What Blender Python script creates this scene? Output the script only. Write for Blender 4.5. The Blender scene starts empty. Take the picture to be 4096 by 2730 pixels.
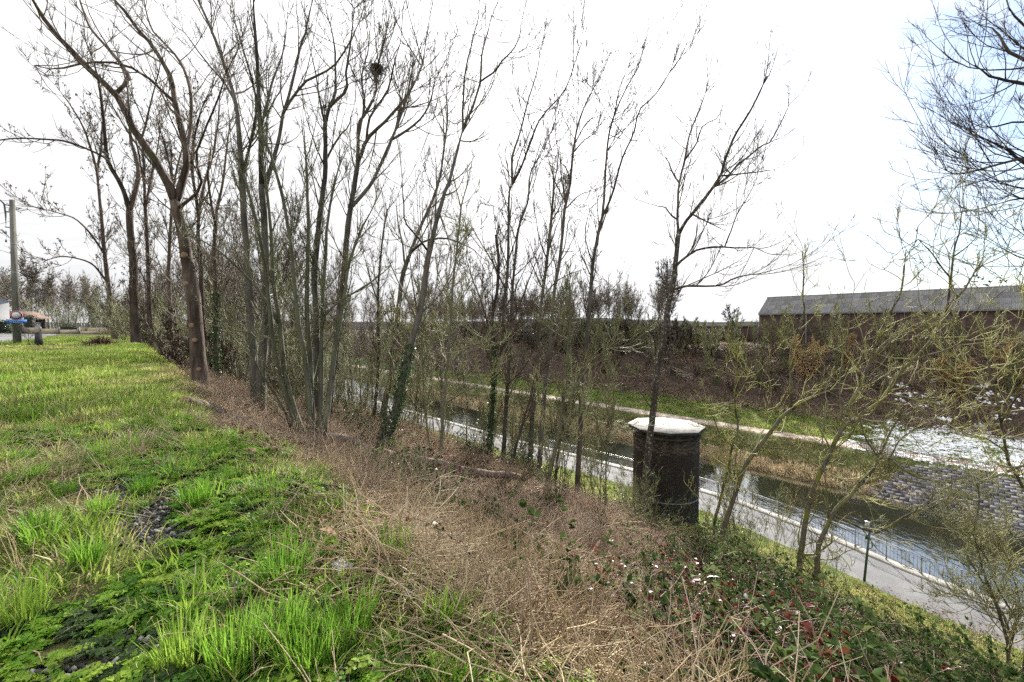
import bpy, math, random
import numpy as np
from mathutils import Vector, Matrix, Euler

# ---------------------------------------------------------------- camera, sky, sun, exposure
SC = bpy.context.scene
COL = SC.collection
CAM_Z = 15.0
cam_data = bpy.data.cameras.new('camera')
cam_data.sensor_width = 36.0
cam_data.lens = 15.0
cam_data.clip_start = 0.05
cam_data.clip_end = 3000.0
cam = bpy.data.objects.new('camera', cam_data)
cam.location = (0, 0, CAM_Z)
cam.rotation_euler = (math.radians(90 - 1.84), 0, 0)
COL.objects.link(cam)
SC.camera = cam

SUN_EL, SUN_AZ = math.radians(24.5), math.radians(15.5)        # azimuth: to the right of +Y
SUN_DIR = Vector((math.sin(SUN_AZ) * math.cos(SUN_EL), math.cos(SUN_AZ) * math.cos(SUN_EL), math.sin(SUN_EL)))
sun_data = bpy.data.lights.new('sun', 'SUN')
sun_data.energy = 5.0
sun_data.angle = math.radians(1.5)
sun_data.color = (1.0, .95, .87)
sun = bpy.data.objects.new('sun', sun_data)
sun.rotation_euler = (-SUN_DIR).to_track_quat('-Z', 'Y').to_euler()
sun.location = (0, 0, 60)
COL.objects.link(sun)

W = bpy.data.worlds.new('World')
SC.world = W
W.use_nodes = True
nt = W.node_tree
nt.nodes.clear()
def wn(t, **k):
    n = nt.nodes.new(t)
    for a, b in k.items():
        setattr(n, a, b)
    return n
def wmath(op, a, b=None, clamp=False):
    n = wn('ShaderNodeMath', operation=op, use_clamp=clamp)
    for i, v in enumerate((a, b)):
        if v is None: continue
        if isinstance(v, (int, float)): n.inputs[i].default_value = v
        else: nt.links.new(v, n.inputs[i])
    return n.outputs[0]
sky = wn('ShaderNodeTexSky', sky_type='NISHITA', sun_disc=False, sun_elevation=SUN_EL, sun_rotation=SUN_AZ,
         air_density=1.0, dust_density=.4, ozone_density=3.0)
tc = wn('ShaderNodeTexCoord')
sep = wn('ShaderNodeSeparateXYZ')
nt.links.new(tc.outputs['Generated'], sep.inputs[0])
# clouds lie on a plane far overhead: project the direction on it
zc = wmath('MAXIMUM', sep.outputs[2], 0.0)
den = wmath('ADD', zc, .22)
cx = wmath('DIVIDE', sep.outputs[0], den); cy = wmath('DIVIDE', sep.outputs[1], den)
comb = wn('ShaderNodeCombineXYZ')
nt.links.new(cx, comb.inputs[0]); nt.links.new(cy, comb.inputs[1])
mp = wn('ShaderNodeMapping'); mp.inputs['Rotation'].default_value = (0, 0, math.radians(-38)); mp.inputs['Scale'].default_value = (.55, 1.25, 1)
nt.links.new(comb.outputs[0], mp.inputs[0])
n1 = wn('ShaderNodeTexNoise'); n1.inputs['Scale'].default_value = 1.25; n1.inputs['Detail'].default_value = 9; n1.inputs['Roughness'].default_value = .6; n1.inputs['Distortion'].default_value = .5
nt.links.new(mp.outputs[0], n1.inputs['Vector'])
n2 = wn('ShaderNodeTexNoise'); n2.inputs['Scale'].default_value = 4.5; n2.inputs['Detail'].default_value = 8; n2.inputs['Roughness'].default_value = .62; n2.inputs['Distortion'].default_value = .8
nt.links.new(mp.outputs[0], n2.inputs['Vector'])
# cover: thick to the left and ahead, breaking up towards the right
dotr = wn('ShaderNodeVectorMath', operation='DOT_PRODUCT'); dotr.inputs[1].default_value = (.80, -.05, .28)
nt.links.new(tc.outputs['Generated'], dotr.inputs[0])
base = wmath('MULTIPLY', dotr.outputs['Value'], -2.6)
base = wmath('ADD', base, 2.02)
nz = wmath('SUBTRACT', n1.outputs['Fac'], .5); nz = wmath('MULTIPLY', nz, 1.5)
nz2 = wmath('SUBTRACT', n2.outputs['Fac'], .5); nz2 = wmath('MULTIPLY', nz2, .55)
cover = wmath('ADD', wmath('ADD', base, nz), nz2, clamp=True)
dots = wn('ShaderNodeVectorMath', operation='DOT_PRODUCT'); dots.inputs[1].default_value = SUN_DIR
nt.links.new(tc.outputs['Generated'], dots.inputs[0])
glow = wmath('POWER', wmath('MAXIMUM', dots.outputs['Value'], 0.0), 10.0)
lum = wmath('ADD', wmath('MULTIPLY', glow, .20), .385)
shade = wmath('ADD', wmath('MULTIPLY', n2.outputs['Fac'], .40), .80)
lum = wmath('MULTIPLY', lum, shade)
over = wmath('MULTIPLY', wmath('ADD', wmath('MULTIPLY', zc, 1.2), 1.0), .77)      # an overcast sky brightens towards the zenith
lum = wmath('MULTIPLY', lum, over)
cloud = wn('ShaderNodeMix', data_type='RGBA', blend_type='MULTIPLY'); cloud.inputs['Factor'].default_value = 1.0
cloud.inputs['A'].default_value = (.985, .99, 1.0, 1)
nt.links.new(lum, cloud.inputs['B'])
skys = wn('ShaderNodeMix', data_type='RGBA', blend_type='MULTIPLY'); skys.inputs['Factor'].default_value = 1.0
nt.links.new(sky.outputs[0], skys.inputs['A']); skys.inputs['B'].default_value = (.075, .075, .075, 1)
mixs = wn('ShaderNodeMix', data_type='RGBA')
nt.links.new(cover, mixs.inputs['Factor']); nt.links.new(skys.outputs['Result'], mixs.inputs['A']); nt.links.new(cloud.outputs['Result'], mixs.inputs['B'])
bg = wn('ShaderNodeBackground'); bg.inputs['Strength'].default_value = 1.0
nt.links.new(mixs.outputs['Result'], bg.inputs['Color'])
wo = wn('ShaderNodeOutputWorld'); nt.links.new(bg.outputs[0], wo.inputs['Surface'])

SC.view_settings.view_transform = 'Standard'
SC.view_settings.look = 'None'
SC.view_settings.exposure = 1.55
SC.view_settings.gamma = 1.0
SC.view_settings.use_curve_mapping = False
SC.cycles.max_bounces = 4
SC.cycles.diffuse_bounces = 2
SC.cycles.glossy_bounces = 2
SC.cycles.use_adaptive_sampling = True
SC.cycles.adaptive_threshold = .03
SC.cycles.transmission_bounces = 4
SC.cycles.transparent_max_bounces = 8
SC.cycles.use_denoising = False
SC.cycles.sample_clamp_indirect = 6

# ---------------------------------------------------------------- lie of the land
AX = (0.7317, 0.6816)            # across the cutting, towards the canal
TX = (-0.6816, 0.7317)           # along the canal
PROFILE = np.array([(-600, .4), (-200, -.2), (-100, -.5), (-60, -.75), (-25, -1.15), (-10, -1.45), (-3, -1.6), (0, -1.72),
    (.5, -1.95), (1, -2.3), (2, -2.95), (4.3, -3.95), (7, -4.8), (10, -5.6), (14, -7.7), (18, -10.2), (22, -12.2), (26, -13.2),
    (28.2, -13.48), (33.2, -13.5), (33.45, -16.2), (45.5, -16.4), (47.0, -14.8), (50, -13.6), (53.6, -12.5), (57.2, -12.46),
    (62, -12.2), (68, -11.3), (74, -7.5), (80, -4.2), (84, -3.4), (120, -3.2), (700, -1.0)])
def smooth(a, lo, hi):
    f = np.clip((a - lo) / (hi - lo), 0, 1)
    return f * f * (3 - 2 * f)
def to_st(x, y):
    return AX[0] * x + AX[1] * y - 1.4, TX[0] * x + TX[1] * y
def to_xy(s, t):
    return AX[0] * (s + 1.4) + TX[0] * t, AX[1] * (s + 1.4) + TX[1] * t
BEND = np.array([(-80, -4.5), (-5, -3.6), (0, -2.9), (2.5, -2.2), (6, -.9), (12, .7), (20, 1.2), (37, .2), (60, 0), (300, 0)])
def bend(t):
    return np.interp(t, BEND[:, 0], BEND[:, 1])      # the near canal edge is not quite straight
def lumps(x, y):
    return (np.sin(x * 1.7 + 1.3 * np.sin(y * .9)) * np.sin(y * 1.9 + .8 * np.sin(x * 1.1)) * .5
            + np.sin(x * 3.9 + 2 * np.sin(y * 2.3)) * np.sin(y * 4.3 + 1) * .3 + np.sin(x * .6 + y * .45) * .6)
def ground(x, y):
    x = np.asarray(x, float); y = np.asarray(y, float)
    s, t = to_st(x, y)
    s = s - bend(t) * smooth(s, 14, 26) * (1 - smooth(s, 36, 44))
    h = np.interp(s, PROFILE[:, 0], PROFILE[:, 1])
    h = h + .42 * smooth(t, 5, 46) * (1 - smooth(s, -1, 6))
    h = h - .55 * smooth(s, 3, 9) * (1 - smooth(s, 12, 20)) * (1 - smooth(t, 6, 15))
    h = h - .45 * smooth(s, 5, 10) * (1 - smooth(s, 15, 20)) * (1 - smooth(t, .5, 5))
    h = h - .42 * smooth(s, -.7, .5) * (1 - smooth(s, 1.6, 3.4)) * smooth(t, 8, 11) * (1 - smooth(t, 13.2, 16))
    rough = .055 * (1 - smooth(s, 22, 27)) + .10 * smooth(s, 1, 4) * (1 - smooth(s, 18, 24)) + .05 * smooth(s, 47, 50) * (1 - smooth(s, 51, 53)) \
        + .05 * smooth(s, 58, 60) + .25 * smooth(s, 66, 71)
    h = h + rough * lumps(x, y)
    return h + CAM_Z

def normals(x, y, e=.25):
    dx = (ground(x + e, y) - ground(x - e, y)) / (2 * e)
    dy = (ground(x, y + e) - ground(x, y - e)) / (2 * e)
    n = np.stack([-dx, -dy, np.ones_like(dx)], -1)
    return n / np.linalg.norm(n, axis=-1, keepdims=True)

# ---------------------------------------------------------------- materials
MATS = {}
def mat(name, cols, scale=3.0, rough=.8, bump=0.0, bscale=None, transl=0.0, spec=.3, rnd=0.0, detail=5, stretch=None, metallic=0.0,
        coords='Object', ramp=(.35, .65), third=None):
    """two (or three) real surface colours broken up by noise, with fine relief; rnd varies it from piece to piece"""
    if name in MATS: return MATS[name]
    m = bpy.data.materials.new(name); m.use_nodes = True
    t = m.node_tree; t.nodes.clear(); N = t.nodes.new; L = t.links.new
    out = N('ShaderNodeOutputMaterial'); b = N('ShaderNodeBsdfPrincipled')
    b.inputs['Roughness'].default_value = rough; b.inputs['Specular IOR Level'].default_value = spec; b.inputs['Metallic'].default_value = metallic
    co = N('ShaderNodeTexCoord'); vec = co.outputs[coords]
    if stretch:
        mp = N('ShaderNodeMapping'); mp.inputs['Scale'].default_value = stretch; L(vec, mp.inputs[0]); vec = mp.outputs[0]
    nz = N('ShaderNodeTexNoise'); nz.inputs['Scale'].default_value = scale; nz.inputs['Detail'].default_value = detail; nz.inputs['Roughness'].default_value = .6
    L(vec, nz.inputs['Vector'])
    fac = nz.outputs['Fac']
    if rnd:
        oi = N('ShaderNodeObjectInfo'); a = N('ShaderNodeMath'); a.operation = 'MULTIPLY_ADD'
        a.inputs[1].default_value = rnd; L(oi.outputs['Random'], a.inputs[0])
        s = N('ShaderNodeMath'); s.operation = 'SUBTRACT'; L(fac, s.inputs[0]); s.inputs[1].default_value = rnd * .5
        L(s.outputs[0], a.inputs[2]); fac = a.outputs[0]
    r = N('ShaderNodeValToRGB'); r.color_ramp.elements[0].position = ramp[0]; r.color_ramp.elements[1].position = ramp[1]
    r.color_ramp.elements[0].color = (*cols[0], 1); r.color_ramp.elements[1].color = (*cols[-1], 1)
    if len(cols) == 3:
        e = r.color_ramp.elements.new(sum(ramp) / 2); e.color = (*cols[1], 1)
    L(fac, r.inputs[0]); c = r.outputs[0]
    if third:
        col3, sc3, lo, hi = third
        n3 = N('ShaderNodeTexNoise'); n3.inputs['Scale'].default_value = sc3; n3.inputs['Detail'].default_value = 6; n3.inputs['Roughness'].default_value = .65; L(co.outputs[coords], n3.inputs['Vector'])
        mr = N('ShaderNodeMapRange'); mr.inputs['From Min'].default_value = lo; mr.inputs['From Max'].default_value = hi; L(n3.outputs['Fac'], mr.inputs[0])
        mx = N('ShaderNodeMix'); mx.data_type = 'RGBA'; L(mr.outputs[0], mx.inputs['Factor']); L(c, mx.inputs['A']); mx.inputs['B'].default_value = (*col3, 1); c = mx.outputs['Result']
    L(c, b.inputs['Base Color'])
    if bump:
        nb = N('ShaderNodeTexNoise'); nb.inputs['Scale'].default_value = bscale or scale * 4; nb.inputs['Detail'].default_value = 6; L(vec, nb.inputs['Vector'])
        bp = N('ShaderNodeBump'); bp.inputs['Strength'].default_value = bump; bp.inputs['Distance'].default_value = .02; L(nb.outputs['Fac'], bp.inputs['Height']); L(bp.outputs[0], b.inputs['Normal'])
    sh = b.outputs[0]
    if transl:
        tr = N('ShaderNodeBsdfTranslucent'); L(c, tr.inputs['Color'])
        ms = N('ShaderNodeMixShader'); ms.inputs[0].default_value = transl; L(sh, ms.inputs[1]); L(tr.outputs[0], ms.inputs[2]); sh = ms.outputs[0]
    L(sh, out.inputs['Surface'])
    MATS[name] = m
    return m

def ground_material():
    m = bpy.data.materials.new('ground_soil_and_turf'); m.use_nodes = True
    t = m.node_tree; t.nodes.clear(); N = t.nodes.new; L = t.links.new
    out = N('ShaderNodeOutputMaterial'); b = N('ShaderNodeBsdfPrincipled'); b.inputs['Roughness'].default_value = .95; b.inputs['Specular IOR Level'].default_value = .15
    geo = N('ShaderNodeNewGeometry')
    d = N('ShaderNodeVectorMath'); d.operation = 'DOT_PRODUCT'; d.inputs[1].default_value = (AX[0], AX[1], 0); L(geo.outputs['Position'], d.inputs[0])
    nz = N('ShaderNodeTexNoise'); nz.inputs['Scale'].default_value = .35; nz.inputs['Detail'].default_value = 7; nz.inputs['Roughness'].default_value = .65; L(geo.outputs['Position'], nz.inputs['Vector'])
    a = N('ShaderNodeMath'); a.operation = 'MULTIPLY_ADD'; L(nz.outputs['Fac'], a.inputs[0]); a.inputs[1].default_value = 2.4; L(d.outputs['Value'], a.inputs[2])
    mr = N('ShaderNodeMapRange'); mr.inputs['From Min'].default_value = -20 + 2.6; mr.inputs['From Max'].default_value = 100 + 2.6; L(a.outputs[0], mr.inputs[0])
    r = N('ShaderNodeValToRGB'); el = r.color_ramp.elements
    stops = [(-20, (.075, .10, .03)), (-.6, (.10, .11, .04)), (.6, (.15, .115, .07)), (3, (.17, .115, .075)), (14, (.13, .085, .058)), (24, (.075, .07, .03)), (26, (.06, .10, .02)),
             (29, (.07, .10, .025)), (46, (.03, .03, .022)), (49, (.12, .10, .055)), (51, (.085, .10, .035)), (57, (.075, .12, .03)), (64, (.06, .10, .03)), (68, (.075, .056, .048)),
             (79, (.08, .062, .052)), (83, (.11, .085, .06)), (90, (.09, .09, .05)), (100, (.08, .09, .05))]
    for i, (s, c) in enumerate(stops):
        p = (s + 20) / 120
        e = el[i] if i < 2 else el.new(p)
        e.position = p; e.color = (*c, 1)
    L(mr.outputs[0], r.inputs[0])
    n2 = N('ShaderNodeTexNoise'); n2.inputs['Scale'].default_value = 6; n2.inputs['Detail'].default_value = 9; n2.inputs['Roughness'].default_value = .7; L(geo.outputs['Position'], n2.inputs['Vector'])
    r2 = N('ShaderNodeValToRGB'); r2.color_ramp.elements[0].position = .3; r2.color_ramp.elements[1].position = .72
    r2.color_ramp.elements[0].color = (.35, .35, .36, 1); r2.color_ramp.elements[1].color = (1.5, 1.42, 1.3, 1); L(n2.outputs['Fac'], r2.inputs[0])
    mx = N('ShaderNodeMix'); mx.data_type = 'RGBA'; mx.blend_type = 'MULTIPLY'; mx.inputs['Factor'].default_value = 1; L(r.outputs[0], mx.inputs['A']); L(r2.outputs[0], mx.inputs['B'])
    L(mx.outputs['Result'], b.inputs['Base Color'])
    bp = N('ShaderNodeBump'); bp.inputs['Strength'].default_value = .9; bp.inputs['Distance'].default_value = .06; L(n2.outputs['Fac'], bp.inputs['Height']); L(bp.outputs[0], b.inputs['Normal'])
    L(b.outputs[0], out.inputs['Surface'])
    return m

def bark(name, a, b, c=None, moss=None, lichen=None, rnd=.25):
    return mat(name, [a, b] if c is None else [a, c, b], scale=5, rough=.9, bump=.8, bscale=26, spec=.12, stretch=(1, 1, .22), rnd=rnd, third=moss or lichen)
BARK = {
    'grey': bark('bark_grey', (.055, .05, .043), (.15, .135, .115)),
    'dark': bark('bark_dark', (.03, .026, .022), (.085, .072, .06)),
    'ruddy': bark('bark_ruddy', (.05, .036, .028), (.135, .10, .08), moss=((.08, .095, .035), 2.2, .55, .72)),
    'scar': bark('bark_scarred', (.05, .035, .028), (.17, .13, .105), moss=((.075, .085, .03), 1.6, .58, .75)),
    'green': bark('bark_green', (.07, .068, .045), (.15, .15, .10)),
    'moss': bark('bark_mossy', (.055, .048, .036), (.13, .115, .085), moss=((.16, .17, .03), 3.0, .50, .64)),
    'lichen': bark('bark_lichen', (.045, .038, .032), (.115, .10, .085), lichen=((.27, .31, .27), 7.0, .56, .62)),
    'birch': bark('bark_birch', (.18, .17, .155), (.5, .49, .46)),
    'twig': mat('twig_brown', [(.07, .056, .042), (.17, .14, .105)], scale=1.5, rough=.75, spec=.2, rnd=.3),
    'twig_green': mat('twig_green', [(.11, .11, .055), (.26, .26, .13)], scale=1.2, rough=.7, spec=.25, rnd=.3),
    'twig_moss': mat('twig_mossy', [(.12, .11, .055), (.33, .33, .12)], scale=1.6, rough=.75, spec=.2, rnd=.3),
    'twig_dark': mat('twig_dark', [(.028, .026, .028), (.06, .055, .055)], scale=1.5, rough=.75, spec=.15, rnd=.2),
    'twig_far': mat('twig_far', [(.10, .082, .066), (.21, .18, .145)], scale=.6, rough=.85, spec=.1, rnd=.5),
}
GRASS = mat('grass_blade', [(.10, .19, .02), (.23, .34, .045), (.40, .43, .12)], scale=.9, rough=.5, transl=.55, spec=.25, rnd=.75, ramp=(.2, .85))
LAWN = mat('grass_short', [(.12, .18, .035), (.26, .31, .075), (.45, .41, .17)], scale=.7, rough=.6, transl=.55, spec=.15, rnd=.75, ramp=(.2, .85))
LUSH = mat('grass_lush', [(.08, .19, .018), (.19, .35, .04), (.32, .43, .07)], scale=2, rough=.42, transl=.5, spec=.3, rnd=.5, ramp=(.2, .85))
STRAW = mat('grass_straw', [(.24, .17, .09), (.46, .36, .21), (.62, .52, .35)], scale=3, rough=.7, transl=.3, spec=.2, rnd=.6, ramp=(.2, .8))
STEM = mat('dead_stem', [(.15, .10, .07), (.34, .25, .175), (.56, .45, .33)], scale=2, rough=.8, transl=.12, spec=.15, rnd=.9, ramp=(.1, .9))
HERB = mat('herb_leaf', [(.07, .18, .015), (.17, .33, .027), (.30, .42, .05)], scale=6, rough=.5, transl=.48, spec=.25, rnd=.7, ramp=(.2, .85))
NETTLE = mat('nettle_leaf', [(.03, .06, .014), (.06, .105, .025), (.10, .14, .05)], scale=6, rough=.55, transl=.3, spec=.25, rnd=.6, ramp=(.2, .85))
BRAM = mat('bramble_leaf', [(.022, .040, .012), (.06, .10, .028), (.14, .17, .06)], scale=5, rough=.7, transl=.3, spec=.03, rnd=.7, ramp=(.2, .9))
BRED = mat('bramble_leaf_red', [(.035, .012, .010), (.13, .016, .014), (.12, .05, .025)], scale=5, rough=.4, transl=.35, spec=.4, rnd=.8, ramp=(.2, .9))
CANE = mat('bramble_cane', [(.09, .045, .035), (.22, .14, .10)], scale=3, rough=.6, spec=.25, rnd=.6)
LITTER = mat('leaf_litter', [(.06, .028, .016), (.15, .075, .04), (.26, .16, .095)], scale=3, rough=.75, transl=.15, spec=.2, rnd=.95, ramp=(.1, .9))
IVY = mat('ivy_leaf', [(.014, .035, .010), (.035, .075, .018), (.09, .14, .05)], scale=4, rough=.5, transl=.15, spec=.25, rnd=0, ramp=(.25, .8))
HOLLY = mat('holly_leaf', [(.018, .040, .016), (.04, .075, .026), (.08, .12, .05)], scale=3, rough=.45, transl=.15, spec=.3, rnd=.3, ramp=(.25, .8))
SEED = mat('seed_cluster', [(.05, .028, .018), (.13, .08, .05)], scale=6, rough=.8, transl=.3, spec=.15, rnd=.3)
CATKIN = mat('hazel_catkin', [(.42, .25, .11), (.66, .45, .23)], scale=8, rough=.8, transl=.25, spec=.15, rnd=.3)
CINDER = mat('black_cinder', [(.02, .02, .021), (.09, .085, .08)], scale=7, rough=.8, spec=.3, rnd=.9, ramp=(.1, .9))
ASPHALT = mat('asphalt_path', [(.12, .12, .125), (.175, .173, .17)], scale=.6, rough=.85, bump=.35, bscale=120, spec=.2, third=((.11, .108, .105), 9, .5, .75))
ROADM = mat('road_wet_asphalt', [(.10, .10, .105), (.23, .225, .22)], scale=.35, rough=.3, bump=.2, bscale=40, spec=.5)
DIRT = mat('dirt_track', [(.17, .10, .07), (.34, .27, .22), (.42, .38, .34)], scale=.9, rough=.85, bump=.5, bscale=14, spec=.2, stretch=(1, 1, 1))
CONC = mat('concrete_pale', [(.22, .21, .19), (.34, .325, .30)], scale=1.2, rough=.85, bump=.35, bscale=30, spec=.25, third=((.26, .25, .21), 3.5, .55, .75))
CONCD = mat('concrete_old', [(.16, .15, .13), (.30, .28, .25)], scale=1.2, rough=.9, bump=.5, bscale=25, spec=.2, third=((.07, .085, .045), 2.5, .55, .75))
RIMC = mat('concrete_rim_shade', [(.02, .02, .018), (.07, .066, .058)], scale=2.2, rough=.9, bump=.4, bscale=25, spec=.15)  # shade of the backlit slab rim and corbel, put into the concrete colour
BRICKM = mat('brick_dark', [(.04, .034, .03), (.105, .085, .07)], scale=1.6, rough=.9, bump=.4, bscale=40, spec=.15, rnd=.6)
BRICKW = mat('brick_warehouse', [(.075, .052, .048), (.13, .09, .08)], scale=1.0, rough=.9, bump=.4, bscale=20, spec=.15)
ROOFM = mat('roof_fibre_cement', [(.09, .088, .09), (.19, .185, .185), (.30, .295, .29)], scale=1.3, rough=.9, bump=.4, bscale=20, spec=.2, rnd=.22, ramp=(.25, .75), stretch=(5, .5, 1), third=((.09, .095, .06), 1.4, .56, .78))
IRON = mat('railing_iron', [(.10, .10, .115), (.19, .19, .21)], scale=9, rough=.42, bump=.1, spec=.5)
GALV = mat('galvanised_steel', [(.35, .36, .37), (.48, .49, .50)], scale=7, rough=.4, spec=.5, metallic=.6)
LAMPG = mat('green_paint', [(.012, .035, .022), (.03, .06, .04)], scale=8, rough=.35, spec=.5)
POLEM = mat('pole_concrete', [(.13, .12, .10), (.25, .235, .20)], scale=2.5, rough=.9, bump=.4, bscale=30, spec=.2, stretch=(1, 1, .3))
WHITE = mat('white_paint', [(.74, .74, .74), (.82, .82, .82)], scale=8, rough=.4, spec=.4)
REDP = mat('sign_red', [(.40, .012, .02), (.46, .02, .03)], scale=8, rough=.4, spec=.4)
BLUEP = mat('sign_blue', [(.015, .16, .55), (.02, .19, .62)], scale=8, rough=.4, spec=.4)
STONE = mat('dark_stone', [(.025, .024, .024), (.075, .07, .068)], scale=5, rough=.85, bump=.6, bscale=24, spec=.25, rnd=.2, third=((.07, .085, .05), 3, .56, .72))
REVET = mat('revetment_stone', [(.05, .048, .055), (.13, .125, .135)], scale=2.5, rough=.9, bump=.6, bscale=24, spec=.2, rnd=.7, third=((.08, .09, .035), 1.2, .58, .75))
RENDER = mat('house_render', [(.42, .41, .40), (.54, .53, .52)], scale=.7, rough=.9, bump=.2, bscale=50, spec=.2)
TILE = mat('house_tile', [(.12, .075, .06), (.21, .14, .11)], scale=4, rough=.85, bump=.3, spec=.2)
WOOD = mat('weathered_wood', [(.10, .07, .05), (.22, .165, .12)], scale=3, rough=.85, bump=.4, bscale=30, spec=.2, stretch=(1, 1, .2))
PANEL = mat('concrete_panel', [(.42, .34, .22), (.55, .46, .33)], scale=2, rough=.9, bump=.3, spec=.2, rnd=.4)
GLASSD = mat('window_glass_dark', [(.02, .025, .03), (.03, .035, .04)], scale=2, rough=.06, spec=.6)
SNOWM = mat('snow', [(.80, .82, .86), (.90, .91, .93)], scale=3, rough=.7, bump=.3, bscale=20, spec=.3)
LOGM = mat('fallen_log_bark', [(.08, .055, .04), (.24, .19, .15)], scale=4, rough=.9, bump=.9, bscale=22, spec=.15, third=((.12, .065, .04), 1.4, .5, .7))
CUTW = mat('cut_wood', [(.20, .12, .07), (.34, .22, .14)], scale=10, rough=.85, spec=.15)
NESTM = mat('nest_sticks', [(.015, .013, .011), (.04, .034, .028)], scale=8, rough=.9, spec=.1)
PLASTIC = mat('litter_plastic', [(.30, .31, .32), (.60, .62, .64)], scale=10, rough=.35, spec=.5)

# ---------------------------------------------------------------- helpers
class MB:
    """collects arrays of vertices and faces, builds ONE mesh object"""
    def __init__(self): self.v = []; self.f4 = []; self.f3 = []; self.n = 0; self.m4 = []; self.m3 = []
    def add(self, v, quads=None, tris=None, mi=0):
        v = np.asarray(v, np.float32).reshape(-1, 3)
        if quads is not None and len(quads):
            q = np.asarray(quads, np.int64).reshape(-1, 4); self.f4.append(q + self.n); self.m4.append(np.full(len(q), mi))
        if tris is not None and len(tris):
            q = np.asarray(tris, np.int64).reshape(-1, 3); self.f3.append(q + self.n); self.m3.append(np.full(len(q), mi))
        self.v.append(v); self.n += len(v); return self
    def box(self, c, size, rz=0.0, mi=0, taper=1.0):
        hx, hy, hz = size[0] / 2, size[1] / 2, size[2] / 2
        p = np.array([(x * hx, y * hy, z * hz) for z in (-1, 1) for x, y in ((-1, -1), (1, -1), (1, 1), (-1, 1))])
        p[4:, :2] *= taper
        ca, sa = math.cos(rz), math.sin(rz)
        p = np.stack([p[:, 0] * ca - p[:, 1] * sa, p[:, 0] * sa + p[:, 1] * ca, p[:, 2]], 1) + np.asarray(c)
        return self.add(p, [(3, 2, 1, 0), (4, 5, 6, 7), (0, 1, 5, 4), (1, 2, 6, 5), (2, 3, 7, 6), (3, 0, 4, 7)], mi=mi)
    def tubes(self, P, R, sides=4, cap=False, mi=0):
        P = np.asarray(P, float); R = np.asarray(R, float)
        if P.ndim == 2: P = P[None]; R = R[None]
        N, K, _ = P.shape
        T = np.gradient(P, axis=1); T /= np.linalg.norm(T, axis=-1, keepdims=True) + 1e-9
        mean = P[:, -1] - P[:, 0]; mean /= np.linalg.norm(mean, axis=-1, keepdims=True) + 1e-9
        ref = np.where((np.abs(mean[:, 2:3]) > .75), np.array([[1., 0, 0]]), np.array([[0, 0, 1.]]))[:, None, :]
        U = np.cross(T, np.broadcast_to(ref, T.shape)); U /= np.linalg.norm(U, axis=-1, keepdims=True) + 1e-9
        V = np.cross(T, U)
        a = np.arange(sides) * 2 * np.pi / sides
        ring = P[:, :, None, :] + R[:, :, None, None] * (np.cos(a)[None, None, :, None] * U[:, :, None, :] + np.sin(a)[None, None, :, None] * V[:, :, None, :])
        idx = np.arange(N * K * sides).reshape(N, K, sides)
        q = np.stack([idx[:, :-1], np.roll(idx[:, :-1], -1, 2), np.roll(idx[:, 1:], -1, 2), idx[:, 1:]], -1).reshape(-1, 4)
        self.add(ring, q, mi=mi)
        if cap:
            off = self.n - N * K * sides
            for i in range(N):
                for k in (0, K - 1):
                    c = self.n; self.add(P[i, k][None], None, None)
                    b = idx[i, k] + off
                    tr = [(c, b[(j + 1) % sides], b[j]) if k == 0 else (c, b[j], b[(j + 1) % sides]) for j in range(sides)]
                    self.f3.append(np.asarray(tr)); self.m3.append(np.full(len(tr), mi))
        return self
    def mesh(self, name, mats=(), smooth=False):
        me = bpy.data.meshes.new(name)
        V = np.concatenate(self.v) if self.v else np.zeros((0, 3), np.float32)
        f4 = np.concatenate(self.f4) if self.f4 else np.zeros((0, 4), np.int64)
        f3 = np.concatenate(self.f3) if self.f3 else np.zeros((0, 3), np.int64)
        me.vertices.add(len(V)); me.vertices.foreach_set('co', V.astype(np.float32).ravel())
        nl = f4.size + f3.size
        me.loops.add(nl); me.loops.foreach_set('vertex_index', np.concatenate([f4.ravel(), f3.ravel()]).astype(np.int32))
        me.polygons.add(len(f4) + len(f3))
        me.polygons.foreach_set('loop_start', np.concatenate([np.arange(len(f4)) * 4, f4.size + np.arange(len(f3)) * 3]).astype(np.int32))
        mi = np.concatenate([np.concatenate(self.m4) if self.m4 else np.zeros(0), np.concatenate(self.m3) if self.m3 else np.zeros(0)]).astype(np.int32)
        for m in (mats if isinstance(mats, (list, tuple)) else [mats]): me.materials.append(m)
        if mi.any(): me.polygons.foreach_set('material_index', mi)
        if smooth: me.polygons.foreach_set('use_smooth', np.ones(len(f4) + len(f3), bool))
        me.update(calc_edges=True)
        return me
    def build(self, name, mats, parent=None, smooth=False):
        return link(name, self.mesh(name, mats, smooth), parent)

def link(name, me, parent=None):
    o = bpy.data.objects.new(name, me); COL.objects.link(o)
    if parent is not None:
        o.parent = parent
        if name in ('crown', 'seed_clusters', 'catkins', 'foliage', 'ivy', 'sticks', 'dead_stems', 'stems', 'limbs', 'inner_twigs'): o['kind'] = 'stuff'
    return o
def tag(o, label=None, cat=None, group=None, kind=None):
    if label: o['label'] = label
    if cat: o['category'] = cat
    if group: o['group'] = group
    if kind: o['kind'] = kind
    return o
def empty(name, loc=(0, 0, 0), rz=0.0, scale=1.0):
    o = bpy.data.objects.new(name, None); o.empty_display_size = .3
    o.location = loc; o.rotation_euler = (0, 0, rz); o.scale = (scale,) * 3 if np.isscalar(scale) else scale
    COL.objects.link(o); return o
def copy_tree(o, parent=None):
    c = o.copy(); COL.objects.link(c)
    if parent is not None: c.parent = parent
    for ch in list(o.children): copy_tree(ch, c)
    return c
def local(P, o): return np.asarray(P, float) - np.asarray(o.location)

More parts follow.
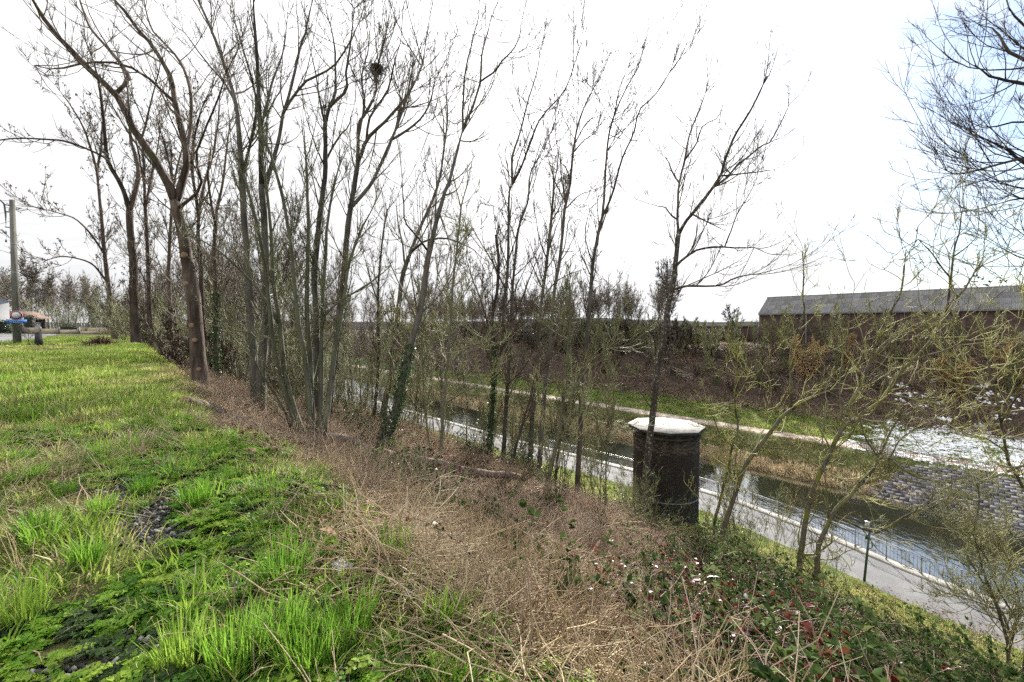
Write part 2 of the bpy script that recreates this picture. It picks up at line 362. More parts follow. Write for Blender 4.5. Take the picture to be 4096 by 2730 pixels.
def strip(s0, s1, t0, t1, z, name, material, nt_=200, ns=3, follow=False, kind='structure', bow=0.0):
    """a sheet laid along the canal between two lines; follow = keeps to the bent near edge"""
    t = np.linspace(t0, t1, nt_); k = np.linspace(0, 1, ns)
    S = (s0 + (s1 - s0) * k)[None, :] + bend(t)[:, None] * (1 if follow else 0)
    x, y = to_xy(S, np.broadcast_to(t[:, None], S.shape))
    zz = np.full_like(x, z) + bow * (1 - (2 * k - 1) ** 2)[None, :]
    idx = np.arange(nt_ * ns).reshape(nt_, ns)
    q = np.stack([idx[:-1, :-1], idx[:-1, 1:], idx[1:, 1:], idx[1:, :-1]], -1).reshape(-1, 4)[:, ::-1]
    o = MB().add(np.stack([x, y, zz], -1), q).build(name, material)
    return tag(o, kind=kind)

def in_view(x, y, z, mx=1.32, mz=1.0, near=.8):
    """in the photograph's field of view or a step outside it"""
    return (y > near) & (np.abs(x) < mx * y + 1.5) & (np.abs(z - CAM_Z) < mz * y + 1.5)

def rot_from_normal(n, yaw):
    z = n; c, s = np.cos(yaw), np.sin(yaw)
    x = np.stack([c, s, np.zeros_like(c)], -1); x -= z * (x * z).sum(-1, keepdims=True); x /= np.linalg.norm(x, axis=-1, keepdims=True)
    y = np.cross(z, x)
    return np.stack([np.arctan2(y[:, 2], z[:, 2]), -np.arcsin(np.clip(x[:, 2], -1, 1)), np.arctan2(x[:, 1], x[:, 0])], -1)

def scatter(name, protos, P, rot, scl, idx, label, cat=None):
    """uncountable growth: ONE object whose points carry copies of a few small plants"""
    me = bpy.data.meshes.new(name); n = len(P)
    me.vertices.add(n); me.vertices.foreach_set('co', np.asarray(P, np.float32).ravel())
    a = me.attributes.new('turn', 'FLOAT_VECTOR', 'POINT'); a.data.foreach_set('vector', np.asarray(rot, np.float32).ravel())
    a = me.attributes.new('size', 'FLOAT', 'POINT'); a.data.foreach_set('value', np.asarray(scl, np.float32).ravel())
    a = me.attributes.new('which', 'INT', 'POINT'); a.data.foreach_set('value', np.asarray(idx, np.int32).ravel())
    o = link(name, me)
    g = bpy.data.node_groups.new(name, 'GeometryNodeTree')
    g.interface.new_socket('Geometry', in_out='INPUT', socket_type='NodeSocketGeometry'); g.interface.new_socket('Geometry', in_out='OUTPUT', socket_type='NodeSocketGeometry')
    N = g.nodes.new; L = g.links.new
    gi = N('NodeGroupInput'); go = N('NodeGroupOutput'); join = N('GeometryNodeJoinGeometry')
    def attr(nm, ty):
        q = N('GeometryNodeInputNamedAttribute'); q.data_type = ty; q.inputs['Name'].default_value = nm
        return [s for s in q.outputs if s.enabled and s.name == 'Attribute'][0]
    ar, asz, aw = attr('turn', 'FLOAT_VECTOR'), attr('size', 'FLOAT'), attr('which', 'INT')
    for k, pm in enumerate(protos):
        po = bpy.data.objects.new(name + '_plant', pm)
        oi = N('GeometryNodeObjectInfo'); oi.inputs['Object'].default_value = po; oi.inputs['As Instance'].default_value = True
        cmp_ = N('FunctionNodeCompare'); cmp_.data_type = 'INT'; cmp_.operation = 'EQUAL'
        ins = [s for s in cmp_.inputs if s.enabled]; L(aw, ins[0]); ins[1].default_value = k
        ip = N('GeometryNodeInstanceOnPoints')
        L(gi.outputs[0], ip.inputs['Points']); L(cmp_.outputs[0], ip.inputs['Selection']); L(oi.outputs['Geometry'], ip.inputs['Instance'])
        L(ar, ip.inputs['Rotation']); L(asz, ip.inputs['Scale']); L(ip.outputs[0], join.inputs[0])
    L(join.outputs[0], go.inputs[0])
    md = o.modifiers.new('growth', 'NODES'); md.node_group = g
    return tag(o, label, cat, kind='stuff')
# ---------------------------------------------------------------- the setting: ground, canal, paths, road
sg = np.unique(np.round(np.concatenate([[-600, -350, -200, -130, -90, -65, -50, -40], np.arange(-32, -6, 1.0), np.arange(-6, 16, .25), np.arange(16, 33, .5),
     [33.2, 33.3, 33.45, 34, 36, 40, 44, 45.5], np.arange(46, 58, .5), np.arange(58, 90, 1.0), [95, 105, 120, 150, 200, 300, 450, 700]]), 3))
tg = np.unique(np.round(np.concatenate([[-400, -250, -150, -100, -70, -50, -35, -25], np.arange(-18, -6, 1.0), np.arange(-6, 40, .3), np.arange(40, 90, 1.0), np.arange(90, 160, 4.0), [180, 220, 280, 360, 500, 700]]), 3))
S, Tt = np.meshgrid(sg, tg, indexing='ij')
Sb = S + bend(Tt) * smooth(S, 14, 26) * (1 - smooth(S, 36, 44))
X, Y = to_xy(Sb, Tt)
Z = ground(X, Y)
idx = np.arange(S.size).reshape(S.shape)
q = np.stack([idx[:-1, :-1], idx[1:, :-1], idx[1:, 1:], idx[:-1, 1:]], -1).reshape(-1, 4)
tag(MB().add(np.stack([X, Y, Z], -1), q).build('ground', ground_material(), smooth=True), kind='structure')

ZP = CAM_Z - 13.5
path = strip(29.0, 32.55, -40, 160, ZP + .012, 'path', ASPHALT, follow=True, ns=7, bow=.03)
# canal coping and its wall
t = np.linspace(-40, 160, 260); kb = MB()
prof = [(32.60, -.2), (32.62, .075), (32.66, .09), (33.28, .085), (33.32, .06), (33.34, -1.6)]
V = np.stack([np.stack([*to_xy(sv + bend(t), t), np.full_like(t, ZP + zv)], -1) for sv, zv in prof], 1)
ix = np.arange(len(t) * len(prof)).reshape(len(t), len(prof))
kb.add(V, np.stack([ix[:-1, :-1], ix[:-1, 1:], ix[1:, 1:], ix[1:, :-1]], -1).reshape(-1, 4)[:, ::-1])
tag(kb.build('kerb', CONC), kind='structure')

wm = bpy.data.materials.new('canal_water'); wm.use_nodes = True
wt = wm.node_tree; wb = wt.nodes['Principled BSDF']
wgl = wt.nodes.new('ShaderNodeBsdfGlossy'); wgl.inputs['Roughness'].default_value = .03; wmx = wt.nodes.new('ShaderNodeMixShader'); wmx.inputs[0].default_value = .38
wt.links.new(wb.outputs[0], wmx.inputs[1]); wt.links.new(wgl.outputs[0], wmx.inputs[2]); wt.links.new(wmx.outputs[0], wt.nodes['Material Output'].inputs['Surface'])
wb.inputs['Base Color'].default_value = (.012, .016, .009, 1); wb.inputs['Roughness'].default_value = .03; wb.inputs['IOR'].default_value = 1.333; wb.inputs['Specular IOR Level'].default_value = .5
wg = wt.nodes.new('ShaderNodeNewGeometry'); wmap = wt.nodes.new('ShaderNodeMapping'); wmap.inputs['Rotation'].default_value = (0, 0, .75); wmap.inputs['Scale'].default_value = (1, .45, 1)
wnz = wt.nodes.new('ShaderNodeTexNoise'); wnz.inputs['Scale'].default_value = 2.6; wnz.inputs['Detail'].default_value = 3; wbp = wt.nodes.new('ShaderNodeBump'); wbp.inputs['Strength'].default_value = .10; wbp.inputs['Distance'].default_value = .12
wt.links.new(wg.outputs['Position'], wmap.inputs[0]); wt.links.new(wmap.outputs[0], wnz.inputs['Vector']); wt.links.new(wnz.outputs['Fac'], wbp.inputs['Height']); wt.links.new(wbp.outputs[0], wb.inputs['Normal']); wt.links.new(wbp.outputs[0], wgl.inputs['Normal'])
strip(27.0, 48.5, -60, 300, CAM_Z - 14.75, 'water', wm, nt_=40)

# dirt track on the far bank, with its two worn wheel ruts
dt = MB(); t = np.linspace(-40, 160, 240); ks = np.array([53.9, 54.15, 54.5, 54.9, 55.3, 55.7, 56.1, 56.45, 56.7])
dz = np.array([-.06, .03, .035, -.005, .04, .035, -.008, .03, -.06])
rng = np.random.default_rng(5)
SS = ks[None] + rng.normal(0, .05, (len(t), len(ks))); x, y = to_xy(SS, np.broadcast_to(t[:, None], SS.shape))
zz = ground(x, y) + dz[None] + .03
ix = np.arange(SS.size).reshape(SS.shape)
dt.add(np.stack([x, y, zz], -1), np.stack([ix[:-1, :-1], ix[:-1, 1:], ix[1:, 1:], ix[1:, :-1]], -1).reshape(-1, 4)[:, ::-1])
tag(dt.build('dirt_path', DIRT), kind='structure')

# the road on the left plateau
rd = MB()
us = np.linspace(0, 1, 40); ws = np.linspace(0, 1, 14)
e0 = np.array([(-60, 10), (-42, 21), (-34.0, 27.4), (-37, 32), (-42, 38), (-66, 62), (-82, 78)]); e1 = np.array([(-130, 10), (-110, 25), (-98, 35), (-92, 45), (-86, 55), (-79, 63.5), (-84, 79)])
k0 = np.linspace(0, 1, len(e0))
E0 = np.stack([np.interp(us, k0, e0[:, i]) for i in (0, 1)], 1); E1 = np.stack([np.interp(us, k0, e1[:, i]) for i in (0, 1)], 1)
G = E0[:, None] * (1 - ws)[None, :, None] + E1[:, None] * ws[None, :, None]
ix = np.arange(40 * 14).reshape(40, 14)
rd.add(np.concatenate([G, (ground(G[..., 0], G[..., 1]) + .03)[..., None]], -1), np.stack([ix[:-1, :-1], ix[:-1, 1:], ix[1:, 1:], ix[1:, :-1]], -1).reshape(-1, 4))
tag(rd.build('road', ROADM), kind='structure')

# ---------------------------------------------------------------- small plants
def ribbons(mb, P, Wd, side, mi=0):
    N, K, _ = P.shape
    A = P - side[:, None] * Wd[..., None] / 2; B = P + side[:, None] * Wd[..., None] / 2
    v = np.stack([A, B], 2); ix = np.arange(N * K * 2).reshape(N, K, 2)
    mb.add(v, np.stack([ix[:, :-1, 0], ix[:, :-1, 1], ix[:, 1:, 1], ix[:, 1:, 0]], -1).reshape(-1, 4), mi=mi)
def blades(mb, n, rad, h, lean, w, rng, mi=0, K=4, droop=.6, center=(0, 0, 0)):
    r = rad * np.sqrt(rng.random(n)); a = rng.random(n) * 6.283
    base = np.stack([r * np.cos(a), r * np.sin(a), np.full(n, -.02)], 1) + np.asarray(center)
    out = a + rng.normal(0, .7, n); hh = rng.uniform(h[0], h[1], n); ln = rng.uniform(lean[0], lean[1], n)
    k = np.linspace(0, 1, K)
    ang = ln[:, None] * (.35 + droop * k[None] * 1.5)
    seg = hh[:, None] / (K - 1)
    dx = np.cumsum(np.concatenate([np.zeros((n, 1)), (np.sin(ang) * seg)[:, :-1]], 1), 1); dzv = np.cumsum(np.concatenate([np.zeros((n, 1)), (np.cos(ang) * seg)[:, :-1]], 1), 1)
    P = base[:, None] + np.stack([dx * np.cos(out)[:, None], dx * np.sin(out)[:, None], dzv], -1)
    Wd = w * rng.uniform(.6, 1.3, n)[:, None] * np.array([.8, 1, .75, .08] if K == 4 else [.9, 1, .1])[None]
    yaw = out + np.pi / 2 + rng.normal(0, .5, n)
    ribbons(mb, P, Wd, np.stack([np.cos(yaw), np.sin(yaw), np.zeros(n)], 1), mi)
def leaves(mb, C, D, U, ln, wd, mi=0, fold=.18):
    """C base points, D directions, U up vectors"""
    D = D / (np.linalg.norm(D, axis=1, keepdims=True) + 1e-9); Sd = np.cross(D, U); Sd /= np.linalg.norm(Sd, axis=1, keepdims=True) + 1e-9; U = np.cross(Sd, D)
    ln = np.asarray(ln).reshape(-1, 1) * np.ones((len(C), 1)); wd = np.asarray(wd).reshape(-1, 1) * np.ones((len(C), 1))
    m = C + D * ln * .45
    v = np.stack([C, m - Sd * wd / 2 + U * wd * fold, C + D * ln - U * wd * .1, m + Sd * wd / 2 + U * wd * fold, m], 1)
    i = np.arange(len(C))[:, None] * 5
    mb.add(v, None, np.concatenate([i + [0, 1, 4], i + [1, 2, 4], i + [2, 3, 4], i + [3, 0, 4]]), mi=mi)
def unit(rng, n):
    d = rng.normal(size=(n, 3)); return d / np.linalg.norm(d, axis=1, keepdims=True)
def proto_grass(seed, m, n, rad, h, lean, w, straw=0, K=4):
    rng = np.random.default_rng(seed); b = MB(); blades(b, n, rad, h, lean, w, rng, 0, K)
    if straw: blades(b, straw, rad * 1.3, (h[0], h[1] * 1.2), (lean[0] + .4, lean[1] + .6), w * .7, rng, 1, K)
    return b.mesh('grass_clump', [m, STRAW])
def proto_herb(seed, m, n=9, rad=.14, lf=.035):
    rng = np.random.default_rng(seed); b = MB()
    for i in range(n):
        a = rng.random() * 6.283; L = rad * rng.uniform(.6, 1.25); up = rng.uniform(.25, .9)
        k = np.linspace(.25, 1, 7)[:, None]
        ax = np.array([math.cos(a), math.sin(a), 0]); line = ax * k * L + np.array([0, 0, 1]) * (k * up - .55 * k * k) * L + np.array([0, 0, .01])
        sd = np.array([-math.sin(a), math.cos(a), 0])
        for sgn in (-1, 1):
            ll = lf * (1.25 - .8 * k[:, 0]) * rng.uniform(.8, 1.3, 7)
            D = sgn * sd + ax * .5 + rng.normal(0, .2, (7, 3)); leaves(b, line, D, np.tile([0, 0, 1.], (7, 1)) + rng.normal(0, .3, (7, 3)), ll, ll * .75)
            D2 = sgn * sd * .4 + ax + rng.normal(0, .25, (7, 3)); leaves(b, line + sgn * sd * ll[:, None] * .4, D2, np.tile([0, 0, 1.], (7, 1)) + rng.normal(0, .3, (7, 3)), ll * .8, ll * .6)
    return b.mesh('herb_clump', m)
def wander(rng, start, d, length, K, wob, up=0.0):
    """N crooked lines"""
    N = len(start); P = np.zeros((N, K, 3)); P[:, 0] = start; d = d / (np.linalg.norm(d, axis=1, keepdims=True) + 1e-9)
    for k in range(1, K):
        d = d + rng.normal(0, wob, (N, 3)) + np.array([0, 0, up]); d /= np.linalg.norm(d, axis=1, keepdims=True) + 1e-9
        P[:, k] = P[:, k - 1] + d * (length / (K - 1))[:, None]
    return P
def proto_stems(seed, m, n=12, rad=.22, L=(.35, .95), r=.0028, lean=.5, up=-.10, K=5):
    rng = np.random.default_rng(seed); b = MB()
    a = rng.random(n) * 6.283; q = rad * np.sqrt(rng.random(n))
    st = np.stack([q * np.cos(a), q * np.sin(a), np.full(n, -.03)], 1); d = rng.normal(0, lean, (n, 3)); d[:, 2] = 1
    P = wander(rng, st, d, rng.uniform(L[0], L[1], n), K, .22, up); b.tubes(P, r * rng.uniform(.6, 1.4, (n, 1)) * np.linspace(1.2, .6, K)[None], 3)
    # side shoots
    j = rng.integers(0, n, n); kk = rng.integers(1, K - 1, n); s2 = P[j, kk]; d2 = P[j, kk + 1] - P[j, kk]; d2 = d2 / np.linalg.norm(d2, axis=1, keepdims=True) + rng.normal(0, .7, (n, 3))
    P2 = wander(rng, s2, d2, rng.uniform(.1, .35, n), 3, .25, -.05); b.tubes(P2, np.tile(np.linspace(.7, .4, 3) * r, (n, 1)), 3)
    return b.mesh('stem_clump', m)
def proto_mat(seed, m, n=26, rad=.25):
    """flattened dead stalks"""
    rng = np.random.default_rng(seed); b = MB(); a = rng.random(n) * 6.283; q = rad * np.sqrt(rng.random(n))
    st = np.stack([q * np.cos(a), q * np.sin(a), rng.uniform(0, .07, n)], 1); d = unit(rng, n); d[:, 2] = np.abs(d[:, 2]) * .25
    P = wander(rng, st, d, rng.uniform(.15, .5, n), 4, .18, -.05); P[..., 2] = np.maximum(P[..., 2], .004)
    b.tubes(P, np.tile(np.linspace(1.1, .6, 4) * .0032, (n, 1)) * rng.uniform(.6, 1.4, (n, 1)), 3)
    return b.mesh('stalk_mat', m)
def proto_bramble(seed, n=5, leafs=9, size=.5, red=0.0, lf=.05):
    rng = np.random.default_rng(seed); b = MB(); a = rng.random(n) * 6.283
    q0 = .45 * np.sqrt(rng.random(n)) if n > 8 else .1; st = np.stack([q0 * np.cos(a), q0 * np.sin(a), np.full(n, -.05)], 1); a = a + rng.normal(0, .9, n); d = np.stack([np.cos(a), np.sin(a), np.full(n, 1.1)], 1) + rng.normal(0, .2, (n, 3))
    P = wander(rng, st, d, rng.uniform(.7, 1.3, n) * size * 1.5, 8, .16, -.22); b.tubes(P, np.tile(np.linspace(1.2, .5, 8) * .0032, (n, 1)), 3, mi=0)
    M = n * leafs; j = rng.integers(0, n, M); kk = rng.integers(2, 7, M); f = rng.random((M, 1)); c = P[j, kk] * (1 - f) + P[j, kk + 1 if False else np.minimum(kk + 1, 7)] * f
    out = rng.normal(0, 1, (M, 3)); out[:, 2] = np.abs(out[:, 2]) * .5 + .1
    c = c + out * .02
    isred = rng.random(M) < red
    for tri in range(3):                                     # three leaflets to a leaf
        D = out + rng.normal(0, .9, (M, 3)) * (1 if tri else .1); D[:, 2] -= .15; U = np.tile([0, 0, 1.], (M, 1)) + rng.normal(0, .45, (M, 3))
        ll = lf * rng.uniform(.6, 1.35, M) * (1 if tri == 0 else .8)
        for k, msk in ((1, ~isred), (2, isred)):
            if msk.any(): leaves(b, c[msk], D[msk], U[msk], ll[msk], ll[msk] * .72, mi=k)
    return b.mesh('bramble_clump', [CANE, BRAM, BRED])
def proto_litter(seed, n=9, m=None, lf=(.04, .09), rad=.25):
    rng = np.random.default_rng(seed); b = MB(); c = np.stack([rng.uniform(-rad, rad, n), rng.uniform(-rad, rad, n), rng.uniform(.005, .03, n)], 1)
    D = unit(rng, n); D[:, 2] *= .3; U = np.tile([0, 0, 1.], (n, 1)) + rng.normal(0, .35, (n, 3)); ll = rng.uniform(*lf, n); leaves(b, c, D, U, ll, ll * .6, fold=rng.uniform(.05, .4))
    return b.mesh('litter_leaves', m or LITTER)
def proto_stone(seed, m, n=7, rad=.12, sz=(.008, .022)):
    rng = np.random.default_rng(seed); b = MB()
    for i in range(n):
        s = rng.uniform(*sz); c = np.array([rng.uniform(-rad, rad), rng.uniform(-rad, rad), s * .3])
        v = np.array([(1, 0, 0), (-1, 0, 0), (0, 1, 0), (0, -1, 0), (0, 0, .7), (0, 0, -.7)]) * s * rng.uniform(.6, 1.4, (6, 1)) + c
        b.add(v, None, [(0, 2, 4), (2, 1, 4), (1, 3, 4), (3, 0, 4), (2, 0, 5), (1, 2, 5), (3, 1, 5), (0, 3, 5)])
    return b.mesh('cinder_pieces', m)

def sow(rng, dens_near, s0, s1, t0, t1, cells=None):
    n = int(dens_near * (s1 - s0) * (t1 - t0)); s = rng.uniform(s0, s1, n); t = rng.uniform(t0, t1, n); x, y = to_xy(s, t); z = ground(x, y)
    return s, t, x, y, z
def patch(x, y, f=1.0, ph=0.0):
    return .5 + .25 * (np.sin(x * 1.3 * f + ph + 1.7 * np.sin(y * .8 * f + ph)) + np.sin(y * 1.7 * f + 2 * ph + 1.3 * np.sin(x * 1.1 * f)))
def lay(name, protos, rng, S5, keep, scl, label, cat=None, tilt=.12, upright=False, sink=0.0, pick=None):
    s, t, x, y, z = [a[keep] for a in S5]; n = len(x)
    nn = normals(x, y) if not upright else np.tile([0, 0, 1.], (n, 1)); nn = nn + rng.normal(0, tilt, (n, 3)); nn /= np.linalg.norm(nn, axis=1, keepdims=True)
    sc = rng.uniform(scl[0], scl[1], n) if isinstance(scl, tuple) else scl[keep]
    ix = rng.integers(0, len(protos), n) if pick is None else pick[keep]
    return scatter(name, protos, np.stack([x, y, z - sink], 1), rot_from_normal(nn, rng.random(n) * 6.283), sc, ix, label, cat)

rng = np.random.default_rng(11)
def far_thin(y, near, power=1.0): return rng.random(len(y)) < np.minimum(1, (near / np.maximum(y, .1)) ** power)
EDGE = lambda t: .25 + .9 * (patch(t * .9, t * .35, .8) - .5) - .45 * (1 - smooth(t, 2, 5))          # the ragged limit of the green turf
LOG_LINE = np.array([(-7.19, 9.3), (-7.28, 9.8), (-7.31, 10.3), (-6.94, 10.8), (-6.5, 11.3), (-5.79, 11.8), (-5.43, 12.3), (-4.6, 12.8), (-3.68, 13.3), (-2.67, 13.8), (-1.58, 14.3), (-0.65, 14.8), (0.4, 15.3)])
def off_log(x, y, gap):
    """False close to the fallen log"""
    d = np.full(np.shape(x), 1e9)
    for (ax, ay), (bx, by) in zip(LOG_LINE[:-1], LOG_LINE[1:]):
        f = np.clip(((x - ax) * (bx - ax) + (y - ay) * (by - ay)) / ((bx - ax) ** 2 + (by - ay) ** 2), 0, 1)
        d = np.minimum(d, np.hypot(x - ax - f * (bx - ax), y - ay - f * (by - ay)))
    return d > gap
# short turf of the plateau
S5 = sow(rng, 22, -9, 1.4, -3, 12); s, t, x, y, z = S5
bare = patch(x, y, 1.6, 7.7) > .72
k = in_view(x, y, z) & (s < EDGE(t)) & far_thin(y, 5.5, .9) & (rng.random(len(x)) < .25 + .7 * patch(x, y, .9, 1)) & ~bare
lay('turf_grass', [proto_grass(20 + i, LAWN, 95, .30, (.05, .15), (.5, 1.45), .009, straw=14) for i in range(3)] + [proto_grass(30 + i, GRASS, 75, .24, (.09, .24), (.45, 1.45), .0105, straw=8) for i in range(3)],
    rng, S5, k, (.75, 1.25), 'short green turf covering the top of the bank near the camera', 'grass', tilt=.06)
# loose tufts that stand out of it
S5 = sow(rng, 5, -9, 1.2, -3, 14); s, t, x, y, z = S5
k = in_view(x, y, z) & (s < EDGE(t) + .1) & (rng.random(len(x)) < .15 + .75 * (patch(x, y, 1.9, 3.3) > .5))
lay('grass_tufts', [proto_grass(50 + i, LUSH, 75, .10, (.12, .30), (.25, 1.25), .008, straw=8) for i in range(3)] + [proto_grass(54, STRAW, 40, .12, (.12, .34), (.4, 1.4), .006, straw=10)], rng, S5, k, (.6, 1.15), 'loose taller grass tufts scattered over the turf', 'grass', tilt=.1)
S5 = sow(rng, 7, -40, 1.2, 10, 75); s, t, x, y, z = S5
k = in_view(x, y, z) & (s < EDGE(t) - .1) & (x > -1.30 * y) & far_thin(y, 14, .7) & (x > np.interp(y, [20, 27, 38, 62, 78], [-42, -33.8, -41.8, -65.8, -82]))
pk = np.where(patch(x, y, .45, 6) + .12 * rng.normal(size=len(x)) > .5, rng.integers(0, 3, len(x)), rng.integers(3, 5, len(x)))
lay('meadow_grass', [proto_grass(40 + i, GRASS, 110, .45, (.10, .24), (.3, 1.2), .012, straw=5, K=3) for i in range(3)] + [proto_grass(45 + i, LAWN, 110, .45, (.07, .16), (.4, 1.3), .012, straw=18, K=3) for i in range(2)],
    rng, S5, k, (.85, 1.4), 'rough green grass running along the bank top towards the road', 'grass', tilt=.05, pick=pk)
# bright leafy herbs
S5 = sow(rng, 70, -6, 1.6, -2.5, 10); s, t, x, y, z = S5
k = in_view(x, y, z) & (s < EDGE(t) + .25) & far_thin(y, 5, 1.3) & (patch(x, y, 1.5, 4) + .35 * smooth(s, -1.6, 0) > .52)
lay('leafy_herbs', [proto_herb(60 + i, HERB, 11, .15, .042) for i in range(3)] + [proto_herb(65, NETTLE, 8, .12, .045)], rng, S5, k, (.65, 1.3), 'low bright green leafy herbs spreading between the grass', 'herbs')
# long pale stalks leaning in the turf
def proto_stalks(seed):
    r2 = np.random.default_rng(seed); b = MB(); n = 6; a0 = r2.random() * 6.283; a = a0 + r2.normal(0, .35, n); q = r2.uniform(0, .08, n)
    st = np.stack([q * np.cos(a), q * np.sin(a), np.full(n, -.02)], 1); d = np.stack([np.cos(a) * .9, np.sin(a) * .9, r2.uniform(.25, 1.1, n)], 1)
    P = wander(r2, st, d, r2.uniform(.22, .6, n), 5, .07, -.05); b.tubes(P, np.tile(np.linspace(1.1, .5, 5) * .0032, (n, 1)), 3); return b.mesh('pale_stalks', STRAW)
S5 = sow(rng, 8, -7, 1.6, -3, 13); s, t, x, y, z = S5
k = in_view(x, y, z) & (s < 1.2) & (rng.random(len(x)) < .12 + .5 * smooth(patch(x, y, .8, 5.5), .45, .75))
lay('pale_stalks', [proto_stalks(76 + i) for i in range(5)], rng, S5, k, (.7, 1.3), 'long pale dead stalks leaning out of the turf', 'straw', tilt=.1)
# flattened straw and cinders in the turf
S5 = sow(rng, 20, -7, 1.8, -3, 14); s, t, x, y, z = S5
k = in_view(x, y, z) & (s < 1.7) & far_thin(y, 5, 1.2) & (patch(x, y, 1.1, 2.2) + .45 * smooth(s, -1.0, .9) > .64)
lay('flattened_straw', [proto_mat(70 + i, STRAW, 16) for i in range(4)], rng, S5, k, (.45, .9), 'flattened pale straw lying among the turf', 'straw', tilt=.05)
S5 = sow(rng, 220, -4, 1.6, -2, 8); s, t, x, y, z = S5
k = in_view(x, y, z) & (patch(x, y, 1.6, 7.7) > .74)
lay('black_cinders', [proto_stone(75 + i, CINDER, 9, .1) for i in range(3)] + [proto_stone(79, CONC, 2, .1, (.012, .028))], rng, S5, k, (.7, 1.5), 'black cinders and grit showing between the herbs', 'cinders', tilt=.05)
# dead stems on the slope
def slope_keep(S5, lo=-.1):
    s, t, x, y, z = S5
    return in_view(x, y, z, near=1.2) & (s > EDGE(t) + lo)
S5 = sow(rng, 8, -1, 10, -5, 18); s, t, x, y, z = S5
br = smooth(1.6 + .30 * s + 1.6 * (patch(x, y, .8, 3) - .5) - t, -.6, .8) * smooth(s, .8, 2.2)             # 1 where bramble takes over
k = slope_keep(S5) & far_thin(y, 8, .6) & (rng.random(len(x)) > br * .75) & (rng.random(len(x)) < .12 + 1.0 * smooth(patch(x, y, 1.1, 8), .25, .6)) & off_log(x, y, .5) & off_log(x - .35, y + .75, 1.1) & off_log(x - .7, y + 1.5, 1.0)
pk = np.where(rng.random(len(x)) < .12 + .6 * (1 - smooth(y, 4, 8)), rng.integers(4, 7, len(x)), rng.integers(0, 4, len(x)))
lay('dead_stems', [proto_stems(80 + i, STEM, 52, .55, (.25, .85), .0038, .6) for i in range(4)] + [proto_stems(86 + i, STRAW, 46, .5, (.25, .75), .0032, .8) for i in range(3)], rng, S5, k, (.6, 1.15), 'dense brown dead stems covering the upper slope', 'dead stems', tilt=.12, pick=pk)
S5 = sow(rng, 8, -.6, 10, -5, 16); s, t, x, y, z = S5
k = slope_keep(S5, -.35) & far_thin(y, 6, .7) & off_log(x, y, .3)
pk = np.where(rng.random(len(x)) < .2 + .6 * (1 - smooth(y, 4, 9)), rng.integers(3, 6, len(x)), rng.integers(0, 3, len(x)))
lay('straw_mats', [proto_mat(90 + i, STEM, 70, .5) for i in range(3)] + [proto_mat(94 + i, STRAW, 70, .5) for i in range(3)], rng, S5, k, (.7, 1.2), 'tangled mat of fallen dead stalks on the slope', 'dead stalks', tilt=.06, pick=pk)
S5 = sow(rng, 4, 1.0, 16, 8, 60); s, t, x, y, z = S5
k = in_view(x, y, z) & off_log(x, y, .5) & off_log(x - .35, y + .75, 1.1) & off_log(x - .7, y + 1.5, 1.0) & (s > EDGE(t) + .3) & far_thin(y, 14, .6) & (rng.random(len(x)) < .25 + .75 * (1 - smooth(s, 6, 11)))
lay('woodland_stems', [proto_stems(97 + i, STEM, 40, .6, (.3, .95), .004, .6, K=4) for i in range(4)], rng, S5, k, (.7, 1.2), 'brown dead stems and shoots under the trees', 'dead stems', tilt=.15)
S5 = sow(rng, 5, .2, 27, -3, 62); s, t, x, y, z = S5
k = in_view(x, y, z) & far_thin(y, 16, .6)
lay('leaf_litter', [proto_litter(100 + i, 36, None, (.04, .10), .5) for i in range(4)], rng, S5, k, (.8, 1.5), 'brown fallen leaves carpeting the wooded slope', 'leaf litter', tilt=.1)
# bramble bank
S5 = sow(rng, 10, 1.0, 19, -12, 9); s, t, x, y, z = S5
br = smooth(1.6 + .30 * np.minimum(s, 13) + 1.6 * (patch(x, y, .8, 3) - .5) - t, -.8, .9) * smooth(s, .9, 2.2)
redz = np.exp(-((t - (1.0 + .22 * s)) / 1.1) ** 2) * smooth(s, .8, 2) * (1 - smooth(s, 7, 11))
k = in_view(x, y, z, near=1.5) & (rng.random(len(x)) < br * (1 - .95 * smooth(s + 1.2 * smooth(t, 1, -4), 11.0, 13.0)))
P_BR = [proto_bramble(110 + i, 15, 11, .5, lf=.058) for i in range(4)] + [proto_bramble(116 + i, 15, 9, .5, red=.45, lf=.055) for i in range(2)]
pick = np.where(rng.random(len(x)) < redz * .75, rng.integers(4, 6, len(x)), rng.integers(0, 4, len(x)))
lay('bramble_thicket', P_BR, rng, S5, k, (.8, 1.55), 'dark green bramble thicket with reddened leaves on the near right slope', 'brambles', tilt=.2, pick=pick)
S5 = sow(rng, 5, 1.2, 15, -11, 9); s, t, x, y, z = S5
k = in_view(x, y, z, near=3.2) & (rng.random(len(x)) < smooth(3.2 + .3 * s - t, -.6, 1.2))
lay('bramble_canes', [proto_stems(120 + i, CANE, 12, .5, (.6, 1.4), .0028, 1.1, -.26, K=8) for i in range(4)], rng, S5, k, (.6, 1.1), 'long reddish bramble canes arching over the thicket', 'bramble canes', tilt=.3)
# odd brambles among the dead stems and under the trees
S5 = sow(rng, 2.6, 1.5, 24, 2, 50); s, t, x, y, z = S5
k = in_view(x, y, z) & (patch(x, y, .7, 9) > .58) & far_thin(y, 16, .8) & off_log(x, y, 1.2)
lay('scattered_brambles', P_BR[:4] + [P_BR[4]], rng, S5, k, (.6, 1.3), 'scattered low brambles under the trees', 'brambles', upright=True, tilt=.3)
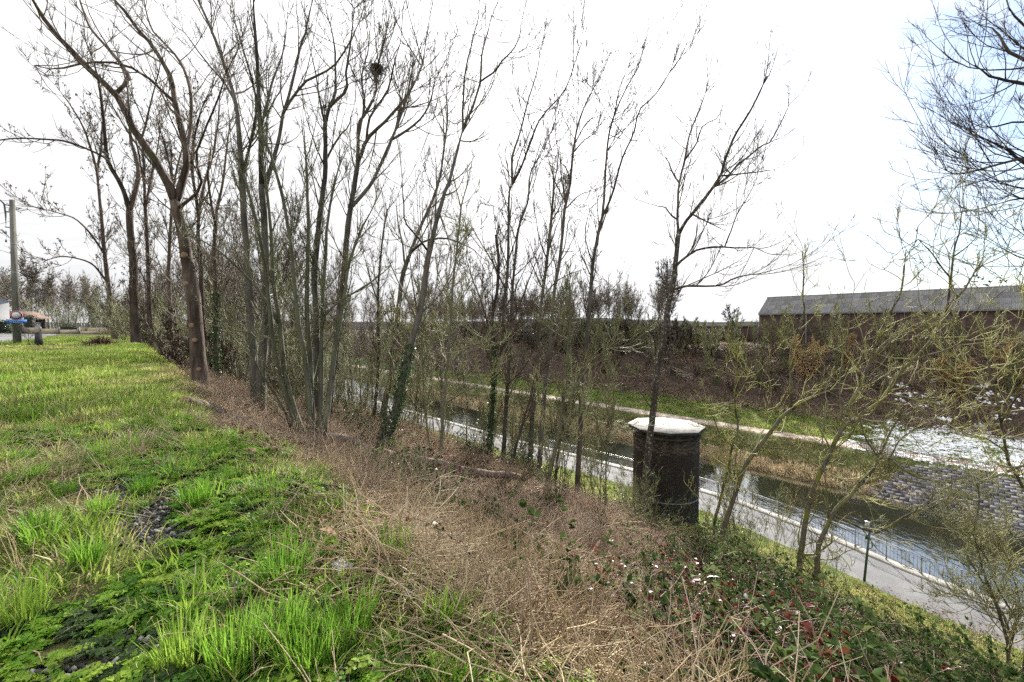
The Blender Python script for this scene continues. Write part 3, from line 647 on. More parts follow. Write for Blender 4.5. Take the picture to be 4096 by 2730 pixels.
# towpath verge
S5 = sow(rng, 13, 20, 30, -9, 60); s, t, x, y, z = S5; sp = s - bend(t)
k = in_view(x, y, z) & (sp < 29.05 - .12 * rng.random(len(x))) & (sp > 22.5 + 2.0 * rng.random(len(x))) & far_thin(y, 24, 1.2)
lay('verge_grass', [proto_grass(130 + i, LAWN, 90, .40, (.05, .15), (.2, 1.1), .013, straw=5, K=3) for i in range(3)], rng, S5, k, (.7, 1.3), 'mown green verge beside the asphalt towpath', 'grass')
# far bank turf: olive below the track, greener above
S5 = sow(rng, 4.5, 46.6, 53.9, -20, 95); s, t, x, y, z = S5
k = in_view(x, y, z) & far_thin(y, 45, 1.0) & ((t > 4.5 - 1.2 * (s - 50) * .3) | (rng.random(len(x)) < .10))
FARG = mat('grass_far_bank', [(.09, .11, .03), (.14, .15, .04), (.24, .20, .10)], scale=.6, rough=.7, transl=.35, spec=.15, rnd=.9, ramp=(.2, .85))
pick = np.where(s < 48.6 + .8 * rng.random(len(s)), 3, rng.integers(0, 3, len(s)))
lay('far_bank_grass', [proto_grass(140 + i, FARG, 70, .6, (.06, .2), (.3, 1.3), .026, straw=10, K=3) for i in range(3)] + [proto_grass(144, STRAW, 60, .5, (.15, .45), (.4, 1.4), .022, straw=16, K=3)],
    rng, S5, k, (.8, 1.5), 'rough olive grass on the bank across the water', 'grass', pick=pick)
S5 = sow(rng, 3.2, 56.6, 69, -22, 95); s, t, x, y, z = S5
k = in_view(x, y, z) & far_thin(y, 50, 1.0) & (rng.random(len(x)) < 1.25 - smooth(s, 62, 68))
lay('far_verge_grass', [proto_grass(150 + i, GRASS, 70, .7, (.08, .28), (.3, 1.3), .03, straw=12, K=3) for i in range(3)] + [proto_grass(154, FARG, 70, .7, (.1, .3), (.3, 1.3), .03, straw=26, K=3)],
    rng, S5, k, (.8, 1.5), 'green grass strip above the dirt track across the water', 'grass')
# the dark far slope: brambles, litter, dead stems
S5 = sow(rng, 3.6, 65, 86, -25, 100); s, t, x, y, z = S5
k = in_view(x, y, z) & far_thin(y, 60, 1.0)
DARKBR = mat('far_bramble', [(.035, .030, .026), (.075, .06, .045), (.13, .10, .08)], scale=.8, rough=.6, transl=.1, spec=.25, rnd=.9, ramp=(.1, .9))
lay('far_slope_scrub', [proto_litter(160 + i, 34, DARKBR, (.08, .2), .6) for i in range(3)] + [proto_stems(164 + i, STEM, 14, .5, (.5, 1.3), .008, .7, K=4) for i in range(2)] + [proto_stems(167, CANE, 14, .5, (.5, 1.5), .008, .8, -.2, K=4)],
    rng, S5, k, (.8, 1.6), 'dark brambles and dead stems on the steep slope below the warehouse', 'scrub', tilt=.2)
# thin snow left on the shaded far verge
def proto_snow(seed):
    r2 = np.random.default_rng(seed); b = MB(); n = 11; a = np.arange(n) * 6.283 / n
    for j in range(5):
        r = r2.uniform(.5, 1.3, n) * r2.uniform(.06, .2); c = np.array([*r2.uniform(-.35, .35, 2), .0])
        ring = np.stack([r * np.cos(a), r * np.sin(a), np.full(n, .0)], 1) + c; top = np.stack([r * .6 * np.cos(a), r * .6 * np.sin(a), np.full(n, .05)], 1) + c
        v = np.concatenate([ring, top, [c + [0, 0, .06]]]); q = [(i, (i + 1) % n, n + (i + 1) % n, n + i) for i in range(n)]; tr = [(n + i, n + (i + 1) % n, 2 * n) for i in range(n)]
        b.add(v, q, tr)
    return b.mesh('snow_patches', SNOWM)
S5 = sow(rng, 9, 56.6, 76, -22, 16); s, t, x, y, z = S5
dn = smooth(9 - t, -1, 8) * (1 - .93 * smooth(s, 64, 68)) * smooth(s, 56.5, 57) * (.35 + 1.0 * patch(x, y, .9, 5))
k = in_view(x, y, z) & (rng.random(len(x)) < dn)
lay('snow', [proto_snow(170 + i) for i in range(4)], rng, S5, k, (.7, 1.5), 'thin patchy snow lying on the shaded verge across the canal', 'snow', sink=-.10)
S5 = sow(rng, 5, 53.6, 57.0, -20, 14); s, t, x, y, z = S5
k = in_view(x, y, z) & (rng.random(len(x)) < smooth(10 - t, -1, 6) * np.where((s < 54.4) | (s > 56.2) | (np.abs(s - 55.3) < .25), 1, .0))
lay('track_snow', [proto_snow(175 + i) for i in range(2)], rng, S5, k, (.5, 1.0), 'narrow strips of snow along the edges of the dirt track', 'snow', sink=-.06)
# ---------------------------------------------------------------- trees
def curve_through(pts, n):
    p = np.asarray(pts, float)
    if len(p) < 3:
        k = np.linspace(0, 1, n)[:, None]; return p[0] * (1 - k) + p[-1] * k
    e = np.concatenate([[2 * p[0] - p[1]], p, [2 * p[-1] - p[-2]]])
    seg = np.linalg.norm(np.diff(p, axis=0), axis=1); L = np.concatenate([[0], np.cumsum(seg)]); d = np.linspace(0, L[-1], n)
    i = np.clip(np.searchsorted(L, d, side='right') - 1, 0, len(p) - 2); u = ((d - L[i]) / np.maximum(seg[i], 1e-6))[:, None]
    a, b, c, g = e[i], e[i + 1], e[i + 2], e[i + 3]
    return .5 * (2 * b + (c - a) * u + (2 * a - 5 * b + 4 * c - g) * u * u + (3 * b - a - 3 * c + g) * u ** 3)
def lines_len(P): return np.linalg.norm(np.diff(P, axis=1), axis=2).sum(1)
def sprout(rng, P, R, cnt, u0, u1, length, ang, K, wob, up, rr, rmin, fall=.5):
    """side branches of the lines P (N,K,3); cnt per line; returns their lines and radii"""
    N, K0, _ = P.shape
    par = np.repeat(np.arange(N), cnt); M = len(par)
    if M == 0: return np.zeros((0, K, 3)), np.zeros((0, K))
    u = rng.uniform(u0, u1, M); f = u * (K0 - 1); i = np.minimum(f.astype(int), K0 - 2); w = (f - i)[:, None]
    pos = P[par, i] * (1 - w) + P[par, i + 1] * w; tan = P[par, i + 1] - P[par, i]; tan /= np.linalg.norm(tan, axis=1, keepdims=True) + 1e-9
    r0 = R[par, i] * (1 - w[:, 0]) + R[par, i + 1] * w[:, 0]
    side = rng.normal(size=(M, 3)); side -= tan * (side * tan).sum(1, keepdims=True); side /= np.linalg.norm(side, axis=1, keepdims=True) + 1e-9
    an = rng.uniform(ang[0], ang[1], M)[:, None]
    d = tan * np.cos(an) + side * np.sin(an)
    Ln = (length if np.isscalar(length) else length[par]) * rng.uniform(.45, 1.25, M) * (1 - fall * u)
    Q = wander(rng, pos, d, Ln, K, wob, up)
    rs = np.maximum(np.minimum(r0 * rr, .0125 * Ln + .003), rmin * 1.5); k = np.linspace(0, 1, K)
    return Q, rs[:, None] * (1 - k[None]) + rmin * k[None]
def grow_crown(rng, limbs, n=1.0, L1=1.6, up=.12, rmin=.0045, wood=None, K3=3, u_trunk=.45, fine=1.0, ang1=(.35, .95), wob=.08):
    """limbs: list of (line, radii). Branches, twigs and shoots as one mesh; also returns the shoot tips"""
    mb = MB(); P = np.stack([l[0][np.linspace(0, len(l[0]) - 1, 20).round().astype(int)] for l in limbs]); R = np.stack([l[1][np.linspace(0, len(l[1]) - 1, 20).round().astype(int)] for l in limbs])
    ll = lines_len(P); Bp, Br = [], []
    for j in range(len(limbs)):
        u0 = u_trunk if j == 0 else .12
        c = max(2, int(round(ll[j] * (1 - u0) * n * 3.9 / max(.7, L1))))
        q, r = sprout(rng, P[j:j + 1], R[j:j + 1], np.array([c]), u0, 1.0, L1, ang1, 8, wob, up, .5, rmin, .45); Bp.append(q); Br.append(r)
        q, r = sprout(rng, P[j:j + 1], R[j:j + 1], np.array([3 if j else 2]), .93, 1.0, L1 * 1.1, (.1, .5), 8, wob, up, .9, rmin, .2); Bp.append(q); Br.append(r)
    B1, R1 = np.concatenate(Bp), np.concatenate(Br); mb.tubes(B1, R1, 4)
    l1 = lines_len(B1)
    B2, R2 = sprout(rng, B1, R1, np.maximum(2, (7.0 * fine * np.clip(l1 / L1, .4, 1.4)).astype(int)), .12, 1.0, np.maximum(l1 * .46, .4), (.35, .9), 5, wob * 1.3, up * 1.2, .7, rmin * .85, .5); mb.tubes(B2, R2, 3)
    l2 = lines_len(B2)
    B3, R3 = sprout(rng, B2, R2, np.maximum(2, rng.poisson(5.0 * fine, len(B2))), .1, 1.0, np.maximum(l2 * .55, .32), (.3, .85), K3, wob * 1.2, up * 1.2, .8, rmin * .62, .4); mb.tubes(B3, R3, 3)
    return mb, np.concatenate([B3[:, -1], B2[:, -1]])
def hanging(rng, tips, share, size, m):
    k = tips[rng.random(len(tips)) < share]; b = MB()
    if len(k) == 0: return None
    rep = 3; C = np.repeat(k, rep, 0) + rng.normal(0, .03, (len(k) * rep, 3)); D = rng.normal(0, .5, C.shape); D[:, 2] -= .9
    ll = rng.uniform(.6, 1.4, len(C)) * size; leaves(b, C, D, unit(rng, len(C)), ll, ll * .55)
    return b.mesh('seed_clusters', m)
def limb_mesh(name, line, rad, m, rng, sides=10, flare=0.0):
    rad = rad * (1 + rng.normal(0, .035, len(rad)))
    if flare:
        k = np.linspace(0, 1, len(rad)); rad = rad * (1 + flare * np.exp(-k * len(rad) * .55))
    mb = MB(); mb.tubes(line, rad, sides, cap=True)
    v = mb.v[0]; v += (rng.normal(0, 1, v.shape) * np.repeat(rad, sides)[:, None] * .035).astype(np.float32)
    return mb.mesh(name, m, smooth=True)
def ivy_mesh(rng, line, rad, upto, dens=1.0, m=None):
    """leaves round the lower part of a stem"""
    n = int(dens * 900); u = rng.random(n) ** 1.3 * upto; f = u * (len(line) - 1); i = np.minimum(f.astype(int), len(line) - 2); w = (f - i)[:, None]
    c = line[i] * (1 - w) + line[i + 1] * w; r = rad[i]; a = rng.normal(0, 1, (n, 3)); tn = line[i + 1] - line[i]; tn /= np.linalg.norm(tn, axis=1, keepdims=True)
    a -= tn * (a * tn).sum(1, keepdims=True); a /= np.linalg.norm(a, axis=1, keepdims=True)
    c = c + a * (r * 1.05 + rng.exponential(.035, n))[:, None]; D = rng.normal(0, .6, (n, 3)); D[:, 2] -= .5
    b = MB(); ll = rng.uniform(.05, .11, n); leaves(b, c, D, a + rng.normal(0, .3, (n, 3)), ll, ll * .9)
    return b.mesh('ivy', m or IVY)

TRACED = [
 ('ash_tree', 'thick forked tree with cut branch scars standing at the edge of the grass', {'scar': 1, 'n': 1.0}, [
  (0.221, 0.139, [(-9.82, 13.4, 12.84), (-9.8, 13.4, 13.14), (-9.87, 13.4, 13.8), (-9.93, 13.4, 14.9), (-9.95, 13.4, 15.72), (-10.05, 13.4, 16.53), (-10.17, 13.4, 17.21), (-10.26, 13.4, 17.88), (-10.37, 13.4, 18.42), (-10.49, 13.4, 18.93)]),
  (0.123, 0.041, [(-10.49, 13.4, 18.93), (-10.56, 13.28, 19.39), (-10.65, 13.14, 19.73), (-10.76, 12.97, 20.09), (-10.99, 12.79, 20.58), (-11.09, 12.61, 20.91), (-11.15, 12.41, 21.37), (-11.27, 12.21, 21.69), (-11.58, 12, 22.01), (-11.91, 11.79, 22.5), (-12.14, 11.58, 22.78), (-12.23, 11.35, 23.11), (-12.16, 11.13, 23.27), (-12.14, 10.9, 23.68)]),
  (0.105, 0.035, [(-10.47, 13.4, 18.87), (-10.31, 13.48, 19.52), (-10.23, 13.57, 20.09), (-10.35, 13.68, 20.81), (-10.59, 13.8, 21.54), (-10.81, 13.92, 22.22), (-10.98, 14.05, 22.91), (-11.23, 14.19, 23.33), (-11.75, 14.32, 24.15), (-12.38, 14.46, 24.84), (-12.89, 14.61, 25.5), (-13.48, 14.75, 26.11), (-14.01, 14.9, 26.87)]),
  (0.057, 0.022, [(-11.23, 12.28, 21.58), (-11.13, 12.6, 22.15), (-11.47, 12.85, 22.67), (-12, 13.13, 23.19), (-12.68, 13.43, 23.85), (-13.31, 13.75, 24.48), (-13.82, 14.07, 25.26), (-14.34, 14.41, 26.2)]),
  (0.057, 0.024, [(-10.32, 13.65, 20.61), (-10.34, 13.68, 20.6), (-10.3, 13.87, 21.3), (-10.43, 14.12, 22.25), (-10.73, 14.4, 23.18), (-11.33, 14.7, 24.14), (-12.05, 15.02, 24.85), (-12.71, 15.34, 25.58), (-13.2, 15.68, 26.73)]),
  (0.049, 0.017, [(-10.43, 13.4, 18.67), (-9.45, 13.11, 19.26), (-9.31, 12.73, 20.03), (-8.74, 12.32, 20.59), (-8.05, 11.87, 21.21), (-7.48, 11.4, 21.75)]),
  (0.045, 0.018, [(-10.79, 13.91, 22.17), (-10.86, 13.92, 22.15), (-11.09, 13.57, 22.57), (-11.36, 13.12, 22.77), (-11.68, 12.61, 22.68), (-11.91, 12.08, 22.32), (-12.04, 11.51, 21.81), (-11.97, 10.92, 21.57)]),
 ]),
 ('maple_tree', 'forked tree with ruddy trunk and a long low limb reaching left over the road', {'n': 1.3, 'leaves': 0.55}, [
  (0.343, 0.221, [(-29.95, 34, 13.4), (-29.93, 34, 13.53), (-30.02, 34, 15.43), (-30.03, 34, 17.51), (-30.02, 34, 20.26), (-30.17, 34, 22.31), (-30.21, 34, 24.18)]),
  (0.172, 0.059, [(-30.22, 34, 24.12), (-30.23, 33.71, 25.29), (-30.39, 33.33, 26.34), (-30.7, 32.91, 27.5), (-30.48, 32.47, 28.46), (-30.16, 32, 30.48), (-29.92, 31.51, 32.42), (-29.78, 31, 33.96)]),
  (0.187, 0.059, [(-30.21, 34, 24.18), (-30.18, 34, 24.18), (-29.89, 34.23, 25.79), (-29.87, 34.54, 27.26), (-30.4, 34.87, 28.94), (-31.03, 35.23, 30.31), (-31.39, 35.61, 32.23), (-31.88, 36, 34.9)]),
  (0.091, 0.036, [(-30.57, 33.09, 27.01), (-30.49, 32.52, 27.65), (-31.29, 32.02, 28.12), (-32.46, 31.46, 28.51), (-33.55, 30.87, 28.41), (-34.39, 30.24, 28.2), (-34.98, 29.59, 27.79), (-35.36, 28.91, 27.27)]),
 ]),
 ('maple_tree', 'slender tree nearest the road with brown seed clusters on low branches', {'n': 1.8, 'leaves': 1.0}, [
  (0.239, 0.087, [(-37.25, 40, 13.52), (-37.23, 40, 13.96), (-37.49, 40, 16.32), (-37.73, 40, 19.16), (-37.97, 40, 21.99), (-38.15, 40, 25.2), (-38.32, 40, 27.61), (-38.46, 40, 29.6)]),
  (0.11, 0.035, [(-38.45, 40, 29.52), (-38.42, 40, 29.52), (-38.41, 39.43, 31.35), (-38.33, 38.69, 32.96), (-38.59, 37.88, 34.45), (-38.77, 37, 35.46)]),
  (0.11, 0.035, [(-38.47, 40, 29.4), (-38.5, 40.54, 31.81), (-38.92, 41.23, 34.54), (-38.98, 42, 37.39)]),
  (0.092, 0.035, [(-37.95, 40, 21.79), (-37.97, 40, 21.79), (-38.21, 39.05, 23.4), (-38.3, 37.82, 24.46), (-38.37, 36.46, 24.67), (-38.24, 35, 24.63)]),
  (0.092, 0.035, [(-37.73, 40, 19.17), (-37.77, 40, 19.16), (-38.28, 39.24, 20.67), (-38.66, 38.26, 21.11), (-39.06, 37.17, 21.12), (-39.3, 36, 20.56)]),
 ]),
 ('maple_tree', 'straight thin trunk between the ruddy forked tree and the scarred tree', {'n': 1.6, 'leaves': 0.8}, [
  (0.198, 0.078, [(-30.46, 36, 12.86), (-30.44, 36, 13.44), (-30.51, 36, 16.19), (-30.54, 36, 19.11), (-30.57, 36, 22.02), (-30.64, 36, 24.91), (-30.67, 36, 27.78), (-30.71, 36, 30.28)]),
  (0.099, 0.031, [(-30.64, 36, 24.91), (-30.63, 36.54, 27.24), (-30.58, 37.23, 30.07), (-30.69, 38, 33.01)]),
  (0.101, 0.032, [(-30.63, 36.54, 27.24), (-31.11, 36.54, 27.24), (-30.81, 35.67, 29.44), (-30.22, 34.54, 31.03)]),
 ]),
 ('maple_tree', 'dark slim trunk close to the left of the scarred tree', {'n': 1.6, 'leaves': 0.9}, [
  (0.165, 0.065, [(-24.17, 30, 12.47), (-24.15, 30, 13.55), (-24.04, 30, 16.6), (-23.99, 30, 19.64), (-23.81, 30, 22.05), (-23.63, 30, 24.15), (-23.64, 30, 26.25)]),
  (0.083, 0.026, [(-23.63, 30, 24.15), (-23.66, 30, 24.15), (-23.63, 30.54, 26.45), (-23.59, 31.23, 28.57), (-23.64, 32, 30.8)]),
  (0.069, 0.026, [(-23.65, 30, 25.65), (-23.33, 29.13, 27.08), (-22.89, 28, 28.27)]),
 ]),
 ('maple_tree', 'green stained trunk directly behind the scarred tree', {'n': 1.3, 'leaves': 0.9}, [
  (0.138, 0.069, [(-14.4, 20, 12.12), (-14.38, 20, 12.39), (-14.46, 20, 14.44), (-14.51, 20, 16.47), (-14.53, 20, 18.09), (-14.61, 20, 19.3), (-14.52, 20, 20.5)]),
  (0.073, 0.026, [(-14.52, 20, 20.46), (-14.52, 20.38, 21.83), (-14.46, 20.87, 23.24), (-14.55, 21.42, 24.94), (-14.8, 22, 26.73)]),
  (0.073, 0.026, [(-14.55, 20, 20.1), (-14.42, 19.62, 21.18), (-14.19, 19.13, 22.17), (-13.56, 18.58, 23.44), (-12.74, 18, 24.42)]),
 ]),
 ('maple_tree', 'ivy clad trunk right of the scarred tree', {'n': 1.4, 'leaves': 0.9, 'ivy': 1}, [
  (0.113, 0.058, [(-13.18, 19, 11.94), (-13.16, 19, 12.42), (-13.18, 19, 14.27), (-13.16, 19, 16.01), (-13.18, 19, 17.55), (-13.17, 19, 18.7), (-13.02, 19, 20.23)]),
  (0.061, 0.025, [(-13.02, 19, 20.19), (-12.91, 19.27, 21.46), (-12.95, 19.61, 22.94), (-13.02, 20, 24.48)]),
  (0.061, 0.025, [(-13.08, 19, 19.47), (-12.91, 18.46, 20.45), (-12.51, 17.77, 21.31), (-11.8, 17, 22.22)]),
 ]),
 ('poplar_tree', 'left trunk of the tall close pair behind the coppiced stems', {'n': 1.1}, [
  (0.124, 0.082, [(-8.19, 13.5, 11.94), (-8.17, 13.5, 12.47), (-8.18, 13.5, 13.52), (-8.22, 13.5, 14.62), (-8.28, 13.5, 15.72), (-8.32, 13.5, 16.81), (-8.37, 13.5, 17.9), (-8.43, 13.5, 19.12), (-8.48, 13.5, 20.46)]),
  (0.074, 0.029, [(-8.48, 13.5, 20.44), (-8.61, 13.65, 21.33), (-8.82, 13.83, 22.24), (-9.15, 14.04, 23.04), (-9.57, 14.27, 24.01), (-10.07, 14.5, 25.07), (-10.58, 14.75, 26.03), (-11.05, 15, 26.95)]),
  (0.05, 0.018, [(-8.44, 13.5, 19.79), (-8.03, 13.28, 20.64), (-7.65, 13, 21.55), (-7.57, 12.69, 22.14), (-7.6, 12.35, 22.8), (-7.61, 12, 23.39)]),
  (0.038, 0.018, [(-8.81, 13.82, 22.18), (-8.82, 13.83, 22.17), (-9.41, 14.21, 23), (-10.23, 14.7, 23.85), (-11.06, 15.25, 24.77), (-11.94, 15.83, 25.77)]),
 ]),
 ('poplar_tree', 'right trunk of the tall close pair with a limb forking to the right', {'n': 1.1}, [
  (0.151, 0.086, [(-7.85, 13.2, 11.86), (-7.83, 13.2, 12.44), (-7.77, 13.2, 13.41), (-7.7, 13.2, 14.36), (-7.63, 13.2, 15.44), (-7.57, 13.2, 16.51), (-7.57, 13.2, 17.57), (-7.61, 13.2, 18.63), (-7.66, 13.2, 19.36)]),
  (0.079, 0.029, [(-7.66, 13.2, 19.32), (-7.6, 13.08, 20.17), (-7.51, 12.93, 20.87), (-7.45, 12.76, 21.93), (-7.37, 12.59, 22.82), (-7.31, 12.4, 23.55), (-7.21, 12.2, 24.36)]),
  (0.067, 0.023, [(-7.65, 13.2, 19.16), (-7.6, 13.2, 19.16), (-7.48, 13.39, 19.95), (-7.36, 13.64, 20.86), (-7.35, 13.92, 21.81), (-7.27, 14.22, 22.72), (-7.06, 14.54, 24.32), (-6.98, 14.86, 25.25), (-6.9, 15.2, 26.52)]),
  (0.045, 0.018, [(-7.35, 13.92, 21.85), (-6.88, 13.69, 22.3), (-6.33, 13.38, 22.56), (-5.7, 13.05, 22.62), (-5.17, 12.69, 22.64), (-4.59, 12.31, 23.01), (-4.17, 11.92, 23.34)]),
  (0.042, 0.017, [(-7.51, 12.93, 20.87), (-7.53, 13.31, 21.83), (-7.57, 13.8, 22.9), (-7.54, 14.35, 24.06), (-7.68, 14.93, 25.59)]),
 ]),
 ('sycamore_tree', 'clump of green grey coppiced stems rising beside the fallen log', {'n': 1.0, 'up': 0.15, 'green': 1}, [
  (0.084, 0.032, [(-6.12, 12.2, 11.43), (-6.1, 12.2, 11.9), (-6.27, 12.2, 12.34), (-6.52, 12.2, 13.1), (-6.73, 12.2, 13.82), (-6.84, 12.2, 14.66), (-6.91, 12.2, 15.47), (-6.97, 12.2, 16.15), (-7.01, 12.2, 16.69), (-7.12, 12.2, 17.38), (-7.19, 12.2, 17.7), (-7.35, 12.2, 18.48), (-7.58, 12.2, 19.33)]),
  (0.084, 0.032, [(-6.02, 12.2, 11.9), (-6.2, 12.25, 12.28), (-6.45, 12.3, 13.08), (-6.62, 12.37, 13.81), (-6.72, 12.44, 14.46), (-6.8, 12.51, 15.06), (-6.93, 12.59, 15.67), (-7.06, 12.67, 16.33), (-7.14, 12.75, 17.1), (-7.19, 12.83, 17.85), (-7.35, 12.91, 19.2), (-7.54, 13, 20.26)]),
  (0.084, 0.032, [(-5.77, 12.2, 11.8), (-5.8, 12.17, 12.22), (-5.81, 12.14, 13.04), (-5.85, 12.09, 13.92), (-5.93, 12.05, 14.54), (-6.01, 12.01, 15.06), (-6.04, 11.96, 15.76), (-6.05, 11.91, 16.36), (-6.11, 11.86, 17.31), (-6.22, 11.81, 18.25), (-6.47, 11.75, 19.41), (-6.77, 11.7, 20.31)]),
  (0.095, 0.032, [(-5.7, 12.2, 11.8), (-5.77, 12.23, 12.21), (-5.81, 12.27, 13.15), (-5.84, 12.32, 14.2), (-5.91, 12.37, 14.91), (-5.95, 12.42, 15.47), (-5.96, 12.47, 16.42), (-5.96, 12.53, 17.16), (-5.96, 12.58, 18), (-6, 12.64, 19.11), (-6.08, 12.7, 20.39)]),
  (0.078, 0.026, [(-5.55, 12.2, 11.9), (-5.57, 12.29, 12.39), (-5.57, 12.4, 13.26), (-5.6, 12.52, 14.14), (-5.61, 12.65, 15.48), (-5.62, 12.79, 16.33), (-5.62, 12.94, 17.13), (-5.62, 13.09, 18.12), (-5.5, 13.24, 19.17), (-5.28, 13.4, 20.29)]),
  (0.078, 0.026, [(-5.45, 12.2, 11.9), (-5.4, 12.35, 12.5), (-5.32, 12.54, 13.49), (-5.28, 12.75, 14.38), (-5.23, 12.98, 15.17), (-5.2, 13.22, 15.92), (-5.08, 13.47, 17.08), (-4.82, 13.73, 18.09), (-4.47, 14, 18.99)]),
  (0.05, 0.021, [(-6.32, 12.2, 12.09), (-6.43, 12.01, 12.57), (-6.59, 11.76, 13.22), (-6.78, 11.49, 13.74), (-6.77, 11.2, 14.11)]),
  (0.046, 0.016, [(-6.8, 12.51, 15.06), (-7.13, 12.37, 15.79), (-7.5, 12.18, 16.39), (-7.85, 11.97, 16.85), (-8.29, 11.74, 17.29), (-8.7, 11.51, 17.47)]),
  (0.04, 0.016, [(-6.73, 12.45, 14.54), (-7.49, 12.63, 14.77), (-8.22, 12.88, 14.9), (-9.07, 13.15, 15.03), (-9.95, 13.44, 15.17)]),
  (0.041, 0.016, [(-5.61, 12.63, 15.23), (-5.61, 12.65, 15.23), (-5.38, 12.84, 15.62), (-5.01, 13.09, 15.96), (-4.43, 13.36, 16.39), (-3.83, 13.65, 16.97)]),
 ]),
 ('ash_tree', 'tall grey tree with a high fork rising behind the coppiced stems', {'n': 1.3}, [
  (0.14, 0.081, [(-7.85, 17, 10.76), (-7.83, 17, 10.94), (-7.81, 17, 12.08), (-7.81, 17, 13.83), (-7.8, 17, 15.56), (-7.83, 17, 17.11), (-7.71, 17, 18.31), (-7.57, 17, 19.51), (-7.45, 17, 20.31), (-7.34, 17, 21.37), (-7.33, 17, 22.97)]),
  (0.07, 0.022, [(-7.33, 17, 22.92), (-7.24, 17.22, 23.76), (-7.13, 17.5, 24.42), (-7.22, 17.81, 25.72), (-7.4, 18.15, 26.81), (-7.71, 18.5, 27.94)]),
  (0.063, 0.022, [(-7.23, 17.22, 23.76), (-6.67, 17, 24.07), (-6.34, 16.72, 24.16), (-6.26, 16.41, 24.55), (-5.94, 16.07, 25.51), (-5.67, 15.72, 26.46)]),
  (0.047, 0.015, [(-7.33, 17, 21.54), (-7.08, 17.54, 22.62), (-6.89, 18.23, 23.46), (-6.89, 19, 24.76)]),
 ]),
 ('poplar_tree', 'tall spreading tree with a fan crown and a dark nest near its top', {'n': 1.9, 'nestpt': 1}, [
  (0.157, 0.101, [(-7.94, 18, 10.48), (-7.92, 18, 10.61), (-7.74, 18, 11.91), (-7.56, 18, 13.21), (-7.35, 18, 14.86), (-7.18, 18, 16.33), (-7, 18, 17.78), (-6.89, 18, 19.05), (-6.7, 18, 20.22), (-6.44, 18, 21.66)]),
  (0.083, 0.031, [(-6.45, 18, 21.61), (-6.43, 18.1, 22.68), (-6.43, 18.22, 23.57), (-6.24, 18.36, 23.99), (-5.83, 18.51, 24.94), (-5.8, 18.67, 26), (-5.61, 18.83, 27.07), (-5.43, 19, 27.92)]),
  (0.083, 0.031, [(-6.44, 18.03, 21.89), (-6.35, 18, 21.89), (-5.95, 17.71, 22.66), (-5.11, 17.33, 23.18), (-4.16, 16.92, 23.92), (-3.52, 16.47, 24.61), (-3.22, 16, 24.94)]),
  (0.083, 0.031, [(-6.74, 18, 19.99), (-6.19, 18.23, 20.75), (-5.86, 18.54, 21.52), (-5.26, 18.87, 23.16), (-4.89, 19.23, 24.46), (-4.66, 19.61, 25.82), (-4.53, 20, 27.23)]),
  (0.057, 0.023, [(-5.95, 17.71, 22.66), (-5.74, 17.52, 23.48), (-4.96, 17.27, 24.38), (-4.61, 17, 25.23), (-4.28, 16.71, 25.88)]),
  (0.061, 0.025, [(-5.26, 18.87, 23.16), (-4.65, 19.15, 23.7), (-4.05, 19.52, 24.45), (-3.73, 19.93, 25.43), (-3.6, 20.37, 26.66)]),
  (0.05, 0.016, [(-6.43, 18.18, 23.28), (-6.43, 18.22, 23.28), (-6.05, 17.84, 24.16), (-6.01, 17.35, 24.93), (-5.56, 16.8, 25.61), (-5.28, 16.22, 25.95)]),
 ]),
 ('ash_tree', 'leaning tree with dark ivy climbing up its lower trunk behind the log', {'n': 1.2, 'ivy': 1.0}, [
  (0.157, 0.093, [(-4.54, 14.3, 10.59), (-4.3, 14.3, 11.22), (-4, 14.3, 11.96), (-3.82, 14.3, 12.62), (-3.7, 14.3, 13.13), (-3.45, 14.3, 14.2), (-3.21, 14.3, 15.08), (-3.06, 14.3, 15.62), (-2.97, 14.3, 16.08), (-2.84, 14.3, 17.07), (-2.72, 14.3, 17.66)]),
  (0.085, 0.043, [(-2.72, 14.3, 17.63), (-2.58, 14.47, 18.4), (-2.44, 14.7, 19.12), (-2.32, 14.95, 19.71), (-2.22, 15.22, 20.12), (-2.07, 15.51, 20.95), (-1.79, 15.8, 22.21)]),
  (0.044, 0.017, [(-1.79, 15.8, 22.18), (-1.81, 15.92, 22.7), (-1.81, 16.07, 23.22), (-1.76, 16.24, 24.41), (-1.52, 16.41, 25.67), (-1.27, 16.6, 26.78), (-1.25, 16.8, 27.57)]),
  (0.051, 0.021, [(-1.79, 15.8, 22.21), (-1.45, 15.68, 22.9), (-1.25, 15.53, 23.36), (-1.11, 15.36, 23.72), (-1.04, 15.19, 24.57), (-0.84, 15, 25.13), (-0.69, 14.8, 25.57)]),
  (0.035, 0.017, [(-1.13, 15.38, 23.68), (-1.15, 15.36, 23.67), (-0.61, 15.07, 23.85), (-0.32, 14.69, 23.99), (-0.11, 14.28, 23.94), (0.12, 13.83, 23.93), (0.25, 13.36, 23.89)]),
  (0.039, 0.012, [(-2.75, 14.3, 17.49), (-2.78, 14.3, 17.5), (-3.05, 13.92, 17.92), (-3.33, 13.43, 18.28), (-3.23, 12.88, 18.67), (-3.12, 12.3, 19)]),
 ]),
 ('sycamore_tree', 'curved mossy tree left of the ivy leaning tree', {'n': 1.6, 'leaves': 0.25}, [
  (0.172, 0.105, [(-6.9, 22, 9.44), (-6.88, 22, 9.75), (-6.69, 22, 10.54), (-6.39, 22, 11.9), (-6.22, 22, 12.6), (-6.12, 22, 13.78), (-5.93, 22, 15.21), (-5.78, 22, 16.4), (-5.64, 22, 17.56), (-5.27, 22, 18.64)]),
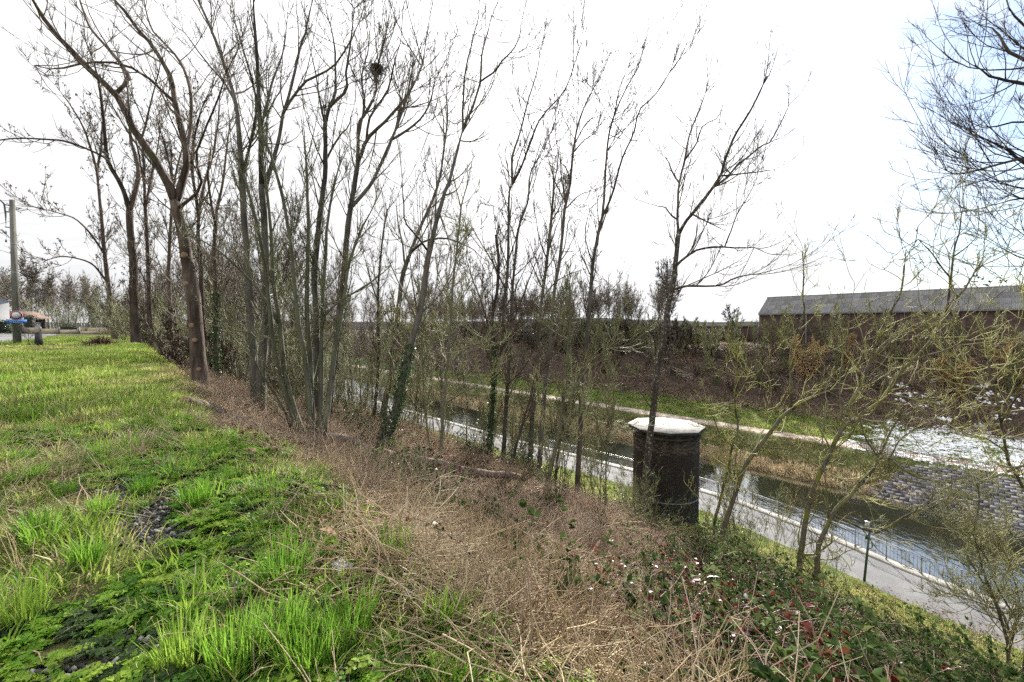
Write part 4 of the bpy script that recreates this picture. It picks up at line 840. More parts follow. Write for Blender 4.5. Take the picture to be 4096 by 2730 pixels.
  (0.091, 0.038, [(-5.27, 22, 18.64), (-5.08, 22.12, 19.27), (-4.77, 22.28, 20.13), (-4.46, 22.46, 20.93), (-4.08, 22.65, 21.91), (-3.79, 22.85, 23.04), (-3.63, 23.06, 24.52), (-3.47, 23.28, 26.08), (-3.54, 23.5, 27.58)]),
  (0.061, 0.029, [(-5.21, 22.04, 18.85), (-5.16, 22, 18.84), (-4.43, 21.72, 19.34), (-3.38, 21.35, 19.42), (-2.47, 20.94, 19.08), (-1.8, 20.5, 18.69)]),
  (0.061, 0.024, [(-5.44, 22, 18.16), (-5.5, 22, 18.18), (-5.74, 22.54, 19.39), (-6.14, 23.23, 20.46), (-6.46, 24, 22.08)]),
 ]),
 ('field_maple', 'thin dark trunk just left of the mossy curved tree', {'n': 1.8, 'leaves': 0.6}, [
  (0.099, 0.042, [(-7.92, 24, 9.27), (-7.74, 24, 10.63), (-7.57, 24, 12.36), (-7.5, 24, 14.33), (-7.53, 24, 16.28), (-7.42, 24, 18.23), (-7.2, 24, 20.16), (-6.95, 24, 21.6)]),
  (0.055, 0.021, [(-7.53, 24, 16.28), (-7.48, 24, 16.28), (-8.1, 24.44, 17.79), (-8.65, 25, 19.37)]),
 ]),
 ('sycamore_tree', 'slim pale green tree standing beyond the middle of the fallen log', {'n': 1.6, 'green': 1, 'up': 0.15}, [
  (0.066, 0.031, [(-2.74, 16, 9.74), (-2.67, 16, 10.77), (-2.55, 16, 12.25), (-2.45, 16, 13.41), (-2.34, 16, 14.57), (-2.29, 16, 15.37), (-2.24, 16, 16.21), (-2.1, 16, 17.63), (-1.97, 16, 18.6), (-1.88, 16, 19.56)]),
  (0.029, 0.014, [(-2.1, 16, 17.63), (-1.86, 16.44, 18.29), (-1.49, 17, 18.91)]),
  (0.029, 0.014, [(-2.46, 16, 13.41), (-1.87, 15.73, 14.08), (-1.2, 15.39, 14.41), (-0.56, 15, 14.43)]),
  (0.029, 0.014, [(-2.33, 16, 14.71), (-2.87, 16.44, 15.21), (-3.49, 17, 15.73)]),
  (0.029, 0.014, [(-2.57, 16, 12.09), (-1.86, 15.56, 12.57), (-1.02, 15, 13.04)]),
 ]),
 ('field_maple', 'spindly leaning pole stem between the ivy tree and the slim green tree', {'n': 1.5, 'green': 1}, [
  (0.047, 0.022, [(-3.23, 17, 9.48), (-3.35, 17, 10.5), (-3.51, 17, 12.08), (-3.57, 17, 13.48), (-3.6, 17, 14.89), (-3.64, 17, 16.25)]),
  (0.031, 0.015, [(-3.57, 17, 13.48), (-3.32, 17.44, 14.33), (-3.06, 18, 14.86)]),
 ]),
 ('field_maple', 'ivy wrapped twin stemmed tree in the middle of the wood', {'n': 1.9, 'ivy': 1.2, 'leaves': 0.5}, [
  (0.099, 0.055, [(-1.01, 18, 8.59), (-0.97, 18, 9.68), (-0.86, 18, 11.17), (-0.78, 18, 12.65), (-0.74, 18, 14.15), (-0.85, 18, 15.05), (-0.78, 18, 15.78), (-0.63, 18, 16.51), (-0.56, 18, 17.78), (-0.67, 18, 18.87)]),
  (0.05, 0.023, [(-0.74, 18, 14.13), (-1.05, 18.19, 15.23), (-1.34, 18.44, 16.17), (-1.74, 18.71, 17.14), (-2.05, 19, 18.13)]),
  (0.05, 0.023, [(-0.78, 18, 13.21), (-0.3, 17.73, 14.32), (0.15, 17.39, 14.87), (0.58, 17, 15.22)]),
 ]),
 ('ash_tree', 'tall tree forking low whose two stems climb close together', {'n': 1.4}, [
  (0.102, 0.072, [(-0.43, 18.5, 8.38), (-0.37, 18.5, 9.53), (-0.24, 18.5, 11.83), (-0.16, 18.5, 12.97), (-0.05, 18.5, 14.73), (-0.05, 18.5, 15.24)]),
  (0.076, 0.048, [(-0.12, 18.5, 13.54), (-0.31, 18.6, 14.48), (-0.39, 18.72, 15.62), (-0.28, 18.86, 16.66), (-0.18, 19.01, 17.94), (-0.15, 19.17, 19.81), (-0.13, 19.33, 21.03), (0.03, 19.5, 21.48)]),
  (0.068, 0.032, [(-0.05, 18.5, 15.2), (0.03, 18.38, 16.76), (0.12, 18.23, 17.74), (0.27, 18.06, 19.17), (0.66, 17.89, 20.23), (0.72, 17.7, 21.23), (0.98, 17.5, 21.73)]),
  (0.054, 0.021, [(0.03, 19.5, 21.48), (0.01, 19.6, 22.68), (0.27, 19.72, 23.57), (0.41, 19.86, 24.06), (0.67, 20.01, 25.18), (0.94, 20.17, 26.13), (1.19, 20.33, 27.04), (1.32, 20.5, 28.04)]),
  (0.054, 0.021, [(0.03, 19.5, 21.48), (0.46, 19.42, 22.28), (0.63, 19.31, 22.74), (0.94, 19.19, 23.53), (1.23, 19.06, 24.15), (1.77, 18.93, 24.72), (2.21, 18.79, 25.13), (2.45, 18.65, 25.58), (2.62, 18.5, 26.04)]),
  (0.043, 0.016, [(-0.28, 18.86, 16.66), (-0.91, 19.4, 18), (-1.56, 20.09, 19.12), (-2.14, 20.86, 20.32)]),
 ]),
 ('field_maple', 'leaning side stem at the foot of the low forked tall tree', {'n': 1.5}, [
  (0.064, 0.03, [(-0.15, 17.5, 8.77), (0.15, 17.5, 10.01), (0.51, 17.5, 11.28), (0.82, 17.5, 12.36), (0.99, 17.5, 13.26)]),
  (0.032, 0.015, [(0.82, 17.5, 12.36), (1.26, 17.94, 13.21), (1.77, 18.5, 13.91)]),
 ]),
 ('ash_tree', 'straight slender tree third from the white topped pillar', {'n': 1.7, 'leaves': 0.3, 'ivy': 0.4}, [
  (0.113, 0.049, [(0.77, 19, 7.96), (0.83, 19, 9.38), (0.96, 19, 11.74), (1.06, 19, 12.91), (1.15, 19, 14.1), (1.23, 19, 15.24), (1.3, 19, 16.05), (1.55, 19, 17.99), (1.7, 19, 19.39), (1.85, 19, 21.31)]),
  (0.035, 0.016, [(1.85, 19, 21.27), (2.03, 19.44, 22.19), (2.18, 20, 23.29)]),
  (0.035, 0.016, [(1.55, 19, 17.99), (1.19, 18.56, 18.8), (1.01, 18, 19.59)]),
  (0.035, 0.016, [(1.3, 19, 16.21), (1.93, 19.27, 17.01), (2.66, 19.61, 17.44), (3.32, 20, 17.69)]),
 ]),
 ('ash_tree', 'slender tree curving right to a pointed crown', {'n': 1.5}, [
  (0.11, 0.056, [(1.14, 18.5, 7.99), (1.23, 18.5, 9.34), (1.39, 18.5, 11.83), (1.52, 18.5, 13.16), (1.63, 18.5, 14.27), (1.76, 18.5, 15.61), (1.85, 18.5, 16.78), (2.04, 18.5, 17.77), (2.13, 18.5, 18.53), (2.27, 18.5, 20.02), (2.49, 18.5, 21.14)]),
  (0.059, 0.02, [(2.49, 18.5, 21.11), (2.58, 18.64, 21.99), (2.68, 18.83, 22.77), (2.93, 19.04, 23.99), (3.35, 19.27, 25.08), (3.85, 19.5, 26.05)]),
  (0.035, 0.016, [(2.66, 18.8, 22.63), (2.68, 18.83, 22.62), (2.95, 17.96, 22.71), (3.14, 16.83, 22.48)]),
  (0.034, 0.016, [(2.51, 18.53, 21.28), (2.49, 18.5, 21.29), (2.25, 18.06, 21.68), (1.96, 17.5, 21.65)]),
  (0.034, 0.016, [(2.28, 18.5, 20.09), (2.31, 18.5, 20.09), (2.93, 18.94, 20.78), (3.51, 19.5, 21.15)]),
  (0.035, 0.016, [(2.72, 18.87, 22.99), (2.72, 18.83, 22.99), (3.36, 19.27, 24.13), (4.05, 19.83, 24.69)]),
 ]),
 ('field_maple', 'dark trunk leaning right at the brow of the bramble slope', {'n': 2.0, 'green': 1, 'up': 0.12}, [
  (0.088, 0.042, [(1.21, 16, 8.44), (1.41, 16, 9.44), (1.75, 16, 10.92), (1.88, 16, 11.76), (1.97, 16, 12.58), (2.07, 16, 13.57), (2.13, 16, 14.57), (2.16, 16, 15.85), (2.15, 16, 16.5)]),
  (0.037, 0.014, [(1.97, 16, 12.58), (2.47, 15.73, 13.27), (2.88, 15.39, 13.78), (3.42, 15, 14.27)]),
  (0.037, 0.014, [(2.1, 16, 14.22), (1.82, 16.44, 15.04), (1.62, 17, 15.73)]),
  (0.037, 0.014, [(1.8, 16, 11.27), (1.83, 16, 11.26), (2.39, 16.27, 11.71), (3.13, 16.61, 11.72), (3.9, 17, 11.38)]),
 ]),
 ('field_maple', 'thin dark stem close behind the leaning brow tree', {'n': 1.5}, [
  (0.062, 0.022, [(1.76, 17, 8.03), (1.78, 17, 9.27), (1.98, 17, 10.85), (2.15, 17, 11.91)]),
  (0.031, 0.015, [(1.98, 17, 10.85), (2.48, 17.44, 11.83), (2.83, 18, 12.65)]),
 ]),
 ('ash_tree', 'tall forked tree in front of the sun glow', {'n': 1.2}, [
  (0.122, 0.066, [(2.93, 19, 7.01), (2.97, 19, 8.59), (3.06, 19, 10.15), (3.09, 19, 11.15), (3.12, 19, 12.13), (3.22, 19, 13.11), (3.31, 19, 14.1), (3.38, 19, 15.05), (3.45, 19, 16.03), (3.59, 19, 17.84), (3.76, 19, 18.89), (3.99, 19, 19.89)]),
  (0.061, 0.021, [(3.99, 19, 19.85), (4.07, 19.08, 20.73), (4.13, 19.19, 21.49), (4.26, 19.31, 23.06), (4.44, 19.44, 24.06), (4.85, 19.57, 25.13), (5.12, 19.71, 25.7), (5.39, 19.85, 26.23), (5.83, 20, 26.98)]),
  (0.052, 0.021, [(3.99, 19, 19.89), (4.27, 18.94, 20.49), (4.48, 18.86, 21.15), (4.75, 18.76, 22.24), (4.95, 18.67, 22.74), (5.21, 18.56, 23.29), (5.4, 18.46, 24.19), (5.67, 18.35, 24.46), (6, 18.23, 24.74), (6.41, 18.12, 25.37), (6.77, 18, 25.89)]),
  (0.035, 0.016, [(3.59, 19, 17.75), (3.39, 19.27, 18.56), (3.34, 19.61, 19.41), (3.61, 20, 20.5)]),
  (0.036, 0.017, [(4.4, 19.41, 23.86), (4.53, 19.17, 24.47), (4.68, 18.83, 25.41), (4.71, 18.44, 25.56)]),
  (0.035, 0.016, [(3.4, 19, 15.24), (4.11, 19.87, 16.06), (4.98, 21, 16.97)]),
 ]),
 ('ash_tree', 'lichen spotted tree with two long horizontal limbs before the pillar', {'n': 1.25, 'lichen': 1}, [
  (0.207, 0.117, [(6.9, 22.5, 4.24), (6.92, 22.5, 4.64), (7.03, 22.5, 5.53), (7.13, 22.5, 6.94), (7.26, 22.5, 8.39), (7.36, 22.5, 9.51), (7.47, 22.5, 10.35), (7.55, 22.5, 11.37), (7.65, 22.5, 12.3), (7.8, 22.5, 13.33), (7.98, 22.5, 14.25), (8.1, 22.5, 15.29), (8.23, 22.5, 16.18), (8.38, 22.5, 17), (8.51, 22.5, 17.61), (8.63, 22.5, 19.05), (8.71, 22.5, 19.88)]),
  (0.072, 0.029, [(8.71, 22.5, 19.84), (8.7, 22.62, 20.66), (8.76, 22.78, 21.34), (8.9, 22.96, 22.67), (9.24, 23.15, 23.93), (9.47, 23.35, 24.91), (9.76, 23.56, 25.8), (10.31, 23.78, 27.02), (10.78, 24, 28.2)]),
  (0.093, 0.039, [(8.71, 22.5, 19.84), (9.04, 22.44, 20.5), (9.41, 22.36, 20.95), (10.08, 22.26, 21.82), (10.73, 22.17, 22.85), (10.85, 22.06, 23.49), (10.97, 21.96, 23.91), (11.17, 21.85, 24.49), (11.38, 21.73, 24.96), (12, 21.62, 26.02), (12.61, 21.5, 27.41)]),
  (0.061, 0.024, [(10.36, 22.22, 22.26), (10.41, 22.26, 22.24), (11.12, 22.36, 22.74), (11.63, 22.48, 23.32), (12.24, 22.62, 23.82), (13.13, 22.77, 24.55), (13.7, 22.93, 24.85), (14.45, 23.09, 26.17), (14.89, 23.26, 26.99)]),
  (0.072, 0.029, [(8.56, 22.5, 18.17), (8.81, 22.36, 18.46), (9, 22.17, 18.65), (9.32, 21.96, 18.88), (9.53, 21.74, 18.97), (10.1, 21.51, 19.02), (10.53, 21.27, 18.97), (11.15, 21.02, 18.88), (11.73, 20.76, 18.86), (11.96, 20.5, 18.64)]),
  (0.072, 0.029, [(8.37, 22.5, 16.95), (8.45, 22.5, 16.93), (8.67, 22.25, 17.07), (9.17, 21.93, 17.13), (9.72, 21.58, 17.07), (10.18, 21.19, 17.06), (10.42, 20.79, 17.16), (10.6, 20.38, 17.35), (11.01, 19.94, 17.44), (11.27, 19.5, 17.42)]),
  (0.052, 0.02, [(8.7, 22.62, 20.66), (8.68, 22.62, 20.66), (8.38, 22.81, 21), (8.21, 23.06, 21.41), (7.98, 23.33, 21.54), (7.72, 23.62, 21.71)]),
  (0.053, 0.02, [(8.9, 22.96, 22.67), (8.72, 23.5, 23.46), (8.73, 24.19, 24.31), (8.63, 24.96, 24.98)]),
  (0.051, 0.019, [(9.34, 22.36, 20.88), (10.03, 22.63, 20.66), (10.89, 22.97, 20.4), (11.55, 23.36, 20.26)]),
  (0.041, 0.019, [(9, 22.17, 18.65), (9.18, 21.9, 19.05), (9.24, 21.56, 19.63), (9.17, 21.17, 20.4)]),
  (0.039, 0.018, [(10.53, 21.27, 18.97), (10.84, 21.27, 19.79), (11.15, 21.27, 20.64), (11.67, 21.27, 21.49), (12.08, 21.27, 22.34)]),
  (0.052, 0.02, [(7.98, 22.5, 14.25), (8.33, 22.77, 13.9), (8.51, 23.11, 13.17), (8.49, 23.5, 12.66)]),
  (0.053, 0.02, [(9.24, 23.15, 23.93), (9.78, 22.96, 24.75), (10, 22.71, 25.54), (10.66, 22.44, 25.86), (10.74, 22.15, 26.37)]),
  (0.051, 0.019, [(10.69, 22.18, 22.79), (10.74, 22.17, 22.76), (11.69, 22.17, 22.87), (12.7, 22.17, 22.98), (13.48, 22.17, 23.09)]),
 ]),
 ('elder_tree', 'mossy tree bending far to the right then level over the towpath', {'n': 1.5, 'moss': 1, 'up': 0.12}, [
  (0.1, 0.06, [(7.7, 15.5, 6), (7.72, 15.5, 7.1), (7.8, 15.5, 7.58), (7.96, 15.5, 8.15), (8.12, 15.5, 8.61), (8.31, 15.5, 9.21), (8.5, 15.5, 9.77), (8.75, 15.5, 10.26), (9.03, 15.5, 10.58), (9.37, 15.5, 11.06), (9.68, 15.5, 11.46), (9.92, 15.5, 11.78), (10.21, 15.5, 12.01)]),
  (0.057, 0.024, [(10.21, 15.5, 11.99), (10.45, 15.4, 12.2), (10.62, 15.28, 12.36), (10.83, 15.14, 12.53), (11.03, 14.99, 12.68), (11.31, 14.83, 12.85), (11.59, 14.67, 12.8), (11.86, 14.5, 12.74)]),
  (0.043, 0.02, [(10.23, 15.5, 12.02), (10.23, 15.57, 12.58), (10.26, 15.66, 13.28), (10.3, 15.77, 13.88), (10.49, 15.88, 14.57), (10.69, 15.99, 14.99), (11.04, 16.11, 15.48), (11.04, 16.24, 16.03), (11.14, 16.37, 17.13), (11.15, 16.5, 17.88)]),
  (0.028, 0.013, [(9.06, 15.5, 10.61), (9.5, 15.31, 10.63), (9.97, 15.06, 10.62), (10.41, 14.79, 10.32), (10.66, 14.5, 10.11)]),
  (0.028, 0.013, [(8.37, 15.5, 9.37), (8.34, 15.77, 10.01), (8.67, 16.11, 10.57), (9.21, 16.5, 10.98)]),
 ]),
 ('elder_tree', 'thin crooked stem beside the level bending mossy tree', {'n': 1.6, 'moss': 1}, [
  (0.059, 0.028, [(7.66, 16, 5.88), (7.68, 16, 7.23), (7.7, 16, 7.63), (7.91, 16, 8.44), (8.09, 16, 9.25), (8.23, 16, 9.94), (8.32, 16, 10.52), (8.54, 16, 11.15), (8.43, 16, 11.84), (8.39, 16, 12.39), (8.47, 16, 13.36), (8.39, 16, 14.22)]),
  (0.029, 0.014, [(8.32, 16, 10.52), (8, 16.27, 10.86), (7.9, 16.61, 11.46), (7.73, 17, 11.91)]),
  (0.029, 0.014, [(8.39, 16, 12.39), (8.5, 15.56, 12.97), (8.57, 15, 13.35)]),
 ]),
 ('elder_tree', 'reddish trunk rising out of the bramble bank and leaning right to the shed roof', {'n': 1.7, 'moss': 1, 'up': 0.12}, [
  (0.088, 0.044, [(8.76, 12.8, 6.39), (8.78, 12.8, 8.07), (8.86, 12.8, 8.54), (8.93, 12.8, 9.08), (9.01, 12.8, 9.64), (9.13, 12.8, 10.08), (9.28, 12.8, 10.46), (9.41, 12.8, 10.75), (9.57, 12.8, 11.06), (9.68, 12.8, 11.35), (9.8, 12.8, 11.57), (9.96, 12.8, 12.01), (10.17, 12.8, 12.58), (10.45, 12.8, 13.19)]),
  (0.047, 0.019, [(10.45, 12.8, 13.16), (10.63, 12.86, 13.48), (10.81, 12.93, 13.78), (11, 13.01, 14.13), (11.19, 13.1, 14.51), (11.52, 13.19, 15.18), (11.75, 13.28, 15.44), (11.99, 13.38, 15.71), (12.22, 13.48, 15.99), (12.38, 13.59, 16.22), (12.53, 13.69, 16.84), (12.66, 13.8, 17.48)]),
  (0.059, 0.022, [(9.66, 12.8, 11.29), (9.69, 12.8, 11.28), (9.88, 12.77, 11.89), (10.16, 12.72, 12.16), (10.54, 12.68, 12.47), (10.79, 12.62, 12.7), (10.99, 12.57, 12.88), (11.07, 12.51, 13.05), (11.1, 12.46, 13.27), (11.28, 12.4, 13.63), (11.59, 12.33, 14.05), (11.86, 12.27, 14.38), (12.11, 12.21, 14.79), (12.28, 12.14, 15.2), (12.31, 12.08, 15.57), (12.44, 12.01, 15.82), (12.57, 11.94, 16), (12.76, 11.87, 16.43), (12.91, 11.8, 16.82)]),
  (0.033, 0.016, [(12.3, 12.11, 15.4), (12.27, 12.08, 15.4), (12.33, 12.08, 15.89), (12.37, 12.08, 16.38), (12.43, 12.08, 17.18), (12.57, 12.08, 17.72), (12.61, 12.08, 18.26)]),
  (0.036, 0.014, [(10.78, 12.92, 13.73), (10.81, 12.93, 13.71), (11.15, 13.03, 14.24), (11.55, 13.15, 14.56), (11.98, 13.29, 14.74), (12.47, 13.44, 14.82), (12.94, 13.6, 14.97), (13.4, 13.76, 15.19), (13.95, 13.93, 15.32)]),
  (0.028, 0.011, [(11.58, 12.33, 14.05), (11.82, 12.14, 14.19), (12.07, 11.89, 14.36), (12.2, 11.62, 14.56), (12.28, 11.33, 14.91)]),
  (0.022, 0.01, [(12.37, 12.08, 16.38), (11.79, 11.81, 16.71), (11.2, 11.47, 17), (10.47, 11.08, 17.27)]),
  (0.022, 0.01, [(12.41, 12.08, 16.99), (13.23, 12.52, 17.31), (14.21, 13.08, 17.81)]),
  (0.029, 0.011, [(9.99, 12.8, 12.08), (10.01, 12.8, 12.08), (10.02, 12.99, 13.04), (10.26, 13.24, 13.95), (10.65, 13.51, 14.9), (10.93, 13.8, 15.74)]),
 ]),
 ('elder_tree', 'low mossy tree arching over the railing from the bramble bank', {'n': 1.6, 'moss': 1, 'up': 0.12}, [
  (0.077, 0.042, [(8.73, 12, 6.59), (8.75, 12, 8.67), (8.87, 12, 9.07), (9.04, 12, 9.47), (9.24, 12, 9.84), (9.56, 12, 10.11), (9.73, 12, 10.33), (9.83, 12, 10.5)]),
  (0.044, 0.018, [(9.84, 12, 10.48), (10.06, 12.07, 10.68), (10.34, 12.16, 10.77), (10.56, 12.27, 10.99), (10.75, 12.38, 11.19), (10.97, 12.49, 11.44), (11.18, 12.61, 11.7), (11.55, 12.74, 12.16), (12.06, 12.87, 12.53), (12.57, 13, 12.77)]),
  (0.039, 0.016, [(9.83, 12, 10.5), (10.2, 11.94, 10.66), (10.51, 11.87, 10.79), (10.52, 11.79, 11.13), (10.47, 11.7, 11.39), (10.63, 11.61, 11.2), (10.87, 11.52, 11), (11.31, 11.42, 10.85), (11.91, 11.32, 10.86), (12.63, 11.21, 10.97), (13.15, 11.11, 11.23), (13.52, 11, 11.52)]),
  (0.039, 0.016, [(9.14, 12, 9.65), (9.16, 12, 9.64), (9.43, 11.94, 9.54), (9.66, 11.86, 9.43), (10.09, 11.76, 9.26), (10.25, 11.67, 9.36), (10.37, 11.56, 9.52), (10.75, 11.46, 9.89), (10.95, 11.35, 10.08), (11.24, 11.23, 10.21), (11.52, 11.12, 10.5), (11.67, 11, 10.77)]),
  (0.028, 0.01, [(9.04, 12, 9.47), (9.1, 12.19, 10.13), (9.21, 12.44, 10.81), (9.32, 12.71, 11.51), (9.59, 13, 12.23)]),
  (0.021, 0.01, [(10.47, 11.7, 11.39), (10.99, 11.97, 11.83), (11.81, 12.31, 12.12), (12.69, 12.7, 12.3)]),
  (0.023, 0.011, [(10.75, 12.38, 11.19), (10.35, 12.38, 11.72), (10.14, 12.38, 12.37)]),
 ]),
 ('elder_tree', 'pale stemmed tree at the right edge before the snowy verge', {'n': 2.0, 'moss': 1, 'up': 0.12}, [
  (0.053, 0.025, [(14.19, 11.5, 4.69), (14.21, 11.5, 9.92), (13.99, 11.5, 10.52), (13.73, 11.5, 11), (13.51, 11.5, 11.32), (13.41, 11.5, 11.78), (13.32, 11.5, 12.23), (13.21, 11.5, 12.67), (13.12, 11.5, 13.15), (12.92, 11.5, 13.74), (12.84, 11.5, 14.44)]),
  (0.026, 0.01, [(13.26, 11.5, 12.43), (13.23, 11.23, 12.96), (13.02, 10.89, 13.47), (12.81, 10.5, 13.95)]),
  (0.026, 0.01, [(13.18, 11.5, 12.74), (13.06, 11.77, 13.22), (13.06, 12.11, 13.42), (12.96, 12.5, 13.5)]),
  (0.026, 0.01, [(12.99, 11.5, 13.5), (13.32, 11.5, 13.97), (13.54, 11.5, 14.56), (13.63, 11.5, 15.26)]),
  (0.021, 0.01, [(13.44, 11.5, 11.6), (12.93, 11.5, 11.96), (12.45, 11.5, 12.08), (11.97, 11.5, 12.26)]),
 ]),
 ('willow_shrub', 'bundle of bare arching shrub stems beside the asphalt path at lower right', {'n': 2.2, 'green': 1, 'up': 0.1}, [
  (0.038, 0.018, [(12.26, 10.3, 5.85), (12.28, 10.3, 6.96), (12.16, 10.3, 7.51), (12.02, 10.3, 7.92), (11.92, 10.3, 8.22), (11.81, 10.3, 8.45), (11.63, 10.3, 8.88), (11.45, 10.3, 9.45), (11.32, 10.3, 9.83), (11.34, 10.3, 10.07), (11.37, 10.3, 10.31), (11.42, 10.3, 10.77), (11.38, 10.3, 11.2)]),
  (0.033, 0.013, [(12.28, 10.3, 6.96), (12.32, 10.34, 7.59), (12.12, 10.38, 7.95), (11.92, 10.43, 8.36), (11.79, 10.49, 8.6), (11.64, 10.55, 8.95), (11.46, 10.61, 9.27), (11.29, 10.67, 9.65), (11.22, 10.73, 10.11), (11.08, 10.8, 10.57)]),
  (0.024, 0.009, [(12.28, 10.3, 6.98), (12.38, 10.25, 7.76), (12.08, 10.19, 8.24), (11.71, 10.12, 8.77), (11.45, 10.04, 9.3), (11.2, 9.97, 9.66), (10.79, 9.88, 10.01), (10.38, 9.8, 10.31)]),
  (0.024, 0.009, [(12.31, 10.28, 7.23), (12.46, 10.24, 8.1), (12.18, 10.17, 8.9), (11.96, 10.08, 9.38), (11.52, 9.99, 9.96), (11.29, 9.9, 10.52), (11.07, 9.8, 10.98)]),
  (0.019, 0.009, [(12.08, 10.39, 8.03), (12.04, 10.38, 8), (11.6, 10.38, 8.17), (11.05, 10.38, 8.34), (10.62, 10.38, 8.45)]),
  (0.019, 0.009, [(12.06, 10.3, 7.78), (11.63, 10.3, 7.95), (11.19, 10.3, 8.17)]),
 ]),
 ('ash_tree', 'dark overhanging limbs of a tree beyond the upper right corner', {'n': 2.0, 'bluish': 1, 'up': 0.16}, [
  (0.262, 0.124, [(18.55, 13, 2.23), (18.57, 13, 9.67), (18.15, 13, 13.04), (17.77, 13, 15.69), (17.39, 13, 18.32), (17.04, 13, 20.52), (16.56, 13, 22.44)]),
  (0.072, 0.017, [(16.72, 13, 21.79), (16.79, 13, 21.8), (15.94, 12.9, 22.07), (15.05, 12.78, 22.15), (14.46, 12.64, 22.16), (13.99, 12.49, 22.14), (13.55, 12.33, 22.11), (13.12, 12.17, 22.21), (12.76, 12, 22.22)]),
  (0.072, 0.017, [(16.59, 13, 22.38), (16, 13.08, 22.75), (15.5, 13.19, 23.11), (15.4, 13.31, 23.3), (15.29, 13.44, 23.52), (15.25, 13.57, 23.9), (15.25, 13.71, 24.3), (15.1, 13.85, 24.53), (14.98, 14, 24.68)]),
  (0.066, 0.017, [(17.25, 13, 19.23), (17.22, 13, 19.23), (16.29, 13, 19.62), (15.4, 13, 19.89), (15.2, 13, 20.07), (14.95, 13, 20.3), (14.69, 13, 20.42), (14.5, 13, 20.51), (14.09, 13, 20.71), (13.72, 13, 20.93)]),
  (0.06, 0.017, [(17.27, 13, 19.1), (17.23, 13, 19.1), (16.16, 12.9, 19.84), (15.13, 12.78, 19.96), (14.55, 12.64, 19.84), (13.98, 12.49, 19.69), (13.27, 12.33, 19.48), (12.54, 12.17, 19.31), (12.01, 12, 19.38)]),
  (0.054, 0.017, [(17.08, 13, 20.26), (17.11, 13, 20.26), (16.42, 13.14, 20.97), (15.74, 13.33, 21.32), (15.41, 13.54, 21.35), (15.12, 13.77, 21.32), (14.81, 14, 21.61)]),
  (0.054, 0.017, [(16.56, 13, 22.43), (16.63, 13, 22.44), (16.46, 13.27, 23.76), (16.45, 13.61, 24.92), (16.61, 14, 25.88)]),
  (0.048, 0.017, [(17.39, 13, 18.32), (16.7, 13.19, 18.76), (15.96, 13.44, 19.03), (15.69, 13.71, 18.98), (15.39, 14, 18.92)]),
  (0.048, 0.017, [(16.61, 13.03, 22.57), (16.56, 13, 22.57), (15.65, 12.81, 23.21), (14.73, 12.56, 23.67), (14.06, 12.29, 23.84), (13.53, 12, 24.09)]),
  (0.042, 0.017, [(17.58, 13, 17.01), (17.03, 13.19, 17.17), (16.54, 13.44, 17.08), (16.17, 13.71, 17.26), (15.94, 14, 17.59)]),
  (0.042, 0.017, [(17.22, 13, 19.23), (16.2, 12.81, 19.04), (15.25, 12.56, 19.02), (14.3, 12.29, 19), (13.47, 12, 19.08)]),
 ]),
]

